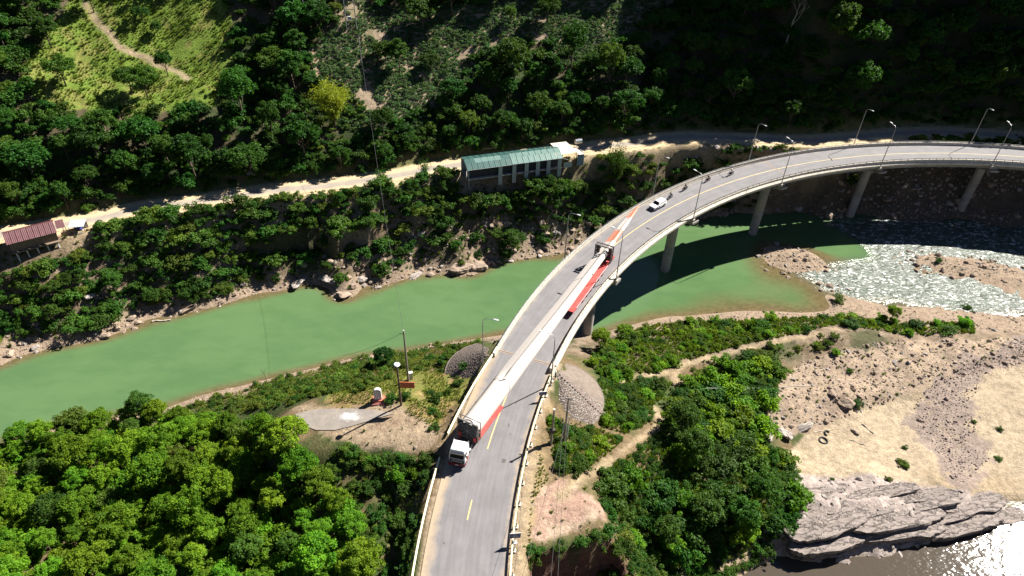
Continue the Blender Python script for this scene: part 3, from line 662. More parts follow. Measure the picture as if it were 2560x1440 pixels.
# piers
for i in range(1, 7):
    k = i+.055; c = arc(k, -.35); a = TH0-DTH*k; er = np.array([math.cos(a), math.sin(a)]); et = np.array([-er[1], er[0]])
    zb = min(float(zt(c[0], c[1])), ZW)-2.5
    col = MB(); R = []
    for z in (zb, -11.8, -11.75, -11.7, -11.65, -3.7): 
        r = 1.2 if z not in (-11.75, -11.7) else 1.17
        R.append([(c[0]+r*math.cos(t), c[1]+r*math.sin(t), z) for t in (2*math.pi*j/24 for j in range(24))])
    col.rings(R); pc = smooth_angle(col.build('pier_column', M_CONC2, BR, origin=BO), 50)
    sec = [(-5.7, -2.55, -1.95), (-3.9, -3.0, -1.95), (-1.3, -3.75, -1.95), (1.3, -3.75, -1.95), (3.9, -3.0, -1.95), (5.7, -2.55, -1.95)]
    cap = MB(); R = []
    for o_, z0, z1 in sec:
        q = c[:2]+er*o_; R.append([(q[0]+et[0]*w, q[1]+et[1]*w, z) for w, z in ((-1.15, z0+.25), (-.9, z0), (.9, z0), (1.15, z0+.25), (1.15, z1), (-1.15, z1))])
    cap.rings(R); cap.build('pier_cap', M_CONC2, BR, origin=BO)
    for s in (-1, 1):
        q = arc(k, s*4.9); mb = MB().box((q[0], q[1], -1.25), (1.0, 1.5, 1.35), rz=a); mb.build('end_block', M_CONC2, BR, origin=BO)
# abutment wall and wing walls
mb = MB(); a = TH0-DTH*.07; p = arc(.075, 0); mb.box((p[0], p[1], -3.3), (12.2, 1.2, 5.6), rz=a)
for s in (-1, 1):
    q = arc(.02, s*5.75); mb.box((q[0], q[1], -1.5), (.4, 4.2, 2.9), rz=a)
mb.build('abutment', M_CONC, BR, origin=BO)
for s in (-1, 1):
    mb = arc_ribbon([(s*5.0, -.05), (s*5.5, -.05), (s*5.45, .95), (s*5.05, .95)][::s], .035, K_J1-.002, .05); mb.build('end_post', M_PARA, BR, origin=BO)

# ------------------------------------------------------------------ street lamps
def make_lamp(h, loc, rz, label):
    t = thing('street_lamp', label, 'street lamp', loc, rz, 'street lamps along the bridge')
    mb = MB(); mb.tube([(0, 0, 0), (0, 0, h*.5), (0, 0, h-.9)], [.13, .10, .075], 8); mb.cyl((0, 0, .2), .2, .4, 10); mb.build('pole', M_GALV, t)
    pts = [(0, 0, h-.92)]+[(1.0*(1-math.cos(q)), 0, h-.92+.95*math.sin(q)) for q in (.35, .7, 1.05, 1.4)]+[(1.9, 0, h+.12)]
    MB().tube(pts, .05, 6).build('arm', M_GALV, t)
    hd = MB().rings([[(x, y*w, h+.12+dz+zz*hh) for y, zz in ((-1, 0), (-.6, -.6), (.6, -.6), (1, 0), (.6, 1), (-.6, 1))] for x, w, hh, dz in ((1.8, .06, .05, 0), (2.0, .17, .09, .02), (2.45, .2, .1, .05), (2.75, .1, .05, .07))])
    l = smooth_angle(hd.build('lamp_head', M_LAMPGLASS, t), 60)
    return t
def lamp_at(k, side, z, h, label):
    p = arc(k, side*6.15, z); a = TH0-DTH*k
    rz = a+math.pi if side > 0 else a
    t = make_lamp(h, tuple(p), rz, label)
    if k > .5:
        mb = MB().box((0, 0, -.35), (.75, .7, .7)).box((.3, 0, -.75), (.5, .5, .4)); mb.build('bracket', M_CONC, t)
    return t
LAB_O = {1: 'grey street lamp on the outer parapet beside the trailer\'s rear frame', 2: 'grey street lamp on the outer parapet level with the motorcycles', 3: 'grey street lamp on the outer parapet beside the deck joint mid-bridge', 4: 'grey street lamp on the outer parapet above the second farthest pier', 5: 'grey street lamp on the outer parapet above the farthest pier'}
LAB_I = {1: 'grey street lamp on the river-left parapet left of the blade\'s rear frame', 2: 'street lamp on the inner parapet against the bushes above the white car', 3: 'grey street lamp on the inner parapet near the deck joint mid-bridge', 4: 'street lamp on the inner parapet, left of the farthest pair of lamps', 5: 'farthest grey street lamp on the inner parapet against the dark forest'}
for k in range(1, 6):
    lamp_at(k, -1, -.45, 11.75, LAB_O[k]); lamp_at(k, 1, -.45, 11.75, LAB_I[k])
lamp_at(-.052, -1, -.35, 11.6, 'street lamp at the bridge end before the white blade, by the stone cone')
lamp_at(-.050, 1, -3.7, 15.0, 'grey street lamp at the bridge end standing on the grassy left bank')

# ------------------------------------------------------------------ guard rails along the approach
def guardrail(k0, k1, o0, o1, label, npost, foot=False, dz=0.0):
    t = thing('guardrail', label, 'guardrail', tuple(arc(k0, o0)), 0, 'guardrails along the approach road'); O = tuple(arc(k0, o0)); n = max(4, int((k1-k0)/.03))
    s = 1 if o0 > 0 else -1
    prof = [(-.10, .44), (.02, .50), (-.10, .60), (.02, .70), (-.10, .78), (-.02, .80), (.10, .80), (.13, .70), (.05, .60), (.13, .50), (.02, .42)]
    mb = MB(); R = []
    for i in range(n+1):
        f = i/n; R.append([tuple(arc(k0+(k1-k0)*f, o0+(o1-o0)*f+q*s, z+dz)) for q, z in (prof if s > 0 else prof[::-1])])
    mb.rings(R); mb.build('rail', M_CREAM, t, origin=O)
    for i in range(npost):
        f = (i+.5)/npost; k = k0+(k1-k0)*f; p = arc(k, o0+(o1-o0)*f+s*.26); zb = float(zt(p[0], p[1]))
        MB().box((p[0], p[1], (zb+.76)/2-.1), (.16, .2, .76-zb+.3), rz=TH0-DTH*k).build('post', M_DARK, t, origin=O)
        if foot: MB().box((p[0], p[1], zb+.06), (.62, .62, .34), rz=TH0-DTH*k, top=.9).build('footing', M_PARA, t, origin=O)
    return t
guardrail(-2.6, -.63, 6.8, 6.9, 'cream guardrail on the left verge below the truck cab', 16)
guardrail(-.50, .035, 6.9, 5.4, 'short cream guardrail on the left verge beside the blade root', 6)
guardrail(-2.6, .03, -5.35, -5.75, 'long cream guardrail with footings on the right verge of the approach road', 24, True)
# ------------------------------------------------------------------ the convoy: tractor, extendable trailer, turbine blade
B0 = np.array([-5.95, 65.55]); BD = np.array([.4565, .8897]); BN = np.array([BD[1], -BD[0]])   # root of the blade, its axis, its right side
B_RZ = math.atan2(BD[1], BD[0])
ZAX = 3.15
def blade():
    t = thing('wind_turbine_blade', 'huge white wind turbine blade with orange tip bands lying along the trailer', 'turbine blade', (B0[0], B0[1], ZAX), B_RZ)
    LEN = 75.6; NS = 64
    def section(s):
        R0 = 1.62; f = float(sstep(8.5, 15, s))
        c = float(np.interp(s, [0, 12, 24, 36, 54, 66, 72, 75.6], [4.25, 4.25, 4.0, 3.5, 2.75, 1.9, 1.1, .14]))
        tr = float(np.interp(s, [0, 14, 25, 40, 60, 75.6], [.74, .66, .46, .34, .24, .16]))
        tw = math.radians(float(np.interp(s, [0, 14, 36, 60, 75.6], [14, 14, 13, 10, 6])))
        lift = float(np.interp(s, [0, 14, 36, 55, 75.6], [0, -.05, -.1, .15, .6]))
        HH = float(np.interp(s, [0, 14, 24, 36, 54, 66, 75.6], [1.6, 1.55, 1.3, 1.0, .62, .36, .04])); FN = float(np.interp(s, [0, 14, 36, 60, 75.6], [.9, .8, .5, .3, .05]))
        pts = []
        for i in range(NS):
            q = 2*math.pi*i/NS                                            # 0 = nose on the right, pi = trailing edge on the left
            cxr, cyr = R0*math.cos(q), R0*math.sin(q)
            w = (1-math.cos(q))/2
            if math.sin(q) >= 0:
                hump = HH*max(0.0, 1-((w-.215)/.275)**2)**.62 if w > .215 else HH*max(0.0, 1-((w-.215)/.215)**2)**.5
                h = (hump**3+(FN*(1-w)*min(1, w*6)+.03)**3)**(1/3)
            else: h = -tr*c*.95*math.sqrt(w)*(1-w)**1.1*1.15-.02
            a_ = .385*c-w*c; b_ = h-.12*c*w*w
            px, py = a_*math.cos(tw)-b_*math.sin(tw), a_*math.sin(tw)+b_*math.cos(tw)
            X = cxr*(1-f)+px*f; Y = cyr*(1-f)+py*f+lift
            pts.append((s, -X, Y))
        return pts
    def seg(a, b, name, m):
        n = max(3, int((b-a)/1.1)); R = [section(a+(b-a)*i/n) for i in range(n+1)]
        o_ = MB().rings(R).build(name, m, t); return smooth_angle(o_, 75)
    seg(0, 58.6, 'blade_shell', M_BLADE); seg(58.6, 63.6, 'orange_band', M_ORANGE); seg(63.6, 69.2, 'white_band', M_BLADE); seg(69.2, LEN, 'tip_band', M_ORANGE)
    MB().cyl((-.04, 0, 0), 1.58, .06, 28, 'x').build('root_cover', mat('root_tarpaulin', (.03, .03, .035), .6, var=.3, scale=.9), t)
    mb = MB()
    for i in range(8):
        q = i*math.pi/4; mb.tube([(-.09, 0, 0), (-.09, 1.5*math.cos(q), 1.5*math.sin(q))], .02, 4)
    mb.build('cover_straps', M_GALV, t)
    mb = MB(); sec = section(11.0); mb.tube([(p[0], p[1]*1.008, p[2]*1.01) for p in sec[19:31]], .045, 4); mb.build('fin_shade_arc', mat('fin_shade_grey', (.16, .14, .13), .7), t)  # dark arc painted in as the shade where the trailing fin starts
    return t
blade()
def frame_mb(w, h, bar, n_bays, depth):
    mb = MB()
    for x in (-depth/2, depth/2):
        for s in (-1, 1): mb.box((x, s*w/2, h/2), (bar, bar, h))
        mb.box((x, 0, h-bar/2), (bar, w-bar-.01, bar)); 
    return mb
def trailer():
    t = thing('blade_trailer', 'long red extendable lowbed trailer under the white blade, with steel support frames', 'trailer', (B0[0], B0[1], 0), B_RZ)
    # local x runs from the root towards the tip
    mb = MB().box((4.5, -.12, 1.14), (7.8, 3.0, .30)); mb.build('front_deck', M_RED, t)
    MB().box((3.6, 0, .85), (9.4, 1.0, .28)).box((-.5, 0, 1.12), (2.1, 2.2, .2)).build('gooseneck', M_DARK, t)
    MB().box((22, 0, .92), (28, .55, .5)).build('spine_beam', M_RED, t)
    MB().rings([[(x, y, z) for y, z in ((-1.6, z0), (1.6, z0), (1.6, 1.28), (-1.6, 1.28))] for x, z0 in ((35.6, .95), (37.0, .80), (56.2, .80), (57.0, .98))]).build('rear_deck', M_RED, t)
    MB().box((35.57, 0, 1.08), (.04, 3.0, .36)).build('front_board', M_BLACK, t)
    for s in (-1, 1):
        MB().box((46.5, s*1.615, 1.18), (18.5, .03, .10)).build('side_marker_strip', M_LETTER, t)
    for x in (41.0, 43.0, 45.0, 47.0, 49.0, 51.0):
        for s in (-1, 1):
            w = MB().cyl((x, s*1.28, .47), .47, .42, 18, 'y').build('wheel', M_RUBBER, t)
            MB().cyl((x, s*1.50, .47), .24, .03, 12, 'y').build('rim', M_GALV, w)
    for x in (43.6, 48.4):
        for s in (-1, 1): MB().box((x, s*1.5, .62), (.12, .25, .35)).build('mudguard', M_BLACK, t)
    # front support frame round the root
    F = MB()
    for s in (-1, 1):
        F.box((.12, s*1.72, 3.08), (.20, .16, 3.62)); F.box((.9, s*1.72, 3.08), (.12, .12, 3.62))
    F.box((.12, 0, 4.98), (.22, 3.62, .22)); F.box((.12, 0, 1.36), (.22, 3.28, .16)); F.box((.9, 0, 4.98), (.12, 3.62, .14))
    fr = F.build('root_frame', mat('pale_frame_paint', (.16, .15, .14), .5, .2, dirt=(.08, .07, .06)), t)
    mb = MB()
    for s in (-1, 1):
        for q in (-1, 1): mb.tube([(.12, s*1.66, 3.08+q*1.75), (.10, s*1.08, 3.08+q*1.18)], .05, 5)
        for z0 in (1.6, 2.3, 3.0): mb.tube([(.3, s*1.72, z0), (.85, s*1.72, z0+.6)], .035, 5)
    mb.build('frame_braces', M_DARK, t)
    mb = MB()
    for s in (-1, 1):
        for q in (-1, 1): mb.rings([[(x, s*1.62, 3.08+q*1.78), (x, s*.55, 3.08+q*1.78), (x, s*1.62, 3.08+q*.55)] for x in (.16, .22)])
    mb.build('corner_plates', M_BLACK, t)
    MB().box((.5, 0, 2.1), (.9, 3.2, .9)).build('root_cradle', M_DARK, t)
    mb = MB()
    for s in (-1, 1): mb.box((.1, s*1.35, 1.85), (.5, .5, .9))
    mb.build('root_saddles', M_RED, t)
    # rear frame clamping the blade
    G = MB()
    for x in (53.9, 54.8):
        for s in (-1, 1): G.box((x, s*1.78, 3.1), (.24, .24, 3.6))
        G.box((x, 0, 4.95), (.26, 3.80, .26))
    for i in range(9): G.box((54.35, -1.6+i*.4, 4.96), (.72, .10, .12))
    for s in (-1, 1):
        for z in (1.8, 2.7, 3.6, 4.4): G.box((54.35, s*1.78, z), (.72, .10, .10))
    G.build('rear_frame', mat('dark_frame_paint', (.14, .125, .12), .55, .25, var=.25), t)
    mb = MB()
    for z0, z1, y0, y1 in ((4.85, 4.1, -1.7, -.7), (4.85, 4.1, 1.7, .7), (4.1, 3.4, -1.7, -.9), (3.3, 2.6, 1.7, 1.0)): mb.tube([(54.3, y0, z0), (54.3, y1, z1)], .09, 6)
    mb.box((54.35, 0, 1.6), (1.0, 1.6, .6)); mb.build('clamp_arms', M_DARK, t)
    mb = MB()
    for s in (-1, 1): mb.prism([(54.2, s*1.6), (54.2, s*.95), (54.45, s*.95), (54.45, s*1.6)], 2.9, 4.8)
    mb.box((54.32, -1.1, 2.2), (.22, 1.0, 1.3)).build('clamp_plates', M_DARK, t)
    MB().box((57.02, 0, 1.12), (.03, 2.6, .22)).build('rear_light_bar', mat('tail_light_red', (.4, .02, .02), .3), t)
    return t
trailer()
def tractor():
    p = np.array([-6.95, 62.45]); hd = np.array([-.20, -.98]); rz = math.atan2(hd[1], hd[0])
    t = thing('truck_tractor', 'white and red truck tractor with flat cab pulling the blade trailer', 'truck', (p[0], p[1], 0), rz)
    # local +x forward; cab front at x=1.25, cab rear at -1.0
    cabM = M_WHITE
    R = []
    for z, xf, xr, w in ((1.05, 1.28, -1.0, 1.20), (1.35, 1.30, -1.0, 1.235), (2.05, 1.26, -1.0, 1.235), (2.95, .98, -1.0, 1.19), (3.32, .80, -1.0, 1.10), (3.42, .62, -.92, 1.0)):
        R.append([(xr, -w, z), (xf-.10, -w, z), (xf, -w+.14, z), (xf, w-.14, z), (xf-.10, w, z), (xr, w, z)])
    MB().rings(R).build('cab', cabM, t)
    MB().quad((1.305, -1.06, 2.08), (1.305, 1.06, 2.08), (1.03, 1.0, 2.92), (1.03, -1.0, 2.92)).quad((1.29, -1.06, 2.08), (1.01, -1.0, 2.92), (1.01, 1.0, 2.92), (1.29, 1.06, 2.08)).build('windscreen', M_GLASS, t)
    MB().box((1.16, 0, 2.98), (.34, 2.0, .06), tilt=None).build('sun_visor', M_BLACK, t)
    MB().box((1.075, .0, 2.90), (.02, .75, .07)).build('visor_lettering', M_LETTER, t)
    for s in (-1, 1):
        MB().quad((1.12, s*1.243, 2.1), (.15, s*1.243, 2.1), (.15, s*1.20, 2.88), (.93, s*1.20, 2.88)).build('door_window', M_GLASS, t)
        MB().box((.62, s*1.252, 1.65), (.95, .02, .7)).build('door', cabM, t)
        MB().box((1.05, s*1.48, 2.45), (.12, .2, .62)).box((1.05, s*1.34, 2.72), (.05, .22, .05)).build('mirror', M_BLACK, t)
        MB().box((-.98, s*1.12, 2.7), (.55, .06, 1.35), rz=0).build('side_deflector', mat('grey_panel', (.20, .20, .22), .5), t)
        MB().box((1.32, s*.92, .98), (.06, .42, .22)).build('headlight', M_LAMPGLASS, t)
        MB().box((.05, s*1.12, .8), (1.0, .28, .5)).build('step', M_RED, t)
        MB().cyl((-2.0, s*1.0, .75), .32, 1.1, 14, 'x').build('fuel_tank', M_GALV, t)
    MB().rings([[(x, -w, z), (x, w, z), (x-.25, w+.02, z), (x-.25, -w-.02, z)] for z, x, w in ((.42, 1.40, 1.18), (.62, 1.46, 1.24), (1.05, 1.42, 1.24))]).build('bumper', mat('shaded_red_paint', (.10, .006, .009), .4), t)  # front red darkened to hold the shade of the backlit cab
    MB().box((1.315, 0, 1.52), (.03, 2.25, .9)).build('grille', M_BLACK, t)  # black panel widened to darken the shaded cab front
    mb = MB()
    for z in (1.36, 1.66): mb.box((1.335, 0, z), (.02, 1.7, .03))
    mb.box((1.325, 0, 1.98), (.03, 2.1, .05)); mb.build('grille_bars', M_WHITE, t)
    MB().box((1.47, 0, .78), (.02, .5, .12)).build('number_plate', M_LETTER, t)
    MB().box((-2.7, 0, .85), (4.6, .95, .26)).build('chassis', M_DARK, t)
    MB().box((-3.6, 0, 1.06), (1.2, 1.1, .14)).build('coupling_plate', M_BLACK, t)
    for x in (.45, -2.95, -4.3):
        for s in (-1, 1):
            w = MB().cyl((x, s*(1.0 if x > 0 else .95), .52), .52, .32 if x > 0 else .55, 18, 'y').build('wheel', M_RUBBER, t)
            MB().cyl((x, s*1.19, .52), .27, .05, 12, 'y').build('rim', M_GALV, w)
    MB().box((-3.6, 0, 1.0), (2.6, 2.3, .05)).build('rear_mudguard', M_RED, t)
    return t
tractor()

# ------------------------------------------------------------------ people: one skinned body each
def skin_body(name, joints, edges, rad, root):
    me = bpy.data.meshes.new(name); me.from_pydata(joints, edges, []); o = bpy.data.objects.new(name, me); COL.objects.link(o)
    m = o.modifiers.new('s', 'SKIN'); m.use_smooth_shade = True
    for i, r in enumerate(rad):
        sv = me.skin_vertices[0].data[i]; sv.radius = r if hasattr(r, '__len__') else (r, r); sv.use_root = (i == root)
    s2 = o.modifiers.new('d', 'SUBSURF'); s2.levels = 1; s2.render_levels = 1
    bpy.context.view_layer.update()
    dg = bpy.context.evaluated_depsgraph_get(); out = bpy.data.meshes.new_from_object(o.evaluated_get(dg)); out.name = name
    bpy.data.objects.remove(o); return out
M_SKIN = mat('skin', (.34, .20, .13), .6, var=.06); M_HAIR = mat('black_hair', (.012, .010, .010), .6)
def person_mesh(seated):
    # local: +x forward, z up, origin between the feet (standing) / under the seat (seated)
    J = []; E = []; R = []
    def v(p, r, link=None):
        J.append(p); R.append(r); i = len(J)-1
        if link is not None: E.append((link, i))
        return i
    hz = .78 if seated else .92; fx = .10 if seated else 0.0
    pel = v((0, 0, hz), (.13, .16)); wa = v((.01+fx*.4, 0, hz+.20), (.11, .145), pel); ch = v((.02+fx, 0, hz+.42), (.12, .17), wa); nk = v((.02+fx*1.2, 0, hz+.57), .055, ch)
    hd0 = v((.04+fx*1.3, 0, hz+.66), (.085, .078), nk); hd1 = v((.05+fx*1.3, 0, hz+.78), (.095, .08), hd0); v((.03+fx*1.3, 0, hz+.84), (.06, .055), hd1); v((.155+fx*1.3, 0, hz+.70), .014, hd0)
    for s in (-1, 1):
        hip = v((0, s*.10, hz-.03), .09, pel)
        if seated: kn = v((.42, s*.17, hz-.05), .07, hip); an = v((.30, s*.17, hz-.46), .05, kn); v((.45, s*.17, hz-.52), .04, an)
        else: kn = v((.03, s*.11, .49), .065, hip); an = v((-.01, s*.11, .09), .045, kn); v((.14, s*.12, .04), .04, an)
        sh = v((.02+fx, s*.19, hz+.47), .062, ch)
        if seated: el = v((.22, s*.27, hz+.26), .045, sh); wr = v((.46, s*.27, hz+.28), .033, el)
        else: el = v((-.02, s*.26, hz+.20), .045, sh); wr = v((.12, s*.22, hz+.02), .033, el)
        d = Vector(J[wr])-Vector(J[el]); d.normalize(); b = Vector(J[wr]); pm = v(tuple(b+d*.07), (.038, .02), wr)
        for k, L in ((-.03, .075), (-.01, .09), (.01, .085), (.03, .065)):
            f0 = v(tuple(b+d*.10+Vector((0, k, 0))), .010, pm); f1 = v(tuple(b+d*(.10+L*.5)+Vector((0, k, -.01))), .009, f0); v(tuple(b+d*(.10+L*.8)+Vector((0, k, -.045))), .008, f1)
        v(tuple(b+d*.06+Vector((0, -s*.055, .0))), .011, pm)
    return skin_body('body', J, E, R, 0)
BODY = {False: person_mesh(False), True: person_mesh(True)}
def person(label, loc, rz, seated, shirt, trousers, helmet=None, hat=None, group=None):
    t = thing('person', label, 'person', loc, rz, group)
    me = BODY[seated].copy(); me.materials.clear()
    for m in (trousers, shirt, M_SKIN, M_BLACK): me.materials.append(m)
    hz = .78 if seated else .92
    for p in me.polygons:
        c = p.center
        if c.z > hz+.545: p.material_index = 2
        elif seated and c.x > .40 and c.z > hz+.1: p.material_index = 2
        elif (not seated) and c.z < hz+.07 and abs(c.y) > .17: p.material_index = 2
        elif c.z > hz+.02: p.material_index = 1
        elif c.z < (hz-.46 if seated else .08): p.material_index = 3
    add('body', me, None, t)
    hx = (.10*1.3 if seated else 0)+.03
    def dome(r, z0, m, name, flat=.9):
        rg = []
        for i in range(6):
            q = i/5*math.pi/2*.98; rg.append([(hx+r*math.cos(q)*math.cos(a)*1.1, r*math.cos(q)*math.sin(a), z0+r*flat*math.sin(q)) for a in (2*math.pi*j/14 for j in range(14))])
        o_ = MB().rings(rg).build(name, m, t, smooth=True); return o_
    if helmet: dome(.135, hz+.735, helmet, 'helmet')
    else: dome(.105, hz+.765, M_HAIR, 'hair', .85)
    if hat:
        MB().rings([[(hx+r*math.cos(a), r*math.sin(a), z) for a in (2*math.pi*j/16 for j in range(16))] for r, z in ((.20, hz+.79), (.20, hz+.80), (.11, hz+.81), (.09, hz+.91), (.05, hz+.93))]).build('hat', hat, t)
    for s in (-1, 1): MB().cyl((hx+.10, s*.033, hz+.735), .012, .02, 6, 'x').build('eye', M_BLACK, t)
    MB().box((hx+.10, 0, hz+.665), (.02, .05, .012)).build('mouth', mat('lips', (.22, .08, .07), .6), t)
    return t
# ------------------------------------------------------------------ motorcycles with riders
def make_moto(loc, rz, label, paint, box=False):
    t = thing('motorcycle', label, 'motorcycle', loc, rz, 'motorcycles following the white car')
    for x in (.62, -.60):
        R = []
        for i in range(16):
            a = 2*math.pi*i/16; R.append([(x+(.29+.045*math.cos(q))*math.cos(a), .05*math.sin(q), .33+(.29+.045*math.cos(q))*math.sin(a)) for q in (2*math.pi*j/6 for j in range(6))])
        w = MB().rings(R+[R[0]], caps=False).build('wheel', M_RUBBER, t)
        mb = MB().cyl((x, 0, .33), .06, .12, 8, 'y')
        for i in range(5):
            a = 2*math.pi*i/5; mb.tube([(x, 0, .33), (x+.26*math.cos(a), 0, .33+.26*math.sin(a))], .014, 4)
        mb.build('rim', M_GALV, w)
    MB().rings([[(x, -w, z0), (x, w, z0), (x, w*.8, z1), (x, -w*.8, z1)] for x, w, z0, z1 in ((.50, .05, .62, .98), (.32, .10, .42, .80), (.0, .12, .34, .62), (-.35, .13, .48, .74), (-.85, .06, .70, .80))]).build('bodywork', paint, t)
    MB().rings([[(x, -w, .73), (x, w, .73), (x, w*.85, z), (x, -w*.85, z)] for x, w, z in ((.12, .08, .78), (-.1, .13, .82), (-.45, .14, .85), (-.8, .10, .86))]).build('seat', M_BLACK, t)
    MB().box((-.02, 0, .36), (.36, .26, .26)).build('engine', M_DARK, t)
    MB().tube([(.62, .0, .33), (.50, 0, .70), (.42, 0, 1.02)], .045, 6).build('fork', M_GALV, t)
    MB().tube([(.36, -.36, 1.04), (.44, -.14, 1.06), (.46, 0, 1.02), (.44, .14, 1.06), (.36, .36, 1.04)], .017, 5).build('handlebar', M_BLACK, t)
    MB().cyl((.60, 0, .94), .085, .08, 10, 'x').build('headlight', M_LAMPGLASS, t)
    MB().tube([(-.1, -.17, .30), (-.5, -.19, .33), (-.85, -.19, .42)], .05, 6).build('exhaust', M_GALV, t)
    MB().box((.66, 0, .69), (.40, .13, .03)).build('front_mudguard', paint, t)
    for s in (-1, 1): MB().tube([(.42, s*.22, 1.05), (.40, s*.30, 1.22)], .012, 4).cyl((.40, s*.31, 1.25), .05, .02, 8, 'x').build('mirror', M_BLACK, t)
    return t
P_DARKSHIRT = mat('charcoal_cloth', (.035, .033, .035), .9); P_NAVY = mat('navy_cloth', (.02, .028, .06), .9); P_BROWN = mat('brown_cloth', (.09, .045, .03), .9); P_PALE = mat('pale_cloth', (.42, .42, .44), .9)
P_JEANS = mat('dark_trousers', (.022, .024, .034), .9); P_GREEN = mat('green_cloth', (.02, .12, .07), .9)
H_BLACK = mat('black_helmet', (.015, .015, .016), .25); H_WHITE = mat('white_helmet', (.6, .6, .62), .3); H_RED = mat('maroon_helmet', (.18, .03, .03), .3)
PA_SIL = mat('silver_motorcycle_paint', (.25, .25, .27), .35, .3); PA_BLK = mat('black_motorcycle_paint', (.02, .02, .022), .3); PA_RED = mat('red_motorcycle_paint', (.20, .025, .02), .3)
for (px, py), paint, shirt, helm, ml, pl in (((1674, 497), PA_SIL, P_DARKSHIRT, H_BLACK, 'silver and black motorcycle right behind the white car', 'rider in charcoal jacket on the motorcycle right behind the white car'),
        ((1711, 476), PA_BLK, P_NAVY, H_BLACK, 'black motorcycle second in the line behind the white car', 'rider in navy jacket on the second motorcycle of the line'),
        ((1768, 454), PA_RED, P_BROWN, H_RED, 'dark red motorcycle third in the line behind the white car', 'rider in brown jacket and maroon helmet on the third motorcycle'),
        ((1826, 438), PA_BLK, P_PALE, H_WHITE, 'black motorcycle last in the line behind the white car', 'rider in pale jacket and white helmet on the last motorcycle')):
    p = at(px, py, 0); k = (TH0-math.atan2(p[1]-CY, p[0]-CX))/DTH; d = -tang(k); rz = math.atan2(d[1], d[0])
    mo = make_moto((p[0], p[1], .01), rz, ml, paint); mo.scale = (1.15, 1.15, 1.15)
    person(pl, (p[0]-d[0]*.24, p[1]-d[1]*.24, .09), rz, True, shirt, P_JEANS, helmet=helm, group='motorcycle riders').scale = (1.12, 1.12, 1.12)
p = arc(.004, -6.45); person('standing man in green jacket and pale hat at the bridge end beside the stone cone', (p[0], p[1], float(zt(p[0], p[1]))+.02), 2.6, False, P_GREEN, P_JEANS, hat=mat('straw_hat', (.5, .42, .3), .8))
# ------------------------------------------------------------------ white sport utility car
def suv():
    a = at(1645, 523, 0); k = 1.915; c = arc(k, 2.35); d = -tang(k); rz = math.atan2(d[1], d[0])
    t = thing('car', 'white sport utility car following the blade on the bridge', 'car', (c[0], c[1], .01), rz)
    st = []
    for x, zt_, w, zb in ((2.36, .80, .72, .40), (2.28, .98, .84, .30), (1.9, 1.06, .92, .28), (1.2, 1.12, .935, .30), (.2, 1.16, .94, .28), (-1.2, 1.17, .94, .28), (-2.0, 1.18, .92, .32), (-2.34, 1.10, .86, .38), (-2.42, .75, .80, .42)):
        st.append([(x, -w*.93, zb), (x, w*.93, zb), (x, w, zb+.25), (x, w, zt_-.16), (x, w*.93, zt_), (x, -w*.93, zt_), (x, -w, zt_-.16), (x, -w, zb+.25)])
    b = MB().rings(st).build('body', M_WHITE, t); smooth_angle(b, 35)
    cab = [[(x0, -w, z), (x0, w, z), (x1, w, z), (x1, -w, z)] for x0, x1, w, z in ((-2.30, 1.10, .865, 1.13), (-2.15, .72, .80, 1.42), (-1.98, .36, .70, 1.70), (-1.85, .12, .62, 1.78))]
    MB().rings(cab).build('cabin', M_WHITE, t)
    def pane(name, *p): MB().quad(*p).build(name, M_GLASS, t)
    pane('windscreen', (1.085, -.78, 1.16), (1.085, .78, 1.16), (.385, .64, 1.69), (.385, -.64, 1.69))
    pane('rear_window', (-2.305, .74, 1.2), (-2.305, -.74, 1.2), (-2.02, -.62, 1.67), (-2.02, .62, 1.67))
    for s in (-1, 1):
        for x0, x1, y0, y1 in ((.92, -.12, .32, -.12), (-.20, -1.08, -.20, -1.05), (-1.16, -2.0, -1.13, -1.8)):
            pane('side_window', (x0, s*.868, 1.19), (x1, s*.868, 1.19), (y1, s*.715, 1.66), (y0, s*.715, 1.66))
        for x in (1.48, -1.42):
            MB().cyl((x, s*.86, .42), .47, .20, 18, 'y').build('wheel_arch', M_BLACK, t)
            w = MB().cyl((x, s*.86, .37), .37, .26, 18, 'y').build('wheel', M_RUBBER, t); MB().cyl((x, s*.99, .37), .22, .03, 10, 'y').build('rim', M_GALV, w)
        MB().box((2.24, s*.66, .86), (.16, .34, .14)).build('headlight', M_LAMPGLASS, t)
        MB().box((-2.40, s*.76, .98), (.06, .16, .34)).build('tail_light', mat('tail_light_red', (.4, .02, .02), .3), t)
        MB().box((.88, s*1.04, 1.18), (.14, .22, .16)).build('mirror', M_WHITE, t)
        MB().box((0, s*.95, .36), (2.2, .1, .08)).build('side_step', M_BLACK, t)
        MB().tube([(.1, s*.58, 1.82), (-1.8, s*.58, 1.82)], .025, 5).build('roof_rail', M_GALV, t)
        MB().cyl((.45, s*.948, .82), .17, .012, 14, 'y').box((.45, s*.95, .55), (.5, .012, .06)).build('door_emblem', mat('navy_decal', (.03, .04, .10), .4), t)
    MB().box((2.33, 0, .74), (.10, 1.1, .20)).build('grille', M_BLACK, t)
    MB().box((2.36, 0, .50), (.10, 1.6, .16)).build('bumper_intake', M_BLACK, t)
    MB().box((2.40, 0, .60), (.02, .45, .10)).build('number_plate', M_LETTER, t)
    MB().box((-.5, .0, 1.80), (.25, .06, .05)).build('roof_antenna', M_BLACK, t)
suv()
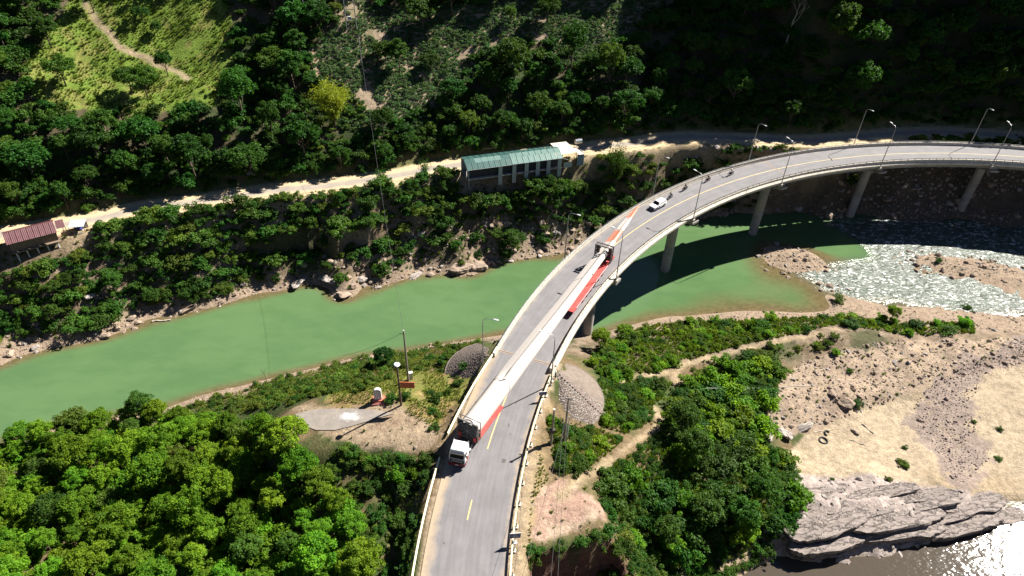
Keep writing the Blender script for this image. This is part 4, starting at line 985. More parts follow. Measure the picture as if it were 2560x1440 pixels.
# ------------------------------------------------------------------ houses on the far bank
def slab(mb, P, Q, R_, S, th=.05):
    P, Q, R_, S = [Vector(p) for p in (P, Q, R_, S)]; n = (Q-P).cross(S-P).normalized()*th
    mb.rings([[P-n, Q-n, R_-n, S-n], [P, Q, R_, S]]); return mb
def sheet_row(t, parent_name, m, A, B, C_, D, n, th=.05, lift=.02, corr=.045):
    """corrugated roofing sheets laid side by side from edge A-D to edge B-C, each a piece"""
    A, B, C_, D = [Vector(p) for p in (A, B, C_, D)]
    for i in range(n):
        a, b = i/n+.004, (i+1)/n-.004; mb = MB(); z = lift*(i % 2)
        p, q, r, s = A.lerp(B, a), A.lerp(B, b), D.lerp(C_, b), D.lerp(C_, a)
        for v in (p, q, r, s): v.z += z
        k = 6; up = (q-p).cross(s-p).normalized()*corr; R1 = []; 
        for j in range(k+1):
            f = j/k; h = up*(1 if j % 2 else 0); R1.append([p.lerp(q, f)+h, s.lerp(r, f)+h])
        n0 = 0
        for j in range(k): mb.quad(R1[j][0], R1[j+1][0], R1[j+1][1], R1[j][1])
        slab(mb, p-up*.2, q-up*.2, r-up*.2, s-up*.2, .03)
        mb.build(parent_name, m, t)
M_TINRED = mat('maroon_roof_sheet', (.105, .041, .047), .55, .1, var=.18, scale=.8, dirt=(.17, .10, .105), dirt_amt=.5, dscale=.5)
M_TINRED2 = mat('brown_red_roof_sheet', (.095, .026, .024), .55, .1, var=.15, scale=.8, dirt=(.055, .025, .022), dirt_amt=.5, dscale=.4)
M_TEAL = mat('teal_roof_sheet', (.026, .078, .070), .5, .1, var=.10, scale=.6, dirt=(.055, .125, .115), dirt_amt=.4, dscale=.3)
M_TEAL2 = mat('faded_teal_roof_sheet', (.098, .170, .153), .5, .1, var=.08, scale=.6, dirt=(.09, .165, .15), dirt_amt=.4, dscale=.3)
M_WOOD = mat('weathered_timber', (.16, .115, .08), .85, var=.25, scale=3)
M_TIN = mat('grey_tin_sheet', (.42, .43, .44), .45, .3, var=.2, scale=1.2, dirt=(.22, .16, .12), dirt_amt=.5, dscale=.8)
M_POSTW = mat('whitewashed_post', (.42, .42, .40), .8, var=.12, scale=2)
M_PANEL = mat('pale_wall_panel', (.33, .36, .35), .7, var=.1)
def stilt_house():
    c = at(82, 572, -1.6); c2 = np.array([c[0], c[1]]); rd = (ROADLINE[60]-ROADLINE[58]); 
    P1 = at(20, 610, -1.9); P2 = at(137, 580, -1.9); ax = P2-P1; rz = math.atan2(ax[1], ax[0])
    L = np.linalg.norm(ax[:2]); base = (P1+P2)/2
    zf = -4.6
    t = thing('stilt_house', 'timber house on posts with maroon corrugated gable roof beside the country road', 'house', (base[0], base[1], zf), rz)
    h = L/2+.4; D = 5.6                                            # local y: 0 = river eave, grows towards the road
    ze, zr = 2.55, 4.15
    sheet_row(t, 'roof_sheet', M_TINRED, (-h, -.1, ze), (h, -.1, ze), (h, 2.75, zr), (-h, 2.75, zr), 9)
    sheet_row(t, 'roof_sheet', M_TINRED2, (h, 5.9, ze-.1), (-h, 5.9, ze-.1), (-h, 2.80, zr+.03), (h, 2.80, zr+.03), 9)
    MB().rings([[(x, 2.6, zr-.02), (x, 2.78, zr+.12), (x, 2.96, zr-.02)] for x in (-h-.03, h+.03)]).build('ridge_cap', M_TINRED2, t)
    sheet_row(t, 'porch_sheet', M_TINRED, (h+.03, 2.0, 2.3), (h+1.7, 2.0, 2.25), (h+1.7, 4.9, 2.75), (h+.03, 4.9, 2.8), 3)
    for y in (1.0, 5.4): MB().box((0, y, 1.35), (L-.3, .12, 2.5)).build('wall', M_WOOD, t)
    for s in (-1, 1): MB().prism([(-.06, 1.0), (.06, 1.0), (.06, 5.4), (-.06, 5.4)], .1, 2.55).build('gable_wall', M_WOOD, t, loc=(s*(L/2-.15), 0, 0))
    MB().box((0, 2.9, .0), (L+.2, 5.6, .18)).build('floor', M_WOOD, t)
    n = 9
    for i in range(n):
        x = -L/2+.4+(L-.8)*i/(n-1); MB().box((x, .93, 1.3), (.9*(L-.8)/(n-1)*1.0, .03, 2.2)).build('wall_board', M_WOOD, t)
    for i in range(5):
        x = -L/2+.5+(L-1.0)*i/4
        for y in (.45, 3.0):
            w = base+0; gx = base[0]+x*math.cos(rz)-y*math.sin(rz); gy = base[1]+x*math.sin(rz)+y*math.cos(rz); g = float(zt(gx, gy))-zf
            MB().tube([(x, y, g-.5), (x, y, -.08)], .16, 8).build('post', M_POSTW, t)
    for s in (1.2, 1.65):
        MB().box((h+s, 2.1, 1.1), (.12, .12, 2.3)).build('porch_post', M_WOOD, t)
    MB().box((h+1.0, 2.0, .7), (1.2, .08, .9)).build('porch_board', mat('orange_timber', (.38, .24, .15), .8), t)
stilt_house()
def tin_shed():
    a = at(172, 560, -2.6); b = at(212, 557, -2.6); ax = b-a; rz = math.atan2(ax[1], ax[0]); L = np.linalg.norm(ax[:2]); c = (a+b)/2; g = -4.7
    t = thing('tin_shed', 'small open shed with pale tin roof to the right of the stilt house', 'shed', (c[0], c[1], g), rz)
    sheet_row(t, 'roof_sheet', M_TIN, (-L/2, -1.3, 1.9), (L/2, -1.3, 1.9), (L/2, 1.3, 2.35), (-L/2, 1.3, 2.35), 5)
    for x in (-L/2+.15, L/2-.15):
        for y in (-1.1, 1.1): MB().box((x, y, .55), (.1, .1, 2.7)).build('post', M_WOOD, t)
    MB().box((0, 1.05, .9), (L-.4, .05, 1.6)).build('back_wall', M_TIN, t)
    MB().box((.2, -1.25, -.15), (1.6, .06, 1.0)).build('front_panel', M_POSTW, t)
    MB().box((-.2, .2, .3), (1.4, .8, .7)).build('counter', mat('blue_tarpaulin', (.03, .04, .16), .7), t)
tin_shed()
def long_house():
    zg = -2.4; ze = zg+3.0
    A = at(1168, 427, ze); B = at(1408, 396, ze); ax = B-A; rz = math.atan2(ax[1], ax[0]); L = np.linalg.norm(ax[:2])
    t = thing('long_house', 'long low building with teal corrugated roof of two shades', 'house', (A[0], A[1], zg), rz)
    zr = 4.35; D1 = 3.0; D2 = 5.4; n = 16; m = n//2-1
    # front slope: two planes (a low and a flatter upper one), the right half faded and a little higher
    for (x0, x1, M1, k, dz) in ((0, L*.46, M_TEAL, 8, 0), (L*.46, L, M_TEAL2, 9, .10)):
        sheet_row(t, 'roof_sheet', M1, (x0, 0, 3.0+dz), (x1, 0, 3.0+dz), (x1, D1*.62, 3.98+dz), (x0, D1*.62, 3.98+dz), k, lift=.006, corr=.012)
    sheet_row(t, 'roof_sheet', M_TEAL, (0, D1*.62, 3.985), (L*.10, D1*.62, 3.985), (L*.10, D1+.5, 4.4), (0, D1+.5, 4.4), 2, lift=.006, corr=.012)
    sheet_row(t, 'roof_sheet', M_TEAL2, (L*.10, D1*.62, 3.985), (L*.37, D1*.62, 3.985), (L*.37, D1+.5, 4.4), (L*.10, D1+.5, 4.4), 4, lift=.006, corr=.012)
    sheet_row(t, 'roof_sheet', M_TEAL, (L*.37, D1*.62, 3.985), (L*.46, D1*.62, 3.985), (L*.46, D1+.5, 4.4), (L*.37, D1+.5, 4.4), 2, lift=.006, corr=.012)
    sheet_row(t, 'roof_sheet', M_TEAL2, (L*.46, D1*.62, 4.09), (L, D1*.62, 4.09), (L, D1+.5, 4.5), (L*.46, D1+.5, 4.5), 8, lift=.006, corr=.012)
    sheet_row(t, 'roof_sheet', M_TEAL, (L, D2+1.2, 3.6), (0, D2+1.2, 3.6), (0, D1+.52, 4.41), (L, D1+.52, 4.51), 16, lift=.006, corr=.012)
    slab(MB(), (0, -.02, 2.98), (L, -.02, 3.08), (L, .02, 3.14), (0, .02, 3.04), .06).build('eave_trim', M_POSTW, t)
    MB().box((L/2, 6.2, 1.6), (L, .15, 3.4)).build('rear_wall', M_PANEL, t)
    MB().box((L/2, 3.4, -.02), (L, 6.0, .2)).build('floor', M_CONC, t)
    for i, f in enumerate((.02, .345, .49, .62, .74, .855, .975)):
        x = f*L; gx = A[0]+x*math.cos(rz); gy = A[1]+x*math.sin(rz)
        MB().box((x, .55, .1), (1.05 if i else .2, .14, 5.4)).build('wall_panel', M_PANEL, t)
    MB().box((L/2, 1.4, 1.4), (L-.6, .1, 2.8)).build('inner_wall', mat('dark_boarding', (.03, .03, .035), .8), t)
    for x in (.1, L*.25): MB().tube([(x, .15, 3.0), (x, .15, -3.0)], .06, 6).build('post', M_DARK, t)
    mb = MB(); 
    for x in (L*.22, L*.36): mb.tube([(x, D2+.6, 3.7), (x, D2+.6, 5.4)], .045, 5)
    mb.tube([(L*.22, D2+.6, 5.4), (L*.36, D2+.6, 5.45)], .045, 5); mb.build('roof_frame', M_DARK, t)
    # canopy with pale membrane roof at the right end
    q = thing('canopy', 'open carport with flat cream roof joined to the teal building', 'carport', (A[0]+(L+.1)*math.cos(rz), A[1]+(L+.1)*math.sin(rz), zg), rz)
    Mc = mat('cream_roof_sheet', (.66, .58, .47), .6, var=.06, scale=.6, dirt=(.5, .42, .33), dirt_amt=.3)
    sheet_row(q, 'roof_sheet', Mc, (.1, 1.2, 3.5), (4.9, 1.9, 3.35), (3.6, 7.4, 3.95), (-1.2, 7.2, 4.1), 6, lift=.01)
    sheet_row(q, 'roof_sheet', Mc, (4.95, 1.0, 2.95), (6.6, 1.1, 2.85), (5.2, 5.0, 3.2), (3.7, 4.8, 3.25), 2, lift=.01)
    for x, y in ((.3, 1.5), (4.7, 2.0), (3.4, 7.0), (-.8, 7.0)): MB().box((x, y, 1.4), (.14, .14, 4.2)).build('post', M_DARK, q)
    MB().box((5.6, 1.3, 1.2), (1.9, .12, 3.4)).build('side_wall', mat('blue_grey_wall', (.16, .22, .27), .7), q)
    MB().box((6.55, 2.6, 1.2), (.12, 2.6, 3.4)).build('end_wall', mat('blue_grey_wall', (.16, .22, .27), .7), q)
    MB().box((2.0, 1.3, .2), (2.4, .1, 1.6)).build('low_wall', M_PANEL, q)
    mb = MB(); mb.tube([(-.3, .6, 2.9), (1.6, .2, 2.2)], .06, 5); mb.tube([(2.6, 1.4, 1.2), (4.2, 1.5, 2.6)], .05, 5); mb.build('brace', M_PANEL, q)
    g = A+0; w = at(1446, 353, 2.2); zz = float(zt(w[0], w[1]))
    k = thing('water_tank', 'shiny cylindrical steel water tank on a stand behind the cream canopy', 'water tank', (w[0], w[1], zz), rz+.05)
    hh = 2.2-zz
    MB().cyl((0, 0, hh), .62, 1.9, 18, 'x').build('tank', mat('stainless_steel', (.6, .6, .62), .25, .8, var=.05), k)
    mb = MB()
    for x in (-.7, .7):
        for y in (-.4, .4): mb.box((x, y, (hh-.7)/2), (.07, .07, hh-.6))
        mb.box((x, 0, hh-.68), (.08, .9, .08))
    mb.box((0, -.4, hh-.68), (1.5, .08, .08)); mb.build('stand', M_DARK, k)
    MB().cyl((0, 0, hh+.68), .15, .12, 10).build('lid', M_GALV, k)
long_house()

# ------------------------------------------------------------------ poles, wires, signs, marker stone
def vert_h(B, top):
    """height of an upright standing at B whose head shows at image row top"""
    a, b = .3, 40
    for _ in range(40):
        m = (a+b)/2
        if proj((B[0], B[1], B[2]+m))[1] > top: a = m
        else: b = m
    return b
M_POLEC = mat('pole_concrete', (.20, .165, .14), .85, var=.15, dirt=(.08, .06, .05))
def wire(label, A, B, sag, r=.022, m=None):
    A, B = Vector(A), Vector(B); pts = []
    for i in range(25):
        f = i/24; p = A.lerp(B, f); p.z -= sag*4*f*(1-f); pts.append(p)
    return tag(MB().tube(pts, r, 4, False).build('power_line', m or mat('wire_metal', (.06, .06, .06), .6)), label, 'cable', 'overhead cables')
UP = hit(1021, 953); hU = vert_h(UP, 829)
t = thing('utility_pole', 'tall concrete utility pole on the left lawn beside the orange board', 'utility pole', tuple(UP), 0)
MB().tube([(0, 0, -.6), (0, 0, hU)], [.24, .13], 8).build('pole', M_POLEC, t)
MB().box((0, 0, hU+.15), (.2, .2, .34)).build('insulator', M_POSTW, t); MB().box((-.4, 0, hU-.5), (.7, .1, .1)).build('bracket', M_DARK, t)
bx = hit(1028, 948); b_ = thing('meter_box', 'pale upright metal cabinet behind the utility pole', 'cabinet', tuple(bx), .3); MB().box((0, 0, .8), (.6, .45, 1.8)).build('cabinet', M_POSTW, b_); MB().box((0, 0, 1.73), (.66, .52, .07)).build('lid', M_WHITE, b_); MB().box((0, -.235, .9), (.5, .02, 1.3)).build('door', M_PANEL, b_)
# lamp post with round cap and board
SP = hit(1003, 1013); hS = vert_h(SP, 912)
t = thing('sign_post', 'dark post with white disc cap and orange board on the left lawn', 'sign post', tuple(SP), 0)
MB().tube([(0, 0, -.4), (0, 0, hS)], [.20, .14], 8).build('post', mat('rusty_post', (.10, .06, .045), .7), t)
MB().cyl((0, 0, hS+.12), .52, .16, 16, r2=.38).build('cap', M_WHITE, t); MB().cyl((0, 0, hS+.22), .12, .05, 8).build('cap_boss', M_GALV, t)
hb = vert_h(SP, 962)
M_OR = mat('orange_board_paint', (.42, .115, .045), .6, var=.12, scale=2)
bd = MB().box((1.35, .05, hb-.05), (2.3, .10, 1.35)).build('board', M_OR, t)
mb = MB()
for r_, n in ((.42, 7), (.14, 9), (-.14, 8), (-.42, 6)):
    for i in range(n): mb.box((1.35-.95+i*1.9/max(n-1, 1)*.95, -.008, hb-.05+r_), (.12, .012, .10))
mb.build('lettering', mat('faded_red_lettering', (.30, .07, .035), .6), t)
# marker stone
K = hit(946, 1000)
t = thing('marker_stone', 'white round topped marker stone on a red brick plinth beside the parking pad', 'marker stone', tuple(K), .15)
prof = [(-.62, 0), (.62, 0), (.62, 1.9)]+[(.62*math.cos(a), 1.9+.5*math.sin(a)) for a in (.35, .8, 1.2, math.pi/2, 1.94, 2.34, 2.79)]+[(-.62, 1.9)]
MB().rings([[(x, y, z+.35) for x, z in prof] for y in (.25, -.25)]).build('slab', mat('white_stone', (.60, .59, .57), .7, var=.08), t)
mb = MB()
for r_, n, w in ((2.05, 4, .12), (1.65, 5, .11), (1.25, 4, .13), (.9, 3, .12)):
    for i in range(n): mb.box((-.4+i*.8/max(n-1, 1), -.256, r_+.25), (w, .015, .16))
mb.build('lettering', M_BLACK, t)
M_BRICKR = mat('red_plinth_paint', (.46, .13, .085), .7, var=.15, scale=3)
MB().box((.1, .0, .12), (2.2, 1.3, .5), top=.9).build('plinth', M_BRICKR, t)
mb = MB().box((1.35, -.55, -.15), (1.3, 2.4, .55), rz=-.25, top=.95); mb.build('step', M_BRICKR, t)
MB().box((-.3, -.95, .0), (1.5, .5, .34)).build('kerb', mat('dark_red_paint', (.16, .05, .04), .7), t)
# blue road signs with lines of white lettering, facing the traffic coming from the near end
def blue_sign(label, base_px, size, hgt, rows, rz, z=None):
    P = hit(*base_px); t = thing('road_sign', label, 'road sign', (P[0], P[1], P[2] if z is None else z), rz, 'blue road signs on the right verge')
    w, h = size
    MB().tube([(0, .06, -.3), (0, .06, hgt+h)], .045, 6).build('post', mat('rusty_white_post', (.5, .4, .36), .6), t)
    MB().cyl((0, .06, .06), .36, .22, 12, r2=.3).build('footing', M_POSTW, t)
    MB().box((0, 0, hgt+h/2), (w, .04, h)).build('board', M_BLUE, t)
    mb = MB()
    for s in (-1, 1): mb.box((s*(w/2-.015), -.005, hgt+h/2), (.03, .05, h+.03)); mb.box((0, -.005, hgt+h/2+s*(h/2)), (w-.03, .05, .03))
    mb.build('border', M_LETTER, t)
    mb = MB(); rg = random.Random(5)
    for i, (n, wd) in enumerate(rows):
        z = hgt+h*(1-(i+.75)/(len(rows)+.5)); x = -wd/2*w
        chars = int(n*1.0); cw = wd*w/chars
        for c in range(chars):
            if rg.random() < .15: continue
            hh = h/(len(rows)+.5)*.55; xx = x+(c+.5)*cw
            mb.box((xx-cw*.25, -.026, z), (cw*.18, .012, hh))
            if rg.random() < .7: mb.box((xx+cw*.18, -.026, z), (cw*.18, .012, hh))
            mb.box((xx, -.0262, z+rg.choice((-.4, 0, .4))*hh), (cw*.5, .011, hh*.22))
    mb.build('lettering', M_LETTER, t); return t
blue_sign('near blue notice sign with five lines of white lettering on the right verge', (1287, 1358), (1.5, 1.15), 1.25, ((12, .78), (6, .42), (5, .36), (12, .82), (7, .46)), .12)
blue_sign('far blue notice sign with two lines of lettering by the end of the right guardrail', (1356, 1000), (1.3, .8), 1.2, ((6, .5), (10, .75)), .15)
# triangular warning sign seen from behind, left verge
P = hit(1128, 1050); t = thing('warning_sign', 'dark back of a triangular warning sign on the left verge', 'road sign', tuple(P), .2)
MB().tube([(0, 0, -.3), (0, 0, 2.5)], .04, 6).build('post', M_GALV, t)
MB().rings([[(-.55, y, 1.75), (.55, y, 1.75), (0, y, 2.7)] for y in (.05, .02)]).build('board', M_DARK, t)
# transformer poles right of the road
PA = hit(1377, 1112); hA = vert_h(PA, 1026)
t = thing('utility_pole', 'short leaning-shadow utility pole with insulator among bushes right of the road', 'utility pole', tuple(PA), 0); t['label'] = 'shorter dark utility pole with a wire loop at its foot, right of the road'
MB().tube([(0, 0, -.5), (0, 0, hA)], [.2, .13], 8).build('pole', M_POLEC, t); MB().box((0, 0, hA+.12), (.3, .3, .26)).build('insulator', M_POSTW, t); MB().box((0, 0, hA*.42), (.9, .5, .7)).build('junction_box', M_DARK, t)
PB = hit(1409, 1105); hB = vert_h(PB, 994)
t = thing('utility_pole', 'taller dark utility pole behind the short one, right of the road', 'utility pole', tuple(PB), 0)
MB().tube([(0, 0, -.5), (0, 0, hB)], [.19, .12], 8).build('pole', M_POLEC, t); MB().box((0, 0, hB-.3), (1.2, .1, .1)).build('crossarm', M_DARK, t)
mb = MB()
for i in range(21): a = i*2*math.pi/20; mb.v.append((0, 0, 0)) if False else None
loop = [(PA[0]+.9+.7*math.cos(a), PA[1]+.2+.55*math.sin(a), float(zt(PA[0]+.9, PA[1]+.2))+.12) for a in np.linspace(0, 2*math.pi, 22)]
tag(MB().tube(loop, .06, 5).build('cable_coil', M_BLACK), 'loop of black cable on bare earth at the foot of the shorter pole', 'cable')
PC = hit(1417, 1098); hC = vert_h(PC, 1042)
t = thing('utility_pole', 'slim pale post leaning beside the taller dark utility pole', 'utility pole', tuple(PC), 0); MB().tube([(0, 0, -.4), (0, 0, hC)], [.1, .08], 8).build('pole', M_POSTW, t); MB().box((0, 0, hC), (.16, .16, .1)).build('cap', M_GALV, t)
tB = (PB[0], PB[1], PB[2]+hB-.25)
for i, (px, z) in enumerate((((1375, 1470), -.1), ((1392, 1470), .2), ((1300, 1470), 0.5))):
    E_ = at(px[0], px[1], 6); wire('thin cable running down past the red earth patch, '+('nearest the road', 'middle one', 'farthest from the road')[(1, 2, 0)[i]], (E_[0], E_[1]-0, 7.0), (tB[0]+(i-1)*.5, tB[1], tB[2]), .8)
# far poles on the mountain side
HILLP = []
for base, top, lab in (((905, 168), 88, 'slim grey pole standing in the crop field on the slope'), ((867, 74), -40, 'left pole of the pair at the upper edge of the crop field'), ((892, 76), -38, 'right pole of the pair at the upper edge of the crop field'), ((764, 52), -60, 'slim grey pole in front of the dark trees at the top of the slope')):
    P = hit(*base); h = vert_h(P, top); HILLP.append((P, h))
    t = thing('utility_pole', lab, 'utility pole', tuple(P), 0); MB().tube([(0, 0, -.5), (0, 0, h)], [.17, .11], 8).build('pole', M_GALV, t)
    MB().box((0, 0, h-.4), (1.6, .1, .12)).build('crossarm', M_DARK, t)
P1, P2 = HILLP[1][0], HILLP[2][0]
t = thing('pole_crossarm', 'steel crossbeams with a grey box bolted between the pair of hillside poles', 'crossbeam', tuple((P1+P2)/2+np.array([0, 0, 2.5])), math.atan2(P2[1]-P1[1], P2[0]-P1[0]))
Ld = np.linalg.norm((P2-P1)[:2]); MB().box((0, -.15, 0), (Ld+.3, .1, .15)).build('lower_beam', M_GALV, t); MB().box((0, -.15, 3.2), (Ld+.3, .1, .15)).build('upper_beam', M_GALV, t); MB().box((-.2, -.3, .9), (1.0, .6, .9)).build('transformer', M_PANEL, t)
hp = HILLP[0]; wire('long thin overhead cable crossing the river from the left lawn pole to the slope', (UP[0], UP[1], UP[2]+hU+.2), (hp[0][0], hp[0][1], hp[0][2]+hp[1]-.4), 5.0, .025)
q = hit(858, 902); wire('short overhead cable dropping left from the lawn pole into the riverside bushes', (UP[0]-.5, UP[1], UP[2]+hU-.5), (q[0], q[1], q[2]+1.5), .6, .022)
q1, q2 = hit(1760, 992), hit(2040, 964); wire('pale cable strung across the bushes towards the rubble bank', (q1[0], q1[1], q1[2]+2.5), (q2[0], q2[1], q2[2]+.4), .5, .05, M_POSTW)
q1, q2 = hit(1393, 938), hit(1470, 985); 
# two old tyres on the sand
for (px, py), r, lab, rot in (((2058, 1102), .75, 'black tyre lying whole on the yellow sand', 0), ((2068, 1084), .55, 'broken half buried tyre behind the whole tyre on the sand', .6)):
    P = hit(px, py); R = []
    for i in range(24):
        a = 2*math.pi*i/24; R.append([((r+.16*math.cos(q))*math.cos(a), (r+.16*math.cos(q))*math.sin(a), .12+.15*math.sin(q)) for q in (2*math.pi*j/8 for j in range(8))])
    o_ = MB().rings(R+[R[0]] if rot == 0 else R[:15], caps=rot > 0).build('tyre', M_RUBBER, None, tuple(P), (rot*.5, 0, rot)); tag(o_, lab, 'tyre')
# driftwood
def log(px0, px1, r, lab, z=None, cat='log', m=None):
    a, b = hit(*px0), hit(*px1)
    if z is not None: a, b = at(px0[0], px0[1], z), at(px1[0], px1[1], z)
    m_ = (a+b)/2; pts = [tuple(a*(1-f)+b*f+np.array([0, .12*math.sin(7*f), r*.5+.06*math.sin(9*f)])) for f in np.linspace(0, 1, 8)]
    pts = [(p[0]-m_[0], p[1]-m_[1], p[2]-m_[2]) for p in pts]
    o_ = MB().tube(pts, [r*(.7+.3*math.sin(3*i+.5)) for i in range(8)], 7).build('driftwood', m or mat('bleached_wood', (.42, .35, .28), .85, var=.2, scale=4), None, tuple(m_)); return tag(o_, lab, cat)
log((381, 805), (426, 801), .28, 'pale driftwood log floating off the left bank', ZW)
log((2035, 1082), (2085, 1073), .10, 'short grey stick on the sand above the two tyres')
log((2125, 1100), (2160, 1112), .10, 'crooked twig on the sand right of the two tyres')
log((2155, 1060), (2185, 1085), .16, 'bleached forked driftwood at the head of the sand')
log((1880, 985), (1925, 1000), .10, 'bare stick across the brown rock face above the sand')
log((1000, 800), (1010, 806), .1, 'small dark snag floating in mid river', ZW) if False else None
# ------------------------------------------------------------------ foliage
L_DARK = leaf_mat('leaf_dark', (.015, .052, .007), (.050, .125, .015), .38)
L_MID = leaf_mat('leaf_mid', (.020, .062, .008), (.068, .145, .017), .40)
L_BRIGHT = leaf_mat('leaf_bright', (.048, .128, .008), (.185, .320, .018), .50)
L_OLIVE = leaf_mat('leaf_olive', (.045, .085, .010), (.125, .185, .024), .40)
L_YEL = leaf_mat('leaf_yellow', (.11, .155, .012), (.29, .31, .03), .42, .04)
L_CROP = leaf_mat('leaf_crop', (.036, .084, .028), (.10, .175, .064), .34)
L_GRASS = leaf_mat('grass_blade', (.075, .125, .014), (.20, .215, .035), .40)
L_DRY = leaf_mat('dry_leaf', (.13, .10, .045), (.22, .17, .08), .25)
M_BARK = mat('bark', (.095, .070, .050), .9, var=.25, scale=3)
M_BARKP = mat('pale_bark', (.34, .29, .23), .85, var=.2, scale=3)
def leaf_quads(P, Nn, size, rg, asp=.62):
    n = len(P); a = rg.normal(size=(n, 3)); a -= (a*Nn).sum(1)[:, None]*Nn; a /= np.linalg.norm(a, axis=1)[:, None]+1e-9
    b = np.cross(Nn, a); s = (size*(.65+.7*rg.random(n)))[:, None]*.5
    V = np.stack([P-a*s, P-b*s*asp+Nn*s*.25, P+a*s, P+b*s*asp+Nn*s*.25], 1).reshape(-1, 3)
    return V, np.arange(n*4).reshape(-1, 4)
def crown_mesh(name, m, blobs, nleaf, size, seed, up=.45, zmin=-.5):
    rg = np.random.default_rng(seed); C_ = np.array([b[0] for b in blobs]); r = np.array([b[1] for b in blobs]); w = r**2/np.sum(r**2)
    i = rg.choice(len(blobs), nleaf, p=w); d = rg.normal(size=(nleaf*1, 3)); d[:, 2] = np.where(d[:, 2] < zmin, -d[:, 2], d[:, 2]); d /= np.linalg.norm(d, axis=1)[:, None]
    P = C_[i]+d*r[i][:, None]*(1-.5*rg.random(nleaf)**2+.6*rg.random(nleaf)**4)[:, None]*np.array([1, 1, .85])
    Nn = d*.7+np.array([0, 0, up])+rg.normal(size=(nleaf, 3))*.62; Nn /= np.linalg.norm(Nn, axis=1)[:, None]
    V, Fq = leaf_quads(P, Nn, size, rg)
    me = np_mesh(name, V, Fq); bt = rg.random(len(blobs))
    attr(me, 'tint', np.clip(.55*bt[i]+.55*rg.random(nleaf)-.05, 0, 1), 'FLOAT', 'FACE'); me.materials.append(m); return me
def blob_tree(seed, rx, rz, cz, nb, br):
    rg = np.random.default_rng(seed); B = []
    for j in range(nb):
        d = rg.normal(size=3); d[2] = abs(d[2])*.9-.25; d /= np.linalg.norm(d); f = .5+.5*rg.random()**.7
        B.append(((d[0]*rx*f, d[1]*rx*f*(.8+.3*rg.random()), cz+d[2]*rz*f), br*(.65+.7*rg.random())))
    B.append(((0, 0, cz), rx*.45)); return B
def trunk_mesh(seed, h, r, cz, rx, m, nl=5):
    rg = random.Random(seed); mb = MB(); lean = (rg.uniform(-.4, .4), rg.uniform(-.4, .4))
    mb.tube([(0, 0, -.8), (lean[0]*.3, lean[1]*.3, h*.35), (lean[0], lean[1], h*.7)], [r, r*.75, r*.5], 6)
    for j in range(nl):
        a = rg.uniform(0, 6.28); z0 = h*rg.uniform(.3, .6); R_ = rx*rg.uniform(.5, .85)
        mb.tube([(lean[0]*.5, lean[1]*.5, z0), (R_*.5*math.cos(a), R_*.5*math.sin(a), z0+h*.15), (R_*math.cos(a), R_*math.sin(a), cz+rg.uniform(-.4, .8))], [r*.45, r*.3, r*.1], 5)
    me = mb.mesh('trunk', True); me.materials.append(m); return me
TREES = {}
for fam, m, n, leaf in (('dark', L_DARK, 4600, .44), ('bright', L_BRIGHT, 6400, .36), ('mid', L_MID, 4200, .38), ('olive', L_OLIVE, 3800, .40)):
    TREES[fam] = []
    for s in range(5):
        rx = (3.3, 3.7, 3.0, 3.5, 2.8)[s]; rz = (2.5, 2.2, 3.2, 2.6, 3.4)[s]; cz = (5.0, 4.6, 5.6, 5.0, 5.8)[s]
        cm = crown_mesh('crown', m, blob_tree(100+s+len(fam)*7, rx, rz, cz, (80, 95, 75, 88, 72)[s], .55), n, leaf, 200+s+len(fam))
        TREES[fam].append((cm, trunk_mesh(300+s, cz+1.0, .22, cz, rx, M_BARK)))
SHRUBS = {}
for fam, m, n, leaf in (('mid', L_MID, 1300, .26), ('dark', L_DARK, 1200, .28), ('bright', L_BRIGHT, 1300, .27), ('olive', L_OLIVE, 1300, .24), ('crop', L_CROP, 150, .22), ('dry', L_DRY, 500, .22)):
    SHRUBS[fam] = []
    for s in range(4):
        rg = np.random.default_rng(400+s+len(fam)*3)
        B = [((rg.normal()*.62, rg.normal()*.62, .35+.95*rg.random()), .2+.32*rg.random()) for _ in range(20)]+[((0, 0, .6), .6)]
        if fam == 'crop': B = [((rg.normal()*.22, rg.normal()*.22, .26), .26) for _ in range(5)]
        SHRUBS[fam].append(crown_mesh('shrub', m, B, n, leaf, 500+s, .5, -.3))
def tree(fam, x, y, sc_, label, cat='tree', group=None, name='broadleaf_tree', v=None, sz=None):
    v = random.randrange(5) if v is None else v; z = float(zt(x, y))
    t = thing(name, label, cat, (x, y, z-.15), random.uniform(0, 6.28), group); q = sc_*random.uniform(.85, 1.15)
    t.scale = (sc_, sc_, q if sz is None else sz)
    add('crown', TREES[fam][v][0], None, t); add('trunk', TREES[fam][v][1], None, t); return t
def shrub(fam, x, y, sc_, label, group=None, name='shrub', v=None, cat='shrub'):
    v = random.randrange(4) if v is None else v; z = float(zt(x, y))
    o_ = add(name, SHRUBS[fam][v], None, None, (x, y, z-.1), (random.uniform(-.12, .12), random.uniform(-.12, .12), random.uniform(0, 6.28)), (sc_, sc_*random.uniform(.85, 1.15), sc_*random.uniform(.7, 1.1)))
    return tag(o_, label, cat, group)
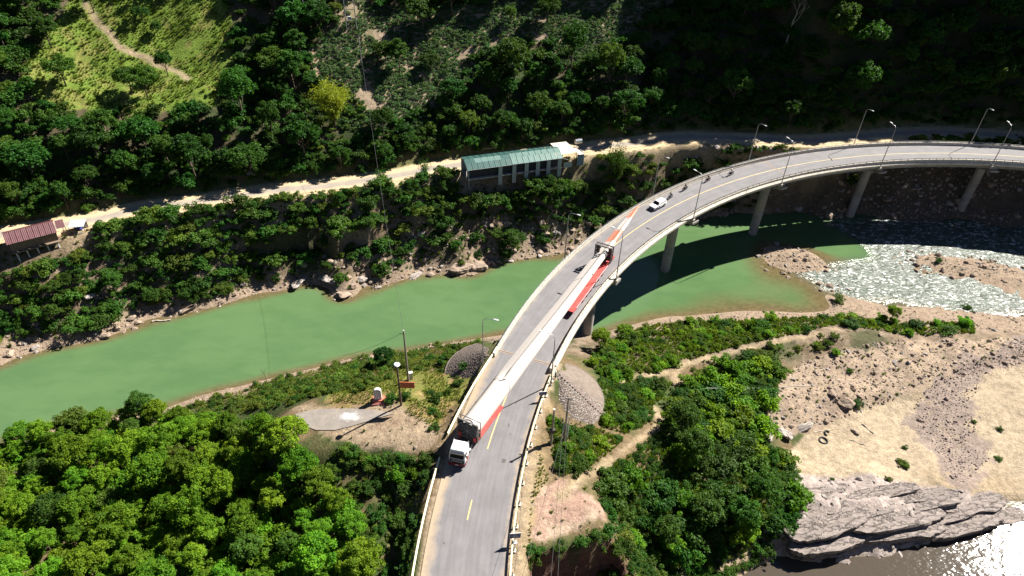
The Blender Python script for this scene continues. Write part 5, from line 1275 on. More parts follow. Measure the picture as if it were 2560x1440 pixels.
def poisson(polys, spacing, n_try, cond=None, seed=1, holes=()):
    rg = np.random.default_rng(seed); polys = [np.array(p) for p in polys]; lo = np.min([p.min(0) for p in polys], 0); hi = np.max([p.max(0) for p in polys], 0)
    P = lo+(hi-lo)*rg.random((n_try, 2)); m = np.zeros(n_try, bool)
    for p in polys: m |= inside(P[:, 0], P[:, 1], p)
    for p in holes: m &= ~inside(P[:, 0], P[:, 1], p)
    P = P[m]
    if cond is not None: P = P[cond(P[:, 0], P[:, 1])]
    if np.isscalar(spacing): sp = np.full(len(P), float(spacing))
    else: sp = spacing(P[:, 0], P[:, 1])
    out = []; cell = {}; g = max(.3, float(np.max(sp)) if len(sp) else 1)
    for (x, y), s in zip(P, sp):
        ci, cj = int(x//g), int(y//g); ok = True
        for i in (-1, 0, 1):
            for j in (-1, 0, 1):
                for (a, b) in cell.get((ci+i, cj+j), ()):
                    if (a-x)**2+(b-y)**2 < s*s: ok = False; break
                if not ok: break
            if not ok: break
        if ok: cell.setdefault((ci, cj), []).append((x, y)); out.append((x, y))
    return out
# ---- stuff: many small copies as one object
def scatter(name, meshes, pts, scl, label=None, cat=None, tilt=.15, zoff=-.05, align=False, parent=None, seed=3, zscale=1.0):
    pts = np.array(pts); n = len(pts); rg = np.random.default_rng(seed); scl = np.broadcast_to(np.asarray(scl, float), (n,))
    z = zt(pts[:, 0], pts[:, 1])+zoff if pts.shape[1] == 2 else pts[:, 2]
    me = bpy.data.meshes.new(name); me.vertices.add(n); me.vertices.foreach_set('co', np.c_[pts[:, :2], z].astype(np.float32).ravel())
    attr(me, 'rot', np.c_[rg.normal(size=n)*tilt, rg.normal(size=n)*tilt, rg.random(n)*6.28], 'FLOAT_VECTOR'); attr(me, 'scl', scl*1.0); attr(me, 'idx', rg.integers(0, len(meshes), n).astype(np.int32), 'INT')
    c = bpy.data.collections.new(name+'_kinds')
    for i, q in enumerate(meshes):
        o_ = bpy.data.objects.new('%s_kind_%d' % (name, i), q); c.objects.link(o_)
    ng = bpy.data.node_groups.new(name, 'GeometryNodeTree'); ng.interface.new_socket('Geometry', in_out='INPUT', socket_type='NodeSocketGeometry'); ng.interface.new_socket('Geometry', in_out='OUTPUT', socket_type='NodeSocketGeometry')
    N = ng.nodes; L = ng.links; gi = N.new('NodeGroupInput'); go = N.new('NodeGroupOutput'); ip = N.new('GeometryNodeInstanceOnPoints'); ci = N.new('GeometryNodeCollectionInfo')
    ci.inputs['Collection'].default_value = c; ci.inputs['Separate Children'].default_value = True; ci.inputs['Reset Children'].default_value = True
    def na(nm, ty):
        a = N.new('GeometryNodeInputNamedAttribute'); a.data_type = ty; a.inputs['Name'].default_value = nm; return a.outputs['Attribute']
    er = N.new('FunctionNodeEulerToRotation'); L.new(na('rot', 'FLOAT_VECTOR'), er.inputs[0])
    L.new(gi.outputs[0], ip.inputs['Points']); L.new(ci.outputs[0], ip.inputs['Instance']); ip.inputs['Pick Instance'].default_value = True
    L.new(na('idx', 'INT'), ip.inputs['Instance Index']); L.new(er.outputs[0], ip.inputs['Rotation']); L.new(na('scl', 'FLOAT'), ip.inputs['Scale']); L.new(ip.outputs[0], go.inputs[0])
    o_ = add(name, me, None, parent); o_.modifiers.new('scatter', 'NODES').node_group = ng
    o_['kind'] = 'stuff'
    if label: o_['label'] = label
    if cat: o_['category'] = cat
    return o_
def tuft(seed, m, n=14, h=.55, r=.28, w=.05):
    rg = np.random.default_rng(seed); V = []; Fq = []
    for i in range(n):
        a = rg.random()*6.28; b = rg.random()*6.28; p = np.array([math.cos(b), math.sin(b), 0])*r*rg.random()*.6; d = np.array([math.cos(a), math.sin(a), 0]); s = np.array([-d[1], d[0], 0])*w*(.7+.6*rg.random()); hh = h*(.6+.6*rg.random()); o_ = d*hh*rg.uniform(.2, .8)
        k = len(V); V += [p-s, p+s, p+o_*.5+s*.7+np.array([0, 0, hh*.65]), p+o_+np.array([0, 0, hh*.9])]; Fq.append((k, k+1, k+2, k+3))
    me = np_mesh('tuft', V, Fq); attr(me, 'tint', rg.random(n), 'FLOAT', 'FACE'); me.materials.append(m); return me
TUFT = [tuft(600+i, L_GRASS) for i in range(4)]; TUFTB = [tuft(620+i, L_OLIVE, 26, .8, .5, .06) for i in range(3)]
H_MEADOW, H_FIELD = hpoly(MEADOW), hpoly(FIELD); H_LAWN, H_EARTH, H_DIRT = hpoly(LAWN), hpoly(EARTHSTRIP), hpoly(DIRTLOT)
H_M2 = hpoly([(140, -80), (680, -80), (670, 150), (630, 260), (570, 335), (380, 345), (110, 330), (20, 245), (80, 110)]); H_F2 = hpoly([(p[0], p[1]+38) for p in FIELD])
H_SANDY, H_RUB, H_PUR, H_RED, H_PAD = hpoly(SANDY), hpoly(RUBBLE), hpoly(PURPLE), hpoly(REDPAD), hpoly(pad_px)
PATHL = [catmull([np.r_[hit(*p)[:2], 0] for p in px], 1.0)[:, :2] for px, w in PATHS]
def clear_of_paths(x, y, r=1.4):
    m = np.ones(len(x), bool)
    for L_ in PATHL:
        for q in L_: m &= (x-q[0])**2+(y-q[1])**2 > r*r
    return m
def off_built(x, y):
    o_ = np.abs(np.hypot(x-CX, y-CY)-RR); th = np.arctan2(y-CY, x-CX); k = (TH0-th)/DTH
    d, _, _ = road_dist(x, y); m = ~((o_ < 7.6) & (k < .6) & (k > -5)) & ~((o_ < 8.5) & (k > -.2) & (k < 8)) & (np.abs(d) > 4.4)
    for (P, r, s) in CONES: m &= np.hypot(x-P[0], y-P[1]) > r*1.06
    m &= zt(x, y) > ZW+.25
    return m
HOUSES = []
for o_ in list(bpy.data.objects):
    if o_.get('category') in ('house', 'shed', 'carport', 'water tank', 'sign post', 'marker stone', 'cabinet', 'utility pole'): HOUSES.append((o_.location.x, o_.location.y, o_.rotation_euler.z, o_['category'], o_.name))
def off_houses(x, y):
    m = np.ones(len(x), bool)
    for hx, hy, rz, c, nm in HOUSES:
        u = (x-hx)*math.cos(rz)+(y-hy)*math.sin(rz); v = -(x-hx)*math.sin(rz)+(y-hy)*math.cos(rz)
        if nm == 'long_house': m &= ~((u > -2.5) & (u < 38) & (v > -.9) & (v < 11))
        elif nm == 'stilt_house': m &= ~((np.abs(u) < 9) & (v > -2.2) & (v < 8))
        elif c == 'shed': m &= ~((np.abs(u) < 3.4) & (v > -2.6) & (v < 3))
        elif c == 'utility pole': m &= np.hypot(x-hx, y-hy) > .9
        else: m &= np.hypot(x-hx, y-hy) > 1.6
    return m
# ---- near left stand of bright trees
Z1 = [hit(*p)[:2] for p in [(-90, 1155), (60, 1112), (180, 1082), (330, 1058), (470, 1052), (600, 1062), (700, 1095), (770, 1170), (825, 1235), (875, 1295), (900, 1370), (915, 1470)]]+[at(920, 1650, -8)[:2], at(-150, 1650, -16)[:2]]
pts = poisson([Z1], 3.9, 5000, off_built, 11)
for i, (x, y) in enumerate(pts):
    big = random.random()
    tree(random.choices(('bright', 'mid', 'olive'), (.84, .10, .06))[0], x, y, random.choice((random.uniform(.45, .7), random.uniform(.6, .95))), 'bright green broadleaf tree in the dense stand left of the approach road', group='dense stand of trees left of the road')
N_TREES = len(pts)
def under(fam_pts, n): pass
e1 = poisson([Z1], 2.1, 6000, off_built, 12)
scatter('understorey', SHRUBS['bright'], e1, np.random.default_rng(1).uniform(.9, 1.7, len(e1)), 'bright green understorey beneath the dense stand of trees', 'undergrowth')
# ---- the mountain forest
def hill_cond(x, y):
    d, _, _ = road_dist(x, y); z = zt(x, y); m = (d > 5.4) & (d < 110)
    pr = np.array([proj((a, b, c)) for a, b, c in zip(x, y, z)]); return m & (pr[:, 0] > -220) & (pr[:, 0] < 2800) & (pr[:, 1] > -260)
HB = [(-190, 95), (260, 95), (260, 330), (-190, 330)]
bald = [hpoly([(560, 340), (640, 345), (660, 380), (640, 420), (600, 430), (570, 400)]), hpoly([(740, 250), (780, 210), (900, 210), (915, 300), (915, 390), (860, 415), (800, 415), (760, 360)])]
SC_F = {}
hp_ = poisson([HB], lambda x, y: np.where(x > 95, 4.6, 5.4), 9000, hill_cond, 21, holes=[H_MEADOW, H_FIELD, H_M2, H_F2]+bald)
hp_ = sorted(hp_, key=lambda p: (p[0]-0)**2+(p[1])**2+9000*(p[0] > 70))
left = 300-N_TREES-45
for i, (x, y) in enumerate(hp_[:left]):
    tree(random.choices(('dark', 'mid', 'olive'), (.66, .28, .06))[0], x, y, random.choice((random.uniform(.55, .9), random.uniform(.8, 1.4))), 'dark green broadleaf tree in the forest on the mountain slope above the country road', group='forest trees above the country road')
rest = np.array(hp_[left:])
TREE_ONE = []
for s in range(5):                                                     # crown and trunk of one kind joined for the far wood
    cm, tm = TREES['dark'][s]; bm = bmesh.new(); bm.from_mesh(cm); TREE_ONE.append(cm)
    bm.free()
scatter('forest', TREE_ONE, rest, np.random.default_rng(2).uniform(.8, 1.5, len(rest)), 'deep shaded forest covering the steep slope on the right', 'forest', zoff=-.4)
e2 = poisson([HB], 2.6, 30000, hill_cond, 22, holes=[H_MEADOW, H_FIELD]+bald)
scatter('forest_understorey', SHRUBS['dark']+SHRUBS['mid'][:2], e2, np.random.default_rng(4).uniform(1.0, 2.2, len(e2)), 'dark shrubs between the trees on the mountain slope', 'undergrowth')
# scattered trees in the clearing and the crop field
for px, py, s, fam, lab in ((165, 215, 1.15, 'mid', 'lone leafy tree at the left edge of the grassy clearing'), (130, 120, 1.0, 'mid', 'tree at the upper left of the grassy clearing'), (358, 55, .7, 'mid', 'small tree casting a shadow in the grassy clearing right of the footpath'), (395, 90, .5, 'mid', 'little bush-like tree in the middle of the grassy clearing'), (420, 190, .75, 'mid', 'small tree beside the footpath at the lower edge of the clearing'), (330, 235, .95, 'mid', 'broad tree at the bottom of the grassy clearing'), (370, 245, 1.1, 'mid', 'second tree at the bottom of the grassy clearing'), (235, 30, .9, 'mid', 'tree beside the top of the footpath'),
        (1058, 75, 1.25, 'dark', 'big dark tree at the upper middle of the crop field'), (1130, 45, 1.25, 'dark', 'dark tree with a long shadow right of the big tree in the crop field'), (1278, 65, .6, 'mid', 'small tree standing alone in the crop field'), (1368, 60, 1.0, 'dark', 'dark tree at the top of the crop field near the frame edge'), (1000, 185, 1.0, 'dark', 'dark tree in the lower crop field'), (965, 160, .9, 'dark', 'dark tree left of its neighbour in the lower crop field'), (1077, 178, .8, 'dark', 'slim dark tree on the brown soil in the lower crop field')):
    P = hit(px, py); tree(fam, P[0], P[1], s, lab)
# yellow bamboo-like tree and other singles
def plume_mesh(name, m, seed, n, H, spread, leaf, nl):
    rg = np.random.default_rng(seed); Ps = []; Ns = []; st = MB()
    for i in range(n):
        a = rg.random()*6.28; R_ = spread*rg.random()**.6; h = H*(.7+.35*rg.random()); path = []
        for j in range(9):
            f = j/8; rr = .25*rg.random()+R_*f**1.8; z = h*(1.12*f-.25*f**3*R_/spread); path.append((rr*math.cos(a), rr*math.sin(a), z))
        st.tube(path[:7], .04, 4)
        for k in range(nl):
            f = .3+.7*rg.random(); j = min(7, int(f*8)); p = np.array(path[j])*(1-(f*8-j))+np.array(path[j+1])*(f*8-j); Ps.append(p+rg.normal(size=3)*.35*(.6+f)); Ns.append(rg.normal(size=3)+np.array([0, 0, .6]))
    Ns = np.array(Ns); Ns /= np.linalg.norm(Ns, axis=1)[:, None]; V, Fq = leaf_quads(np.array(Ps), Ns, leaf, rg, .38)
    me = np_mesh(name, V, Fq); attr(me, 'tint', rg.random(len(Fq)), 'FLOAT', 'FACE'); me.materials.append(m); sm = st.mesh('culms', True); sm.materials.append(M_BARK); return me, sm
def plume(label, px, m, seed, n, H, spread, leaf, nl, cat='bamboo', name='bamboo_clump'):
    P = hit(*px); t = thing(name, label, cat, (P[0], P[1], P[2]-.2), 0); a, b = plume_mesh('crown', m, seed, n, H, spread, leaf, nl); add('crown', a, None, t); add('culms', b, None, t)
plume('bright yellow green bamboo clump on the slope above the country road', (838, 318), L_YEL, 31, 80, 12.0, 5.6, .52, 100)
plume('green bamboo clump with two plumes beside the road, right of the cream carport', (1535, 470), L_MID, 32, 40, 12.5, 3.6, .5, 90)
plume('young green bamboo on the bank below the country road, in front of the sunny verge', (1062, 438), L_MID, 33, 14, 4.2, 1.8, .4, 40); plume('small bamboo tuft on the verge left of its taller neighbour', (955, 452), L_MID, 34, 12, 3.2, 1.8, .4, 40)
def spiky(label, px, m, n=34, L_=2.2, seed=1):
    P = hit(*px); rg = np.random.default_rng(seed); V = []; Fq = []
    for i in range(n):
        a = rg.random()*6.28; e = rg.uniform(.1, 1.35); l = L_*rg.uniform(.7, 1.1); d = np.array([math.cos(a)*math.cos(e), math.sin(a)*math.cos(e), math.sin(e)]); s = np.array([-math.sin(a), math.cos(a), 0])*.07; k = len(V)
        m1 = d*l*.55; tip = d*l+np.array([0, 0, -.35*l*math.cos(e)]); V += [-s*.5, s*.5, m1+s, tip, m1-s]; Fq.append((k, k+1, k+2, k+3)); Fq.append((k, k+2, k+3, k+4))
    me = np_mesh('spiky_plant', V, Fq); attr(me, 'tint', rg.random(len(Fq)), 'FLOAT', 'FACE'); me.materials.append(m); tag(add('spiky_plant', me, None, None, tuple(P+np.array([0, 0, .1]))), label, 'plant')
spiky('pale spiky pandanus plant on the slope left of the grey rock slip', (668, 402), L_OLIVE, 46, 3.0, 1); spiky('small spiky plant on bare soil left of the yellow bamboo', (772, 282), L_MID, 20, 2.0, 2); spiky('spiky plant at the upper left of the yellow bamboo', (728, 320), L_MID, 22, 2.2, 3)
spiky('spiky grass clump on the bank above the dark ledge', (632, 610), L_OLIVE, 40, 1.8, 4)
def bare_tree(label, px, H, m, seed, spread=.5, name='bare_tree', cat='tree'):
    P = hit(*px); rg = random.Random(seed); mb = MB()
    def br(p, d, l, r, dep):
        q = p+d*l; mb.tube([p, (p+q)/2+Vector((rg.uniform(-.1, .1), rg.uniform(-.1, .1), .05))*l*.5, q], [r, r*.8, r*.6], 4, False)
        if dep > 0:
            for _ in range(rg.choice((2, 3, 3))):
                e = (d+Vector((rg.uniform(-1, 1), rg.uniform(-1, 1), rg.uniform(-.3, .7)))*spread*1.5).normalized(); br(q, e, l*rg.uniform(.55, .85), r*.55, dep-1)
    br(Vector((0, 0, -.2)), Vector((rg.uniform(-.2, .2), rg.uniform(-.2, .2), 1)).normalized(), H*.33, H*.017+.02, 4)
    tag(mb.build(name, m, None, tuple(P)), label, cat)
bare_tree('pale leafless tree standing in the dark forest at the top right', (1967, 105), 14, M_BARKP, 5, .6)
bare_tree('bare grey twigs standing in the riverside bushes at the water\'s edge', (1085, 875), 2.6, M_BARK, 6, .9, 'dead_shrub', 'shrub'); bare_tree('thin dead sapling at the edge of the dense stand by the river', (669, 958), 4.0, M_BARK, 8, .3, 'dead_sapling', 'shrub'); bare_tree('bleached snag leaning over the river at the lower left bank', (52, 1100), 2.6, M_BARKP, 9, .9, 'dead_shrub', 'shrub')
# ---- shrubs on the far bank
FB = [[(-130, 96), (-20, 140), (30, 158), (75, 168), (150, 172), (150, 186), (60, 182), (20, 170), (-40, 150), (-130, 124)]]
def fb_cond(x, y):
    d, _, _ = road_dist(x, y); z = zt(x, y); rocky = inside(x, y, ROCKY) | inside(x, y, ROCKY2); rg = np.random.default_rng(5).random(len(x))
    return off_built(x, y) & off_houses(x, y) & (d < -4.6) & (z > ZW+1.3) & (y > 92+.1*x) & (~rocky | (rg < .13)) & (rg < .93)
ROCKY2 = hpoly([(690, 665), (800, 640), (960, 640), (965, 720), (880, 745), (780, 722), (690, 738)])
ROCKY = hpoly([(960, 640), (1010, 580), (1120, 565), (1250, 540), (1350, 560), (1500, 560), (1560, 570), (1400, 650), (1230, 672), (1060, 692), (960, 700)])
FBB = [(-135, 88), (160, 150), (160, 192), (-135, 140)]
s_ = poisson([FBB], 3.1, 6000, fb_cond, 31); random.Random(3).shuffle(s_)
NSH = 0
for x, y in s_[:135]:
    shrub('mid' if random.random() < .8 else 'olive', x, y, random.uniform(1.1, 2.1), 'bushy green shrub on the far river bank below the country road', 'shrubs on the far river bank'); NSH += 1
for x, y in s_[135:180]: tree('mid', x, y, random.uniform(.42, .72), 'small leafy tree on the far river bank below the country road', group='small trees on the far river bank')
e3 = poisson([FBB], 1.25, 30000, fb_cond, 32)
scatter('bank_undergrowth', SHRUBS['mid']+SHRUBS['olive'][:1]+SHRUBS['dark'][:2], e3, np.random.default_rng(6).uniform(.45, 1.25, len(e3)), 'tangled green undergrowth covering the far river bank', 'undergrowth', zoff=-.15)
e3 = poisson([FBB], .9, 16000, lambda x, y: off_built(x, y) & (road_dist(x, y)[0] < -4.4) & (zt(x, y) > ZW+.8), 33)
scatter('bank_grass', TUFTB, e3, np.random.default_rng(7).uniform(.5, 1.1, len(e3)), 'short tussocky grass on the far river bank', 'grass')
for i, f in enumerate((.06, .13, .2, .27, .42, .55, .68, .8, .92)):
    LH = next(h for h in HOUSES if h[4] == 'long_house'); u_ = f*33; x_, y_ = LH[0]+u_*math.cos(LH[2])+1.9*math.sin(LH[2]), LH[1]+u_*math.sin(LH[2])-1.9*math.cos(LH[2])
    shrub('mid', x_, y_, random.uniform(1.7, 2.3), 'bush against the front of the teal roofed building, %s from its left end' % ('first', 'second', 'third', 'fourth', 'fifth', 'sixth', 'seventh', 'eighth', 'ninth')[i], 'bushes in front of the teal roofed building')
P = hit(1285, 625); tree('mid', P[0], P[1], .85, 'round green tree leaning over the water below the rubble bank', v=1)
P = hit(1265, 640); shrub('mid', P[0], P[1], 1.6, 'green bush right beside the round tree at the far waterline')
P = hit(955, 688); shrub('mid', P[0], P[1], 1.0, 'small bush on the rock shelf at the far waterline')
P = hit(2120, 480); tree('mid', P[0], P[1], .62, 'slim leafy tree standing on the rocks under the bridge', v=4)
# ---- shrubs right of the bridge and the road
ZA = hpoly([(1425, 865), (1500, 845), (1640, 812), (1760, 803), (1900, 800), (2080, 795), (2130, 800), (2260, 805), (2440, 812), (2430, 835), (2260, 838), (2090, 812), (1980, 838), (1830, 868), (1700, 902), (1600, 928), (1500, 912), (1430, 885)])
ZB = hpoly([(1500, 955), (1600, 950), (1680, 955), (1640, 1010), (1635, 1050), (1560, 1085), (1480, 1050), (1485, 1000)])
ZC = hpoly([(1690, 985), (1740, 935), (1830, 905), (1930, 900), (1960, 930), (1930, 1000), (1890, 1050), (1900, 1100), (1975, 1160), (1990, 1230), (1985, 1310), (1900, 1370), (1760, 1400), (1620, 1400), (1560, 1340), (1540, 1260), (1500, 1215), (1520, 1170), (1620, 1115), (1665, 1060)])
ZD = hpoly([(1370, 1040), (1430, 1020), (1500, 1075), (1560, 1100), (1480, 1165), (1400, 1195), (1375, 1120)])
ZE = hpoly([(380, 1042), (480, 1012), (600, 978), (690, 950), (790, 926), (900, 898), (1010, 880), (1130, 862), (1195, 858), (1170, 900), (1120, 928), (1040, 925), (980, 945), (900, 968), (800, 990), (720, 1015), (620, 1030), (480, 1050)])
ZF_ = hpoly([(880, 1125), (1000, 1140), (1075, 1155), (1050, 1300), (1030, 1440), (1010, 1440), (1000, 1320), (965, 1220)])
def okc(x, y): return off_built(x, y) & off_houses(x, y) & clear_of_paths(x, y)
for Z, sp, fam, lo, hi, lab, grp, seed, cap_ in ((ZA, 2.3, 'bright', .6, 1.5, 'round leafy shrub in the green strip between the right river bank and the sandy path', 'shrubs along the right river bank', 41, 36), (ZB, 2.2, 'mid', .6, 1.2, 'shrub in the green hollow beside the stone cone', 'shrubs in the hollow beside the stone cone', 42, 14),
        (ZC, 2.7, 'mid', 1.2, 2.2, 'leafy shrub in the dense thicket between the approach road and the sand', 'thicket between the road and the sand', 43, 62), (ZD, 2.0, 'mid', .6, 1.15, 'low shrub on the verge around the utility poles', 'shrubs around the utility poles', 44, 14), (ZE, 2.5, 'olive', .6, 1.1, 'yellow green shrub between the left lawn and the river', 'shrubs between the left lawn and the river', 45, 38), (ZF_, 2.2, 'mid', .6, 1.2, 'dark shrub in the hollow between the ditch and the left guardrail', 'shrubs below the left guardrail', 46, 16)):
    q = poisson([Z], sp, 2200, okc, seed); random.Random(seed).shuffle(q)
    for x, y in q[:cap_]: shrub(('bright' if random.random() < .45 else fam) if Z is ZC else fam if random.random() < .8 else ('mid' if fam != 'mid' else 'bright'), x, y, random.uniform(lo, hi), lab, grp); NSH += 1
    e = poisson([Z], 1.0 if Z is ZC else 1.25, 7000, lambda x, y: okc(x, y) & ((fbm(x, y, 5, 3, 91) > (-.5 if Z is ZC else -.06))), seed+10)
    scatter('low_growth', SHRUBS[fam][:3]+SHRUBS['olive'][:2]+SHRUBS['mid'][2:], e, np.random.default_rng(seed).uniform(.3, .8, len(e)), 'low green growth among the '+grp, 'undergrowth', zoff=-.1)
for (px, py), s, fam, lab in (((1700, 1080), .9, 'mid', 'tall dense tree at the upper left of the thicket'), ((1730, 1150), .85, 'mid', 'tree in the middle of the thicket right of the road'), ((1840, 1330), .9, 'mid', 'tree at the lower right corner of the thicket above the rock face'), ((1760, 1300), .85, 'mid', 'tree at the bottom of the thicket over the shaded gully'), ((1900, 1260), .8, 'mid', 'tree at the right edge of the thicket beside the sand'), ((1660, 1360), .7, 'mid', 'tree over the dark gully at the bottom of the frame'), ((1500, 870), .6, 'bright', 'rounded tree under the bridge end beside the first pier'), ((1560, 850), .6, 'bright', 'leafy tree on the bank right of the first pier'),
        ((365, 1050), .75, 'mid', 'dark pointed tree at the river edge of the dense stand'), ((190, 1095), .6, 'mid', 'leafy tree overhanging the river at the lower left'), ((960, 915), .55, 'dark', 'dark big-leaved tree beside the utility pole on the left bank'), ((2225, 800), .55, 'bright', 'slender young tree rising above the strip by the rapids')):
    P = hit(px, py); tree(fam, P[0], P[1], s, lab)
for (px, py), s, fam, lab in (((2095, 752), 1.1, 'olive', 'grey green bush alone on the shingle beside the rapids'), ((2090, 885), 1.0, 'bright', 'round bright bush at the bend of the sandy path'), ((2040, 868), .8, 'bright', 'rounded bush on the sandy path left of the bright one'), ((2140, 1012), .9, 'mid', 'dark green bush growing beside the big tan boulder'), ((2125, 930), .55, 'mid', 'small bush in the rubble above the sand'), ((2370, 830), 1.3, 'mid', 'dark leafy bush at the right end of the green strip'), ((2290, 815), 1.2, 'mid', 'big dark bush left of the end of the green strip'), ((2418, 772), .7, 'mid', 'small bush at the edge of the bright rapids'), ((2345, 655), .8, 'dark', 'dark low bush on the gravel bar in the rapids'),
        ((2262, 1165), .8, 'olive', 'straggling weed on the sand left of the purple gravel'), ((2248, 1155), .5, 'olive', 'small weed just left of the straggling one on the sand'), ((2220, 1200), .5, 'olive', 'weed at the lower edge of the sand above the rocks'), ((2080, 1200), .4, 'olive', 'tiny weed at the left lower edge of the sand'), ((2500, 1075), .45, 'mid', 'small green weed on the far right sand'), ((2495, 1148), .55, 'mid', 'green weed on the sand right of the purple gravel'), ((2260, 1120), .4, 'mid', 'lone seedling on the open sand'), ((2435, 1055), .4, 'mid', 'seedling on the purple gravel edge'), ((1985, 1195), .9, 'mid', 'bush at the corner of the sand and the rocks'), ((1940, 1135), .8, 'mid', 'bush at the upper left edge of the sand')):
    P = hit(px, py); shrub(fam, P[0], P[1], s, lab); NSH += 1
for px, py in ((1090, 1000), (1100, 1040), (1086, 1068), (1074, 985), (970, 945), (930, 962), (870, 952), (1145, 962), (1060, 908), (1108, 902), (1160, 918), (1010, 995), (975, 1003), (1118, 985), (905, 975), (1085, 1030)):
    P = hit(px, py); shrub(random.choice(('mid', 'mid', 'olive')), P[0], P[1], random.uniform(.45, .95), 'shrub on the left lawn', 'shrubs on the left lawn'); NSH += 1
g = poisson([HB], 1.35, 60000, lambda x, y: (road_dist(x, y)[0] > 4.9) & (road_dist(x, y)[0] < 12) & (x > -150) & (x < 175), 68)
scatter('roadside_bushes', SHRUBS['dark']+SHRUBS['mid'][:2], g, np.random.default_rng(33).uniform(.5, 1.4, len(g)), 'dark bushes on the cut bank above the country road', 'undergrowth', zoff=-.1)
ZG = hpoly([(1398, 880), (1480, 848), (1540, 842), (1570, 925), (1700, 905), (1690, 932), (1600, 942), (1520, 962), (1495, 930), (1455, 892)]); ZH = hpoly([(1500, 1225), (1570, 1300), (1620, 1400), (1900, 1375), (1965, 1400), (1940, 1480), (1490, 1480), (1560, 1345), (1520, 1300)])
for Z, f, sd, nm in ((ZG, 'bright', 81, 'green scrub between the stone cone and the river'), (ZH, 'mid', 82, 'scrub on the floor of the shaded gully')):
    g = poisson([Z], 1.0, 5000, lambda x, y: off_built(x, y) & clear_of_paths(x, y, .9) & (fbm(x, y, 4, 3, sd) > -.22), sd)
    scatter('scrub', SHRUBS[f]+SHRUBS['olive'][:2]+TUFTB, g, np.random.default_rng(sd).uniform(.4, 1.15, len(g)), nm, 'undergrowth', zoff=-.05)
# ---- grass and crops
ZX = hpoly([(820, 1130), (900, 1120), (960, 1215), (985, 1290), (1000, 1445), (905, 1445), (890, 1350), (820, 1225)]); ZY = hpoly([(1690, 925), (1760, 895), (1900, 868), (2090, 826), (2110, 850), (2010, 885), (1930, 905), (1780, 935)])
g = poisson([ZX], 1.0, 4000, lambda x, y: off_built(x, y) & (fbm(x, y, 4, 3, 66) > -.2), 58)
scatter('ditch_growth', SHRUBS['mid'][:2]+SHRUBS['olive'][:2]+TUFTB, g, np.random.default_rng(31).uniform(.35, 1.0, len(g)), 'scrubby growth along the drainage ditch left of the road', 'undergrowth', zoff=-.05)
g = poisson([ZY], .8, 6000, lambda x, y: clear_of_paths(x, y, 1.0) & (fbm(x, y, 4, 3, 67) > -.12), 59)
scatter('path_weeds', TUFTB+TUFT+SHRUBS['olive'][:1], g, np.random.default_rng(32).uniform(.35, .8, len(g)), 'olive weeds beside the sandy path', 'weeds', zoff=0)
g = poisson([H_LAWN, ZE, ZF_, ZD, H_EARTH], .36, 170000, lambda x, y: off_built(x, y) & off_houses(x, y) & clear_of_paths(x, y, .8) & (fbm(x, y, 4, 3, 61)+.12 > -.15*np.ones(len(x))), 51)
scatter('grass', TUFT, g, np.random.default_rng(8).uniform(.35, .95, len(g)), 'yellow green grass on the verges and the left lawn', 'grass', zoff=0)
g = poisson([ZA, ZB, ZC, ZD], .5, 60000, lambda x, y: off_built(x, y) & clear_of_paths(x, y, .8), 52)
scatter('bank_weeds', TUFTB, g, np.random.default_rng(9).uniform(.5, 1.1, len(g)), 'weedy grass on the right bank', 'grass', zoff=0)
g = poisson(bald, .9, 5000, lambda x, y: off_built(x, y) & (fbm(x, y, 4, 3, 65) > -.1), 57)
scatter('slope_weeds', TUFTB+SHRUBS['olive'][:2]+SHRUBS['mid'][:2], g, np.random.default_rng(30).uniform(.3, .95, len(g)), 'weeds and low bushes on the bare slope around the yellow bamboo', 'weeds', zoff=-.05)
g = poisson([H_MEADOW], .62, 30000, lambda x, y: clear_of_paths(x, y, 1.3) & (fbm(x, y, 5, 3, 62) > -.2), 53)
scatter('meadow_grass', TUFT+TUFT[:2]+TUFTB, g, np.random.default_rng(10).uniform(.5, 1.15, len(g)), 'bright grass of the clearing on the slope', 'grass', zoff=0)
g = poisson([H_FIELD, H_F2], .72, 50000, lambda x, y: clear_of_paths(x, y, 1.0) & (fbm(x, y, 7, 3, 63) > -.32), 54)
scatter('field_crop', SHRUBS['crop'], g, np.random.default_rng(11).uniform(.8, 1.7, len(g)), 'rows of small grey green crop plants on the brown slope', 'crop', zoff=-.05)
g = poisson([H_RED, H_DIRT, H_RUB, hpoly([(1600, 1000), (1650, 1000), (1640, 1100), (1450, 1240), (1400, 1230), (1480, 1160)])], 1.5, 5000, lambda x, y: off_built(x, y) & clear_of_paths(x, y, .8), 55, holes=[H_PAD])
scatter('sparse_weeds', TUFTB+TUFT, g, np.random.default_rng(12).uniform(.25, .8, len(g)), 'sparse weeds on bare earth and rubble', 'weeds', zoff=0)
# ------------------------------------------------------------------ rocks
def rock_mesh(seed, flat=.7, sub=2, m=None, name='boulder'):
    bm = bmesh.new(); bmesh.ops.create_icosphere(bm, subdivisions=sub, radius=1.0); rg = random.Random(seed)
    cuts = [Vector((rg.gauss(0, 1), rg.gauss(0, 1), rg.gauss(0, .8))).normalized() for _ in range(11)]; dd = [rg.uniform(.50, .88) for _ in cuts]
    sx, sy = rg.uniform(.8, 1.3), rg.uniform(.7, 1.1)
    for v in bm.verts:
        for c, d in zip(cuts, dd):
            e = v.co.dot(c)-d
            if e > 0: v.co -= c*e
        v.co += Vector((rg.gauss(0, .03), rg.gauss(0, .03), rg.gauss(0, .03))) if sub < 3 else noise.noise_vector(v.co*2.3+Vector((seed, 0, 0)))*.09+noise.noise_vector(v.co*6+Vector((0, seed, 0)))*.05; v.co.x *= sx; v.co.y *= sy; v.co.z *= flat
    me = bpy.data.meshes.new(name); bm.to_mesh(me); bm.free(); me.materials.append(m); return me
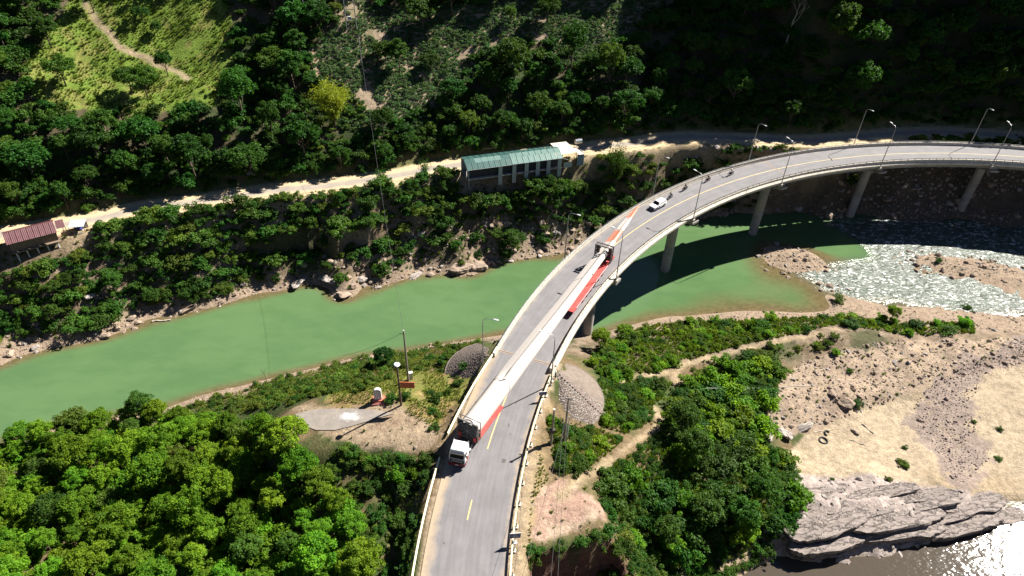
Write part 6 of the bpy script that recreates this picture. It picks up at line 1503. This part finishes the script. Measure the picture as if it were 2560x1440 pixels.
M_ROCK = mat('tan_rock', (.27, .205, .155), .9, var=.3, scale=1.2, bump=.5, bscale=5, dirt=(.17, .12, .095), dirt_amt=.6, dscale=.9)
M_ROCKG = mat('grey_rock', (.30, .26, .235), .9, var=.3, scale=1.2, bump=.5, bscale=5, dirt=(.17, .14, .13), dirt_amt=.6, dscale=.9)
M_ROCKP = mat('purple_gravel', (.155, .115, .105), .9, var=.35, scale=1.5)
RK = [rock_mesh(700+i, .65, 2, M_ROCK) for i in range(6)]; RKG = [rock_mesh(720+i, .6, 2, M_ROCKG) for i in range(5)]
RKB = [rock_mesh(780+i, .7, 4, (M_ROCK, M_ROCKG)[i % 2]) for i in range(6)]
PB = [rock_mesh(740+i, .65, 1, M_ROCK) for i in range(4)]+[rock_mesh(750+i, .65, 1, M_ROCKG) for i in range(2)]; PP = [rock_mesh(760+i, .6, 1, M_ROCKP) for i in range(3)]
def rock(px, s, label, meshes=RK, i=None, flat=1.0, name='boulder', cat='boulder', group=None, xy=None, sink=.25):
    P = hit(*px) if xy is None else np.array([xy[0], xy[1], float(zt(xy[0], xy[1]))])
    s = s if hasattr(s, '__len__') else (s, s, s*flat)
    if max(s) > 1.25 and xy is None: meshes = RKB[0::2] if meshes is RK else RKB[1::2]
    o_ = add(name, meshes[random.randrange(len(meshes)) if i is None else i], None, None, (P[0], P[1], P[2]+s[2]*.65-s[2]*sink*2), (random.uniform(-.2, .2), random.uniform(-.2, .2), random.uniform(0, 6.28)), s)
    return tag(o_, label, cat, group)
for px, s, lab, ms in (((2115, 1010), (2.2, 1.6, 1.5), 'largest tan boulder overhanging the upper edge of the sand', RK), ((2080, 985), (1.1, .9, .8), 'boulder just left of the largest one above the sand', RK), ((1960, 1085), (2.2, 1.5, 1.2), 'pale rock slab on the left rim of the sand', RKG), ((1905, 1060), (2.0, 1.6, 1.3), 'cracked rock at the foot of the thicket above the sand', RKG), ((2010, 1070), (2.4, 1.1, .8), 'low ledge rock running along the upper left rim of the sand', RKG), ((1920, 1090), (1.7, 1.2, 1.0), 'blocky rock below the cracked one beside the thicket', RKG),
        ((2235, 905), (.9, .7, .5), 'white flat stone on the rubble right of the path', RKG), ((2200, 838), (.7, .6, .45), 'round brown stone at the end of the sandy path', RK), ((2138, 1080), (1.0, .8, .6), 'half buried brown stone on the sand by the driftwood', RK), ((1912, 715), (.9, .5, .4), 'flat stone in the shallow water beside the rapids', RKG), ((1965, 665), (.7, .5, .5), 'small upright stone on the shingle bar in the river', RKG), ((2150, 680), (.8, .6, .4), 'dark stone in the middle of the rapids', RK), ((2195, 690), (.7, .5, .4), 'second dark stone in the rapids right of the first', RK),
        ((1150, 672), (4.2, 2.2, 1.6), 'long brown rock outcrop at the far waterline left of the round tree', RK), ((1195, 668), (3.0, 2.0, 1.4), 'brown outcrop next to the round tree at the far waterline', RK), ((1040, 690), (2.6, 1.2, .8), 'low pale rock shelf at the far waterline', RKG), ((860, 735), (2.4, 2.0, .9), 'pale rock spit pointing into the green water', RK), ((905, 700), (1.6, 1.8, 1.0), 'second rock spit right of the pointed one', RKG), ((750, 705), (4.0, 1.6, 1.3), 'wide layered ledge overhanging the water on the far bank', RKG), ((820, 700), (3.2, 1.8, 1.1), 'layered rock joining the ledge to the pointed spit', RKG), ((470, 775), (1.8, 1.2, .8), 'tan rock at the far waterline in front of the bushes', RK), ((260, 842), (1.5, 1.0, 1.0), 'pale upright rock at the far waterline on the left', RK), ((22, 885), (1.6, 1.2, 1.0), 'rounded rock at the far waterline near the left edge of the frame', RK), ((225, 740), (2.2, 1.4, .7), 'grey rock slab among the bushes low on the far bank', RKG), ((280, 785), (2.0, 1.2, .7), 'sloping grey slab above the far waterline on the left', RKG),
        ((2290, 470), (2.6, 2.0, .6), 'flat lit rock slab in the shadow beneath the bridge', RKG), ((2220, 500), (2.0, 1.4, 1.2), 'pointed boulder beside the pier under the bridge', RK), ((628, 432), (2.0, 1.4, 1.0), 'grey slaty rock at the foot of the slip above the country road', RKG), ((610, 405), (1.6, 1.2, 1.0), 'upper grey slaty rock of the slip above the country road', RKG),
        ((2255, 1408), (3.4, 1.2, .9), 'long rock ledge in the dark water under the cliff', RKG), ((2195, 1425), (1.8, 1.0, .8), 'ribbed rock standing in the water left of the long ledge', RKG), ((2300, 1392), (2.2, 1.0, .7), 'flat rock at the right end of the ledges in the water', RKG), ((2520, 1295), (1.6, .8, .6), 'wet grey rock at the tip of the cliff in the bright water', RKG), ((2475, 1420), (1.0, .5, .35), 'black rock breaking the sparkling water at the lower right', RK), ((2445, 1435), (.9, .5, .35), 'low black rock left of its twin in the sparkling water', RK)):
    rock(px, s, lab, ms)
def far_rock(x, y): z = zt(x, y); d, _, _ = road_dist(x, y); return (z > ZW-.35) & (z < ZW+3.2) & (d < -5) & (y > 92+.1*x)
r_ = poisson([FBB], 1.7, 14000, far_rock, 71)[:400]; random.Random(4).shuffle(r_)
for x, y in r_[:130]: rock(None, random.uniform(.45, 1.15), 'angular tan boulder in the rocky strip along the far waterline', RK+RKG[:2], group='boulders along the far waterline', xy=(x, y))
rr_ = poisson([H_RUB], 1.9, 3000, None, 72); random.Random(5).shuffle(rr_)
for x, y in rr_[:90]: rock(None, random.uniform(.28, .75), 'tan boulder scattered on the rubble between the sandy path and the sand', RK+RKG[:1], group='boulders on the rubble', xy=(x, y))
rr_ = poisson([ROCKY, ROCKY2], 2.1, 3000, lambda x, y: (zt(x, y) > ZW-.2) & (road_dist(x, y)[0] < -6), 91); random.Random(6).shuffle(rr_)
for x, y in rr_[:75]: rock(None, random.choice((random.uniform(.4, .8), random.uniform(.7, 1.5))), 'brown boulder of the rocky bank', RK+RKG[:1], group='boulders of the rocky far bank', xy=(x, y), flat=random.uniform(.6, 1.0))
p_ = poisson([FBB], .62, 60000, lambda x, y: (far_rock(x, y) | ((inside(x, y, ROCKY) | inside(x, y, ROCKY2)) & (zt(x, y) > ZW))), 73)
scatter('bank_rubble', PB, p_, np.random.default_rng(13).gamma(2.2, .11, len(p_))+.1, 'broken stones along the far waterline', 'rubble', tilt=.5)
p_ = poisson([H_RUB], .55, 30000, None, 74); scatter('rubble', PB, p_, np.random.default_rng(14).gamma(2.0, .09, len(p_))+.07, 'tan rubble between the sandy path and the sand', 'rubble', tilt=.5)
p_ = poisson([H_PUR], .42, 30000, lambda x, y: fbm(x, y, 5, 3, 75) > -.25, 75); scatter('gravel', PP, p_, np.random.default_rng(15).gamma(2.0, .07, len(p_))+.05, 'purple brown gravel lying on the sand', 'gravel', tilt=.5, zoff=0)
NB_ = [at(-60, 1130, ZW)[:2], at(330, 1030, ZW)[:2], at(600, 950, ZW)[:2], at(1000, 868, ZW)[:2], at(1255, 825, ZW)[:2], at(1490, 828, ZW)[:2], at(1900, 765, ZW)[:2], at(2560, 770, ZW)[:2], at(2600, 850, -18.5)[:2], at(1900, 800, -18.5)[:2], at(1500, 860, -17.5)[:2], at(1255, 860, -17)[:2], at(1000, 895, -17)[:2], at(600, 985, -17)[:2], at(330, 1050, -17)[:2], at(-60, 1160, -17)[:2]]
p_ = poisson([NB_], .6, 26000, lambda x, y: (zt(x, y) > ZW-.25) & (zt(x, y) < ZW+1.3), 76); scatter('shore_stones', PB, p_, np.random.default_rng(16).gamma(2.0, .09, len(p_))+.08, 'stones along the near waterline', 'stones', tilt=.5)
BARS = [world_poly([(1910, 655), (1990, 645), (2070, 648), (2100, 668), (2030, 680), (1940, 668)], ZW), world_poly([(2280, 648), (2360, 645), (2480, 662), (2600, 700), (2600, 730), (2440, 700), (2330, 678)], ZW)]
p_ = poisson(BARS, .55, 14000, None, 77); scatter('bar_shingle', PB, p_, np.random.default_rng(17).gamma(2.0, .07, len(p_))+.07, 'brown shingle on the bars in the river', 'shingle', tilt=.5)
p_ = poisson([H_DIRT, H_RED, H_EARTH, CUTBANK], 1.1, 6000, None, 78); scatter('loose_stones', PB, p_, np.random.default_rng(18).gamma(1.6, .05, len(p_))+.04, 'loose stones on the dirt beside the road', 'stones', tilt=.5)
q_ = world_poly([(1660, 520), (1760, 480), (1900, 470), (2100, 440), (2560, 440), (2560, 520), (2240, 535), (2050, 545), (1940, 535), (1700, 552)], -18)
p_ = poisson([q_], .75, 16000, lambda x, y: (zt(x, y) > ZW-.2) & (road_dist(x, y)[0] < -5), 79); scatter('rockfall', RK[:3]+RKG[:3], p_, np.random.default_rng(19).gamma(1.8, .2, len(p_))+.12, 'jumbled rocks on the shaded bank under the bridge', 'rubble', tilt=.5)
p_ = poisson([CLIFF], 1.4, 4000, lambda x, y: zt(x, y) > ZW, 80); scatter('cliff_blocks', RKG, p_, np.random.default_rng(20).gamma(1.8, .16, len(p_))+.1, 'grey blocks breaking from the rock face', 'rubble', tilt=.35)
# ---- stone pitched cones at the bridge end
for ci, (P, r, s) in enumerate(CONES):
    side = -1 if ci == 0 else 1
    t = thing('stone_pitching', ('grey stone pitched cone below the right end of the bridge', 'stone pitched slope below the left end of the bridge')[ci], 'slope paving', (P[0], P[1], -.15))
    a0 = math.atan2(P[1]-CY, P[0]-CX); V = []; F = []; nr, na = 12, 30
    def cz(q): return -.15-max(0, q-1.0)/s
    A0, A1 = ((-1.75, 1.25) if ci == 0 else (1.9, 4.6))
    for i in range(nr+1):
        for j in range(na+1):
            q = .6+(r-.6)*i/nr; a = A0+(A1-A0)*j/na; V.append((q*math.cos(a), q*math.sin(a), cz(q)+.15+.12))
    for i in range(nr):
        for j in range(na): b = i*(na+1)+j; F.append((b, b+na+1, b+na+2, b+1))
    me = bpy.data.meshes.new('mortar_face'); me.from_pydata(V, [], F); me.update()
    add('mortar_face', me, mat('mortar_grey', (.135, .107, .088), .9, var=.3, scale=1.2, bump=.6, bscale=3, dirt=(.15, .115, .095), dirt_amt=.6, dscale=.5), t)
    pts = []; rg = random.Random(8+ci)
    for _ in range(7000):
        q = math.sqrt(rg.uniform(.8, r*r)); a = rg.uniform(A0, A1 if ci else -.20)
        if ci == 0 and a > -.42 and rg.random() < .5: continue
        x, y = q*math.cos(a), q*math.sin(a)
        if all((x-u[0])**2+(y-u[1])**2 > .27**2 for u in pts[-900:]): pts.append((x, y, cz(q)+.15+.13))
    st = [rock_mesh(800+i, .22, 1, mat('dark_pitching_stone', (.085, .068, .060), .9, var=.4, scale=1.6) if (i % 2 or ci) else mat('pale_pitching_stone', (.27, .245, .225), .9, var=.3, scale=1.6)) for i in range(4)]
    o_ = scatter('pitching_stones', st, pts, np.random.default_rng(21).uniform(.16, .24, len(pts)), tilt=.08, parent=t)
    mb = MB()
    for a in np.linspace(A0, A1, 25): pass
    rim = [((r+.02)*math.cos(a), (r+.02)*math.sin(a), cz(r)+.22) for a in np.linspace(A0, A1, 30)]; mb.tube(rim, .13, 6); mb.build('toe_kerb', mat('toe_kerb_concrete', (.17, .14, .12), .9, var=.25), t)
    if ci == 0:
        a = -.36; mb = MB()
        for i in range(17): q = 1.4+i*.5; mb.box((q*math.cos(a), q*math.sin(a), cz(q)+.30), (.5, .9, .18), rz=a)
        mb.build('drain_steps', mat('drain_concrete', (.17, .13, .115), .9, var=.2), t)
for px, py, s in ((1322, 1378, .8), (1350, 1374, .6), (1395, 1376, .7), (1450, 1358, .8), (1490, 1345, .9), (1520, 1332, 1.0), (1334, 1400, .8)):
    P = hit(px, py); shrub('mid', P[0], P[1], s, 'shrub on the rim of the red earth cut', 'shrubs on the rim of the red cut')
# ---- layered rock face above the lower water: long ledges stepping down to the river
def ledge_mesh(L_, W, H, seed, m):
    rg = np.random.default_rng(seed); n = 44; A = np.linspace(0, 2*math.pi, n, endpoint=False); ph = rg.random(6)*6.28
    def outline(k, wob):
        c, s = np.cos(A), np.sin(A); e = .7
        x = np.sign(c)*np.abs(c)**e*L_/2*k; y = np.sign(s)*np.abs(s)**e*W/2*(k if k > .8 else k)
        w = 1+wob*(np.sin(3*A+ph[0])*.5+np.sin(7*A+ph[1])*.4+np.sin(13*A+ph[2])*.35+rg.normal(size=n)*.45)
        return x*(1+(w-1)*.4), y*w
    R = []
    for z, k in ((-H, .86), (-H*.62, .97), (-H*.58, .90), (-H*.2, 1.0), (0, .97), (.02, .9), (.03, .75), (.04, .58), (.05, .38), (.05, .18), (.05, .04)):
        x, y = outline(k, .10); dz = rg.normal()*.04; R.append([(a, b, z+dz*(z < 0)+(noise.noise(Vector((a*.55, b*1.5, seed*3.1)))*.22+noise.noise(Vector((a*1.7, b*3.4, seed)))*.10)*(1 if z > -.3 else .3)) for a, b in zip(x, y)])
    me = MB().rings(R).mesh('ledge'); me.materials.append(m); return me
t = thing('rock_face', 'pale layered rock face stepping down from the sand to the lower water', 'rock face', tuple(hit(2200, 1300)))
M_CLF = mat('layered_rock', (.205, .172, .155), .9, var=.4, scale=1.6, bump=1.0, bscale=2.6, dirt=(.105, .085, .08), dirt_amt=.9, dscale=.8)
def cracks(m, scale, w=.035, dark=.25):
    N = m.node_tree.nodes; L = m.node_tree.links; b = N['Principled BSDF']; src = b.inputs['Base Color'].links[0].from_socket
    tc = N.new('ShaderNodeTexCoord'); nz = N.new('ShaderNodeTexNoise'); nz.inputs['Scale'].default_value = 1.4; nz.inputs['Detail'].default_value = 5; L.new(tc.outputs['Object'], nz.inputs['Vector'])
    mx = N.new('ShaderNodeMix'); mx.data_type = 'VECTOR'; mx.inputs[0].default_value = .62; L.new(tc.outputs['Object'], mx.inputs[4]); L.new(nz.outputs['Color'], mx.inputs[5])
    mp = N.new('ShaderNodeMapping'); mp.inputs['Scale'].default_value = (.22*scale, .95*scale, 1.3*scale); mp.inputs['Rotation'].default_value = (.2, .1, .12); L.new(mx.outputs[1], mp.inputs['Vector'])
    vo = N.new('ShaderNodeTexVoronoi'); vo.feature = 'DISTANCE_TO_EDGE'; vo.inputs['Scale'].default_value = 1.0; L.new(mp.outputs[0], vo.inputs['Vector'])
    mr = N.new('ShaderNodeMapRange'); mr.inputs[1].default_value = 0; mr.inputs[2].default_value = w; mr.inputs[3].default_value = dark; L.new(vo.outputs['Distance'], mr.inputs[0])
    vm = N.new('ShaderNodeVectorMath'); vm.operation = 'SCALE'; L.new(src, vm.inputs[0]); L.new(mr.outputs[0], vm.inputs['Scale']); L.new(vm.outputs[0], b.inputs['Base Color'])
    bp = N.new('ShaderNodeBump'); bp.inputs['Strength'].default_value = .9; bp.inputs['Distance'].default_value = .25; L.new(mr.outputs[0], bp.inputs['Height'])
    if b.inputs['Normal'].links: L.new(b.inputs['Normal'].links[0].from_socket, bp.inputs['Normal'])
    L.new(bp.outputs[0], b.inputs['Normal'])
cracks(M_CLF, 1.5, .05, .45); cracks(M_ROCK, 2.0, .04, .6); cracks(M_ROCKG, 2.0, .04, .55)
O_ = Vector(hit(2200, 1300)); rgl = random.Random(12); ri = 0; _a, _b = hit(1985, 1398), hit(2490, 1302); RZL = math.atan2(_b[1]-_a[1], _b[0]-_a[0])
for row, (ya, yb, z0, H, W) in enumerate(((1222, 1244, .0, .8, 2.4), (1248, 1256, .0, 1.0, 4.2), (1284, 1272, .1, 1.0, 4.6), (1318, 1290, .2, 1.7, 4.4), (1350, 1304, .3, 2.6, 3.8))):
    px = 1935+row*10
    while px < 2490-row*10:
        wpx = rgl.uniform(110, 260); f = (px+wpx/2-1985)/500; py = ya+(yb-ya)*f+rgl.uniform(-7, 7)-max(0, f-.5)*22*(row > 2)
        P = Vector(hit(px+wpx/2, py)); Lm = wpx/15.5*1.2
        o_ = add('ledge', ledge_mesh(Lm, W*rgl.uniform(.75, 1.15), H, 900+ri, M_CLF), None, t, tuple(P-O_+Vector((0, 0, z0+rgl.uniform(-.2, .25)))), (rgl.uniform(-.10, .02), rgl.uniform(-.05, .05), RZL+rgl.uniform(-.08, .08))); ri += 1
        px += wpx*.74
# ---- labels that say which one: rank in the row counted from a landmark
ORD = 'first second third fourth fifth sixth seventh eighth ninth tenth eleventh twelfth thirteenth fourteenth fifteenth sixteenth seventeenth eighteenth nineteenth twentieth'.split()
def ordn(i): return ORD[i] if i < 20 else '%dth' % (i+1)
def relabel(group, head, rowname, rows):
    """rows are counted away from a landmark; inside a row trees are counted from the left of the photo"""
    L_ = [o for o in sc.objects if o.get('group') == group and o.parent is None]
    if not L_: return
    P = [(proj(o.location), o) for o in L_]; P.sort(key=lambda q: -q[0][1] if rowname[1] < 0 else q[0][1])
    per = max(1, math.ceil(len(P)/rows))
    for r in range(rows):
        row = sorted(P[r*per:(r+1)*per], key=lambda q: q[0][0])
        for i, (_, o) in enumerate(row): o['label'] = '%s, %s row %s, %s from the left' % (head, ordn(r), rowname[0], ordn(i))
relabel('dense stand of trees left of the road', 'bright tree of the left stand', ('from the river', 1), 8)
relabel('forest trees above the country road', 'dark mountain forest tree', ('up from the road', -1), 9)
relabel('thicket between the road and the sand', 'shrub of the thicket beside the sand', ('from its top', 1), 6)
relabel('shrubs on the far river bank', 'shrub on the far bank', ('below the country road', 1), 8)
relabel('shrubs along the right river bank', 'shrub in the right bank strip', ('from the river', 1), 4)
relabel('small trees on the far river bank', 'small tree on the far bank', ('below the country road', 1), 3)
relabel('shrubs in the hollow beside the stone cone', 'shrub in the hollow by the stone cone', ('from top', 1), 3)
relabel('shrubs around the utility poles', 'shrub around the right utility poles', ('from the top', 1), 3)
relabel('shrubs between the left lawn and the river', 'shrub between lawn and river', ('from the river', 1), 4)
relabel('shrubs below the left guardrail', 'shrub below the left guardrail', ('from the top', 1), 4)
relabel('shrubs on the rim of the red cut', 'shrub on the red cut rim', ('from the top', 1), 1)
relabel('shrubs on the left lawn', 'shrub on the left lawn', ('from the river', 1), 3)
relabel('boulders along the far waterline', 'tan boulder at the far waterline', ('from the top', 1), 3)
relabel('boulders of the rocky far bank', 'brown boulder of the rocky far bank', ('from the top', 1), 6)
relabel('boulders on the rubble', 'boulder on the rubble above the sand', ('from the top', 1), 6)
print('objects', len(bpy.data.objects), 'trees', N_TREES, len(hp_), 'shrubs', NSH, len(e2))
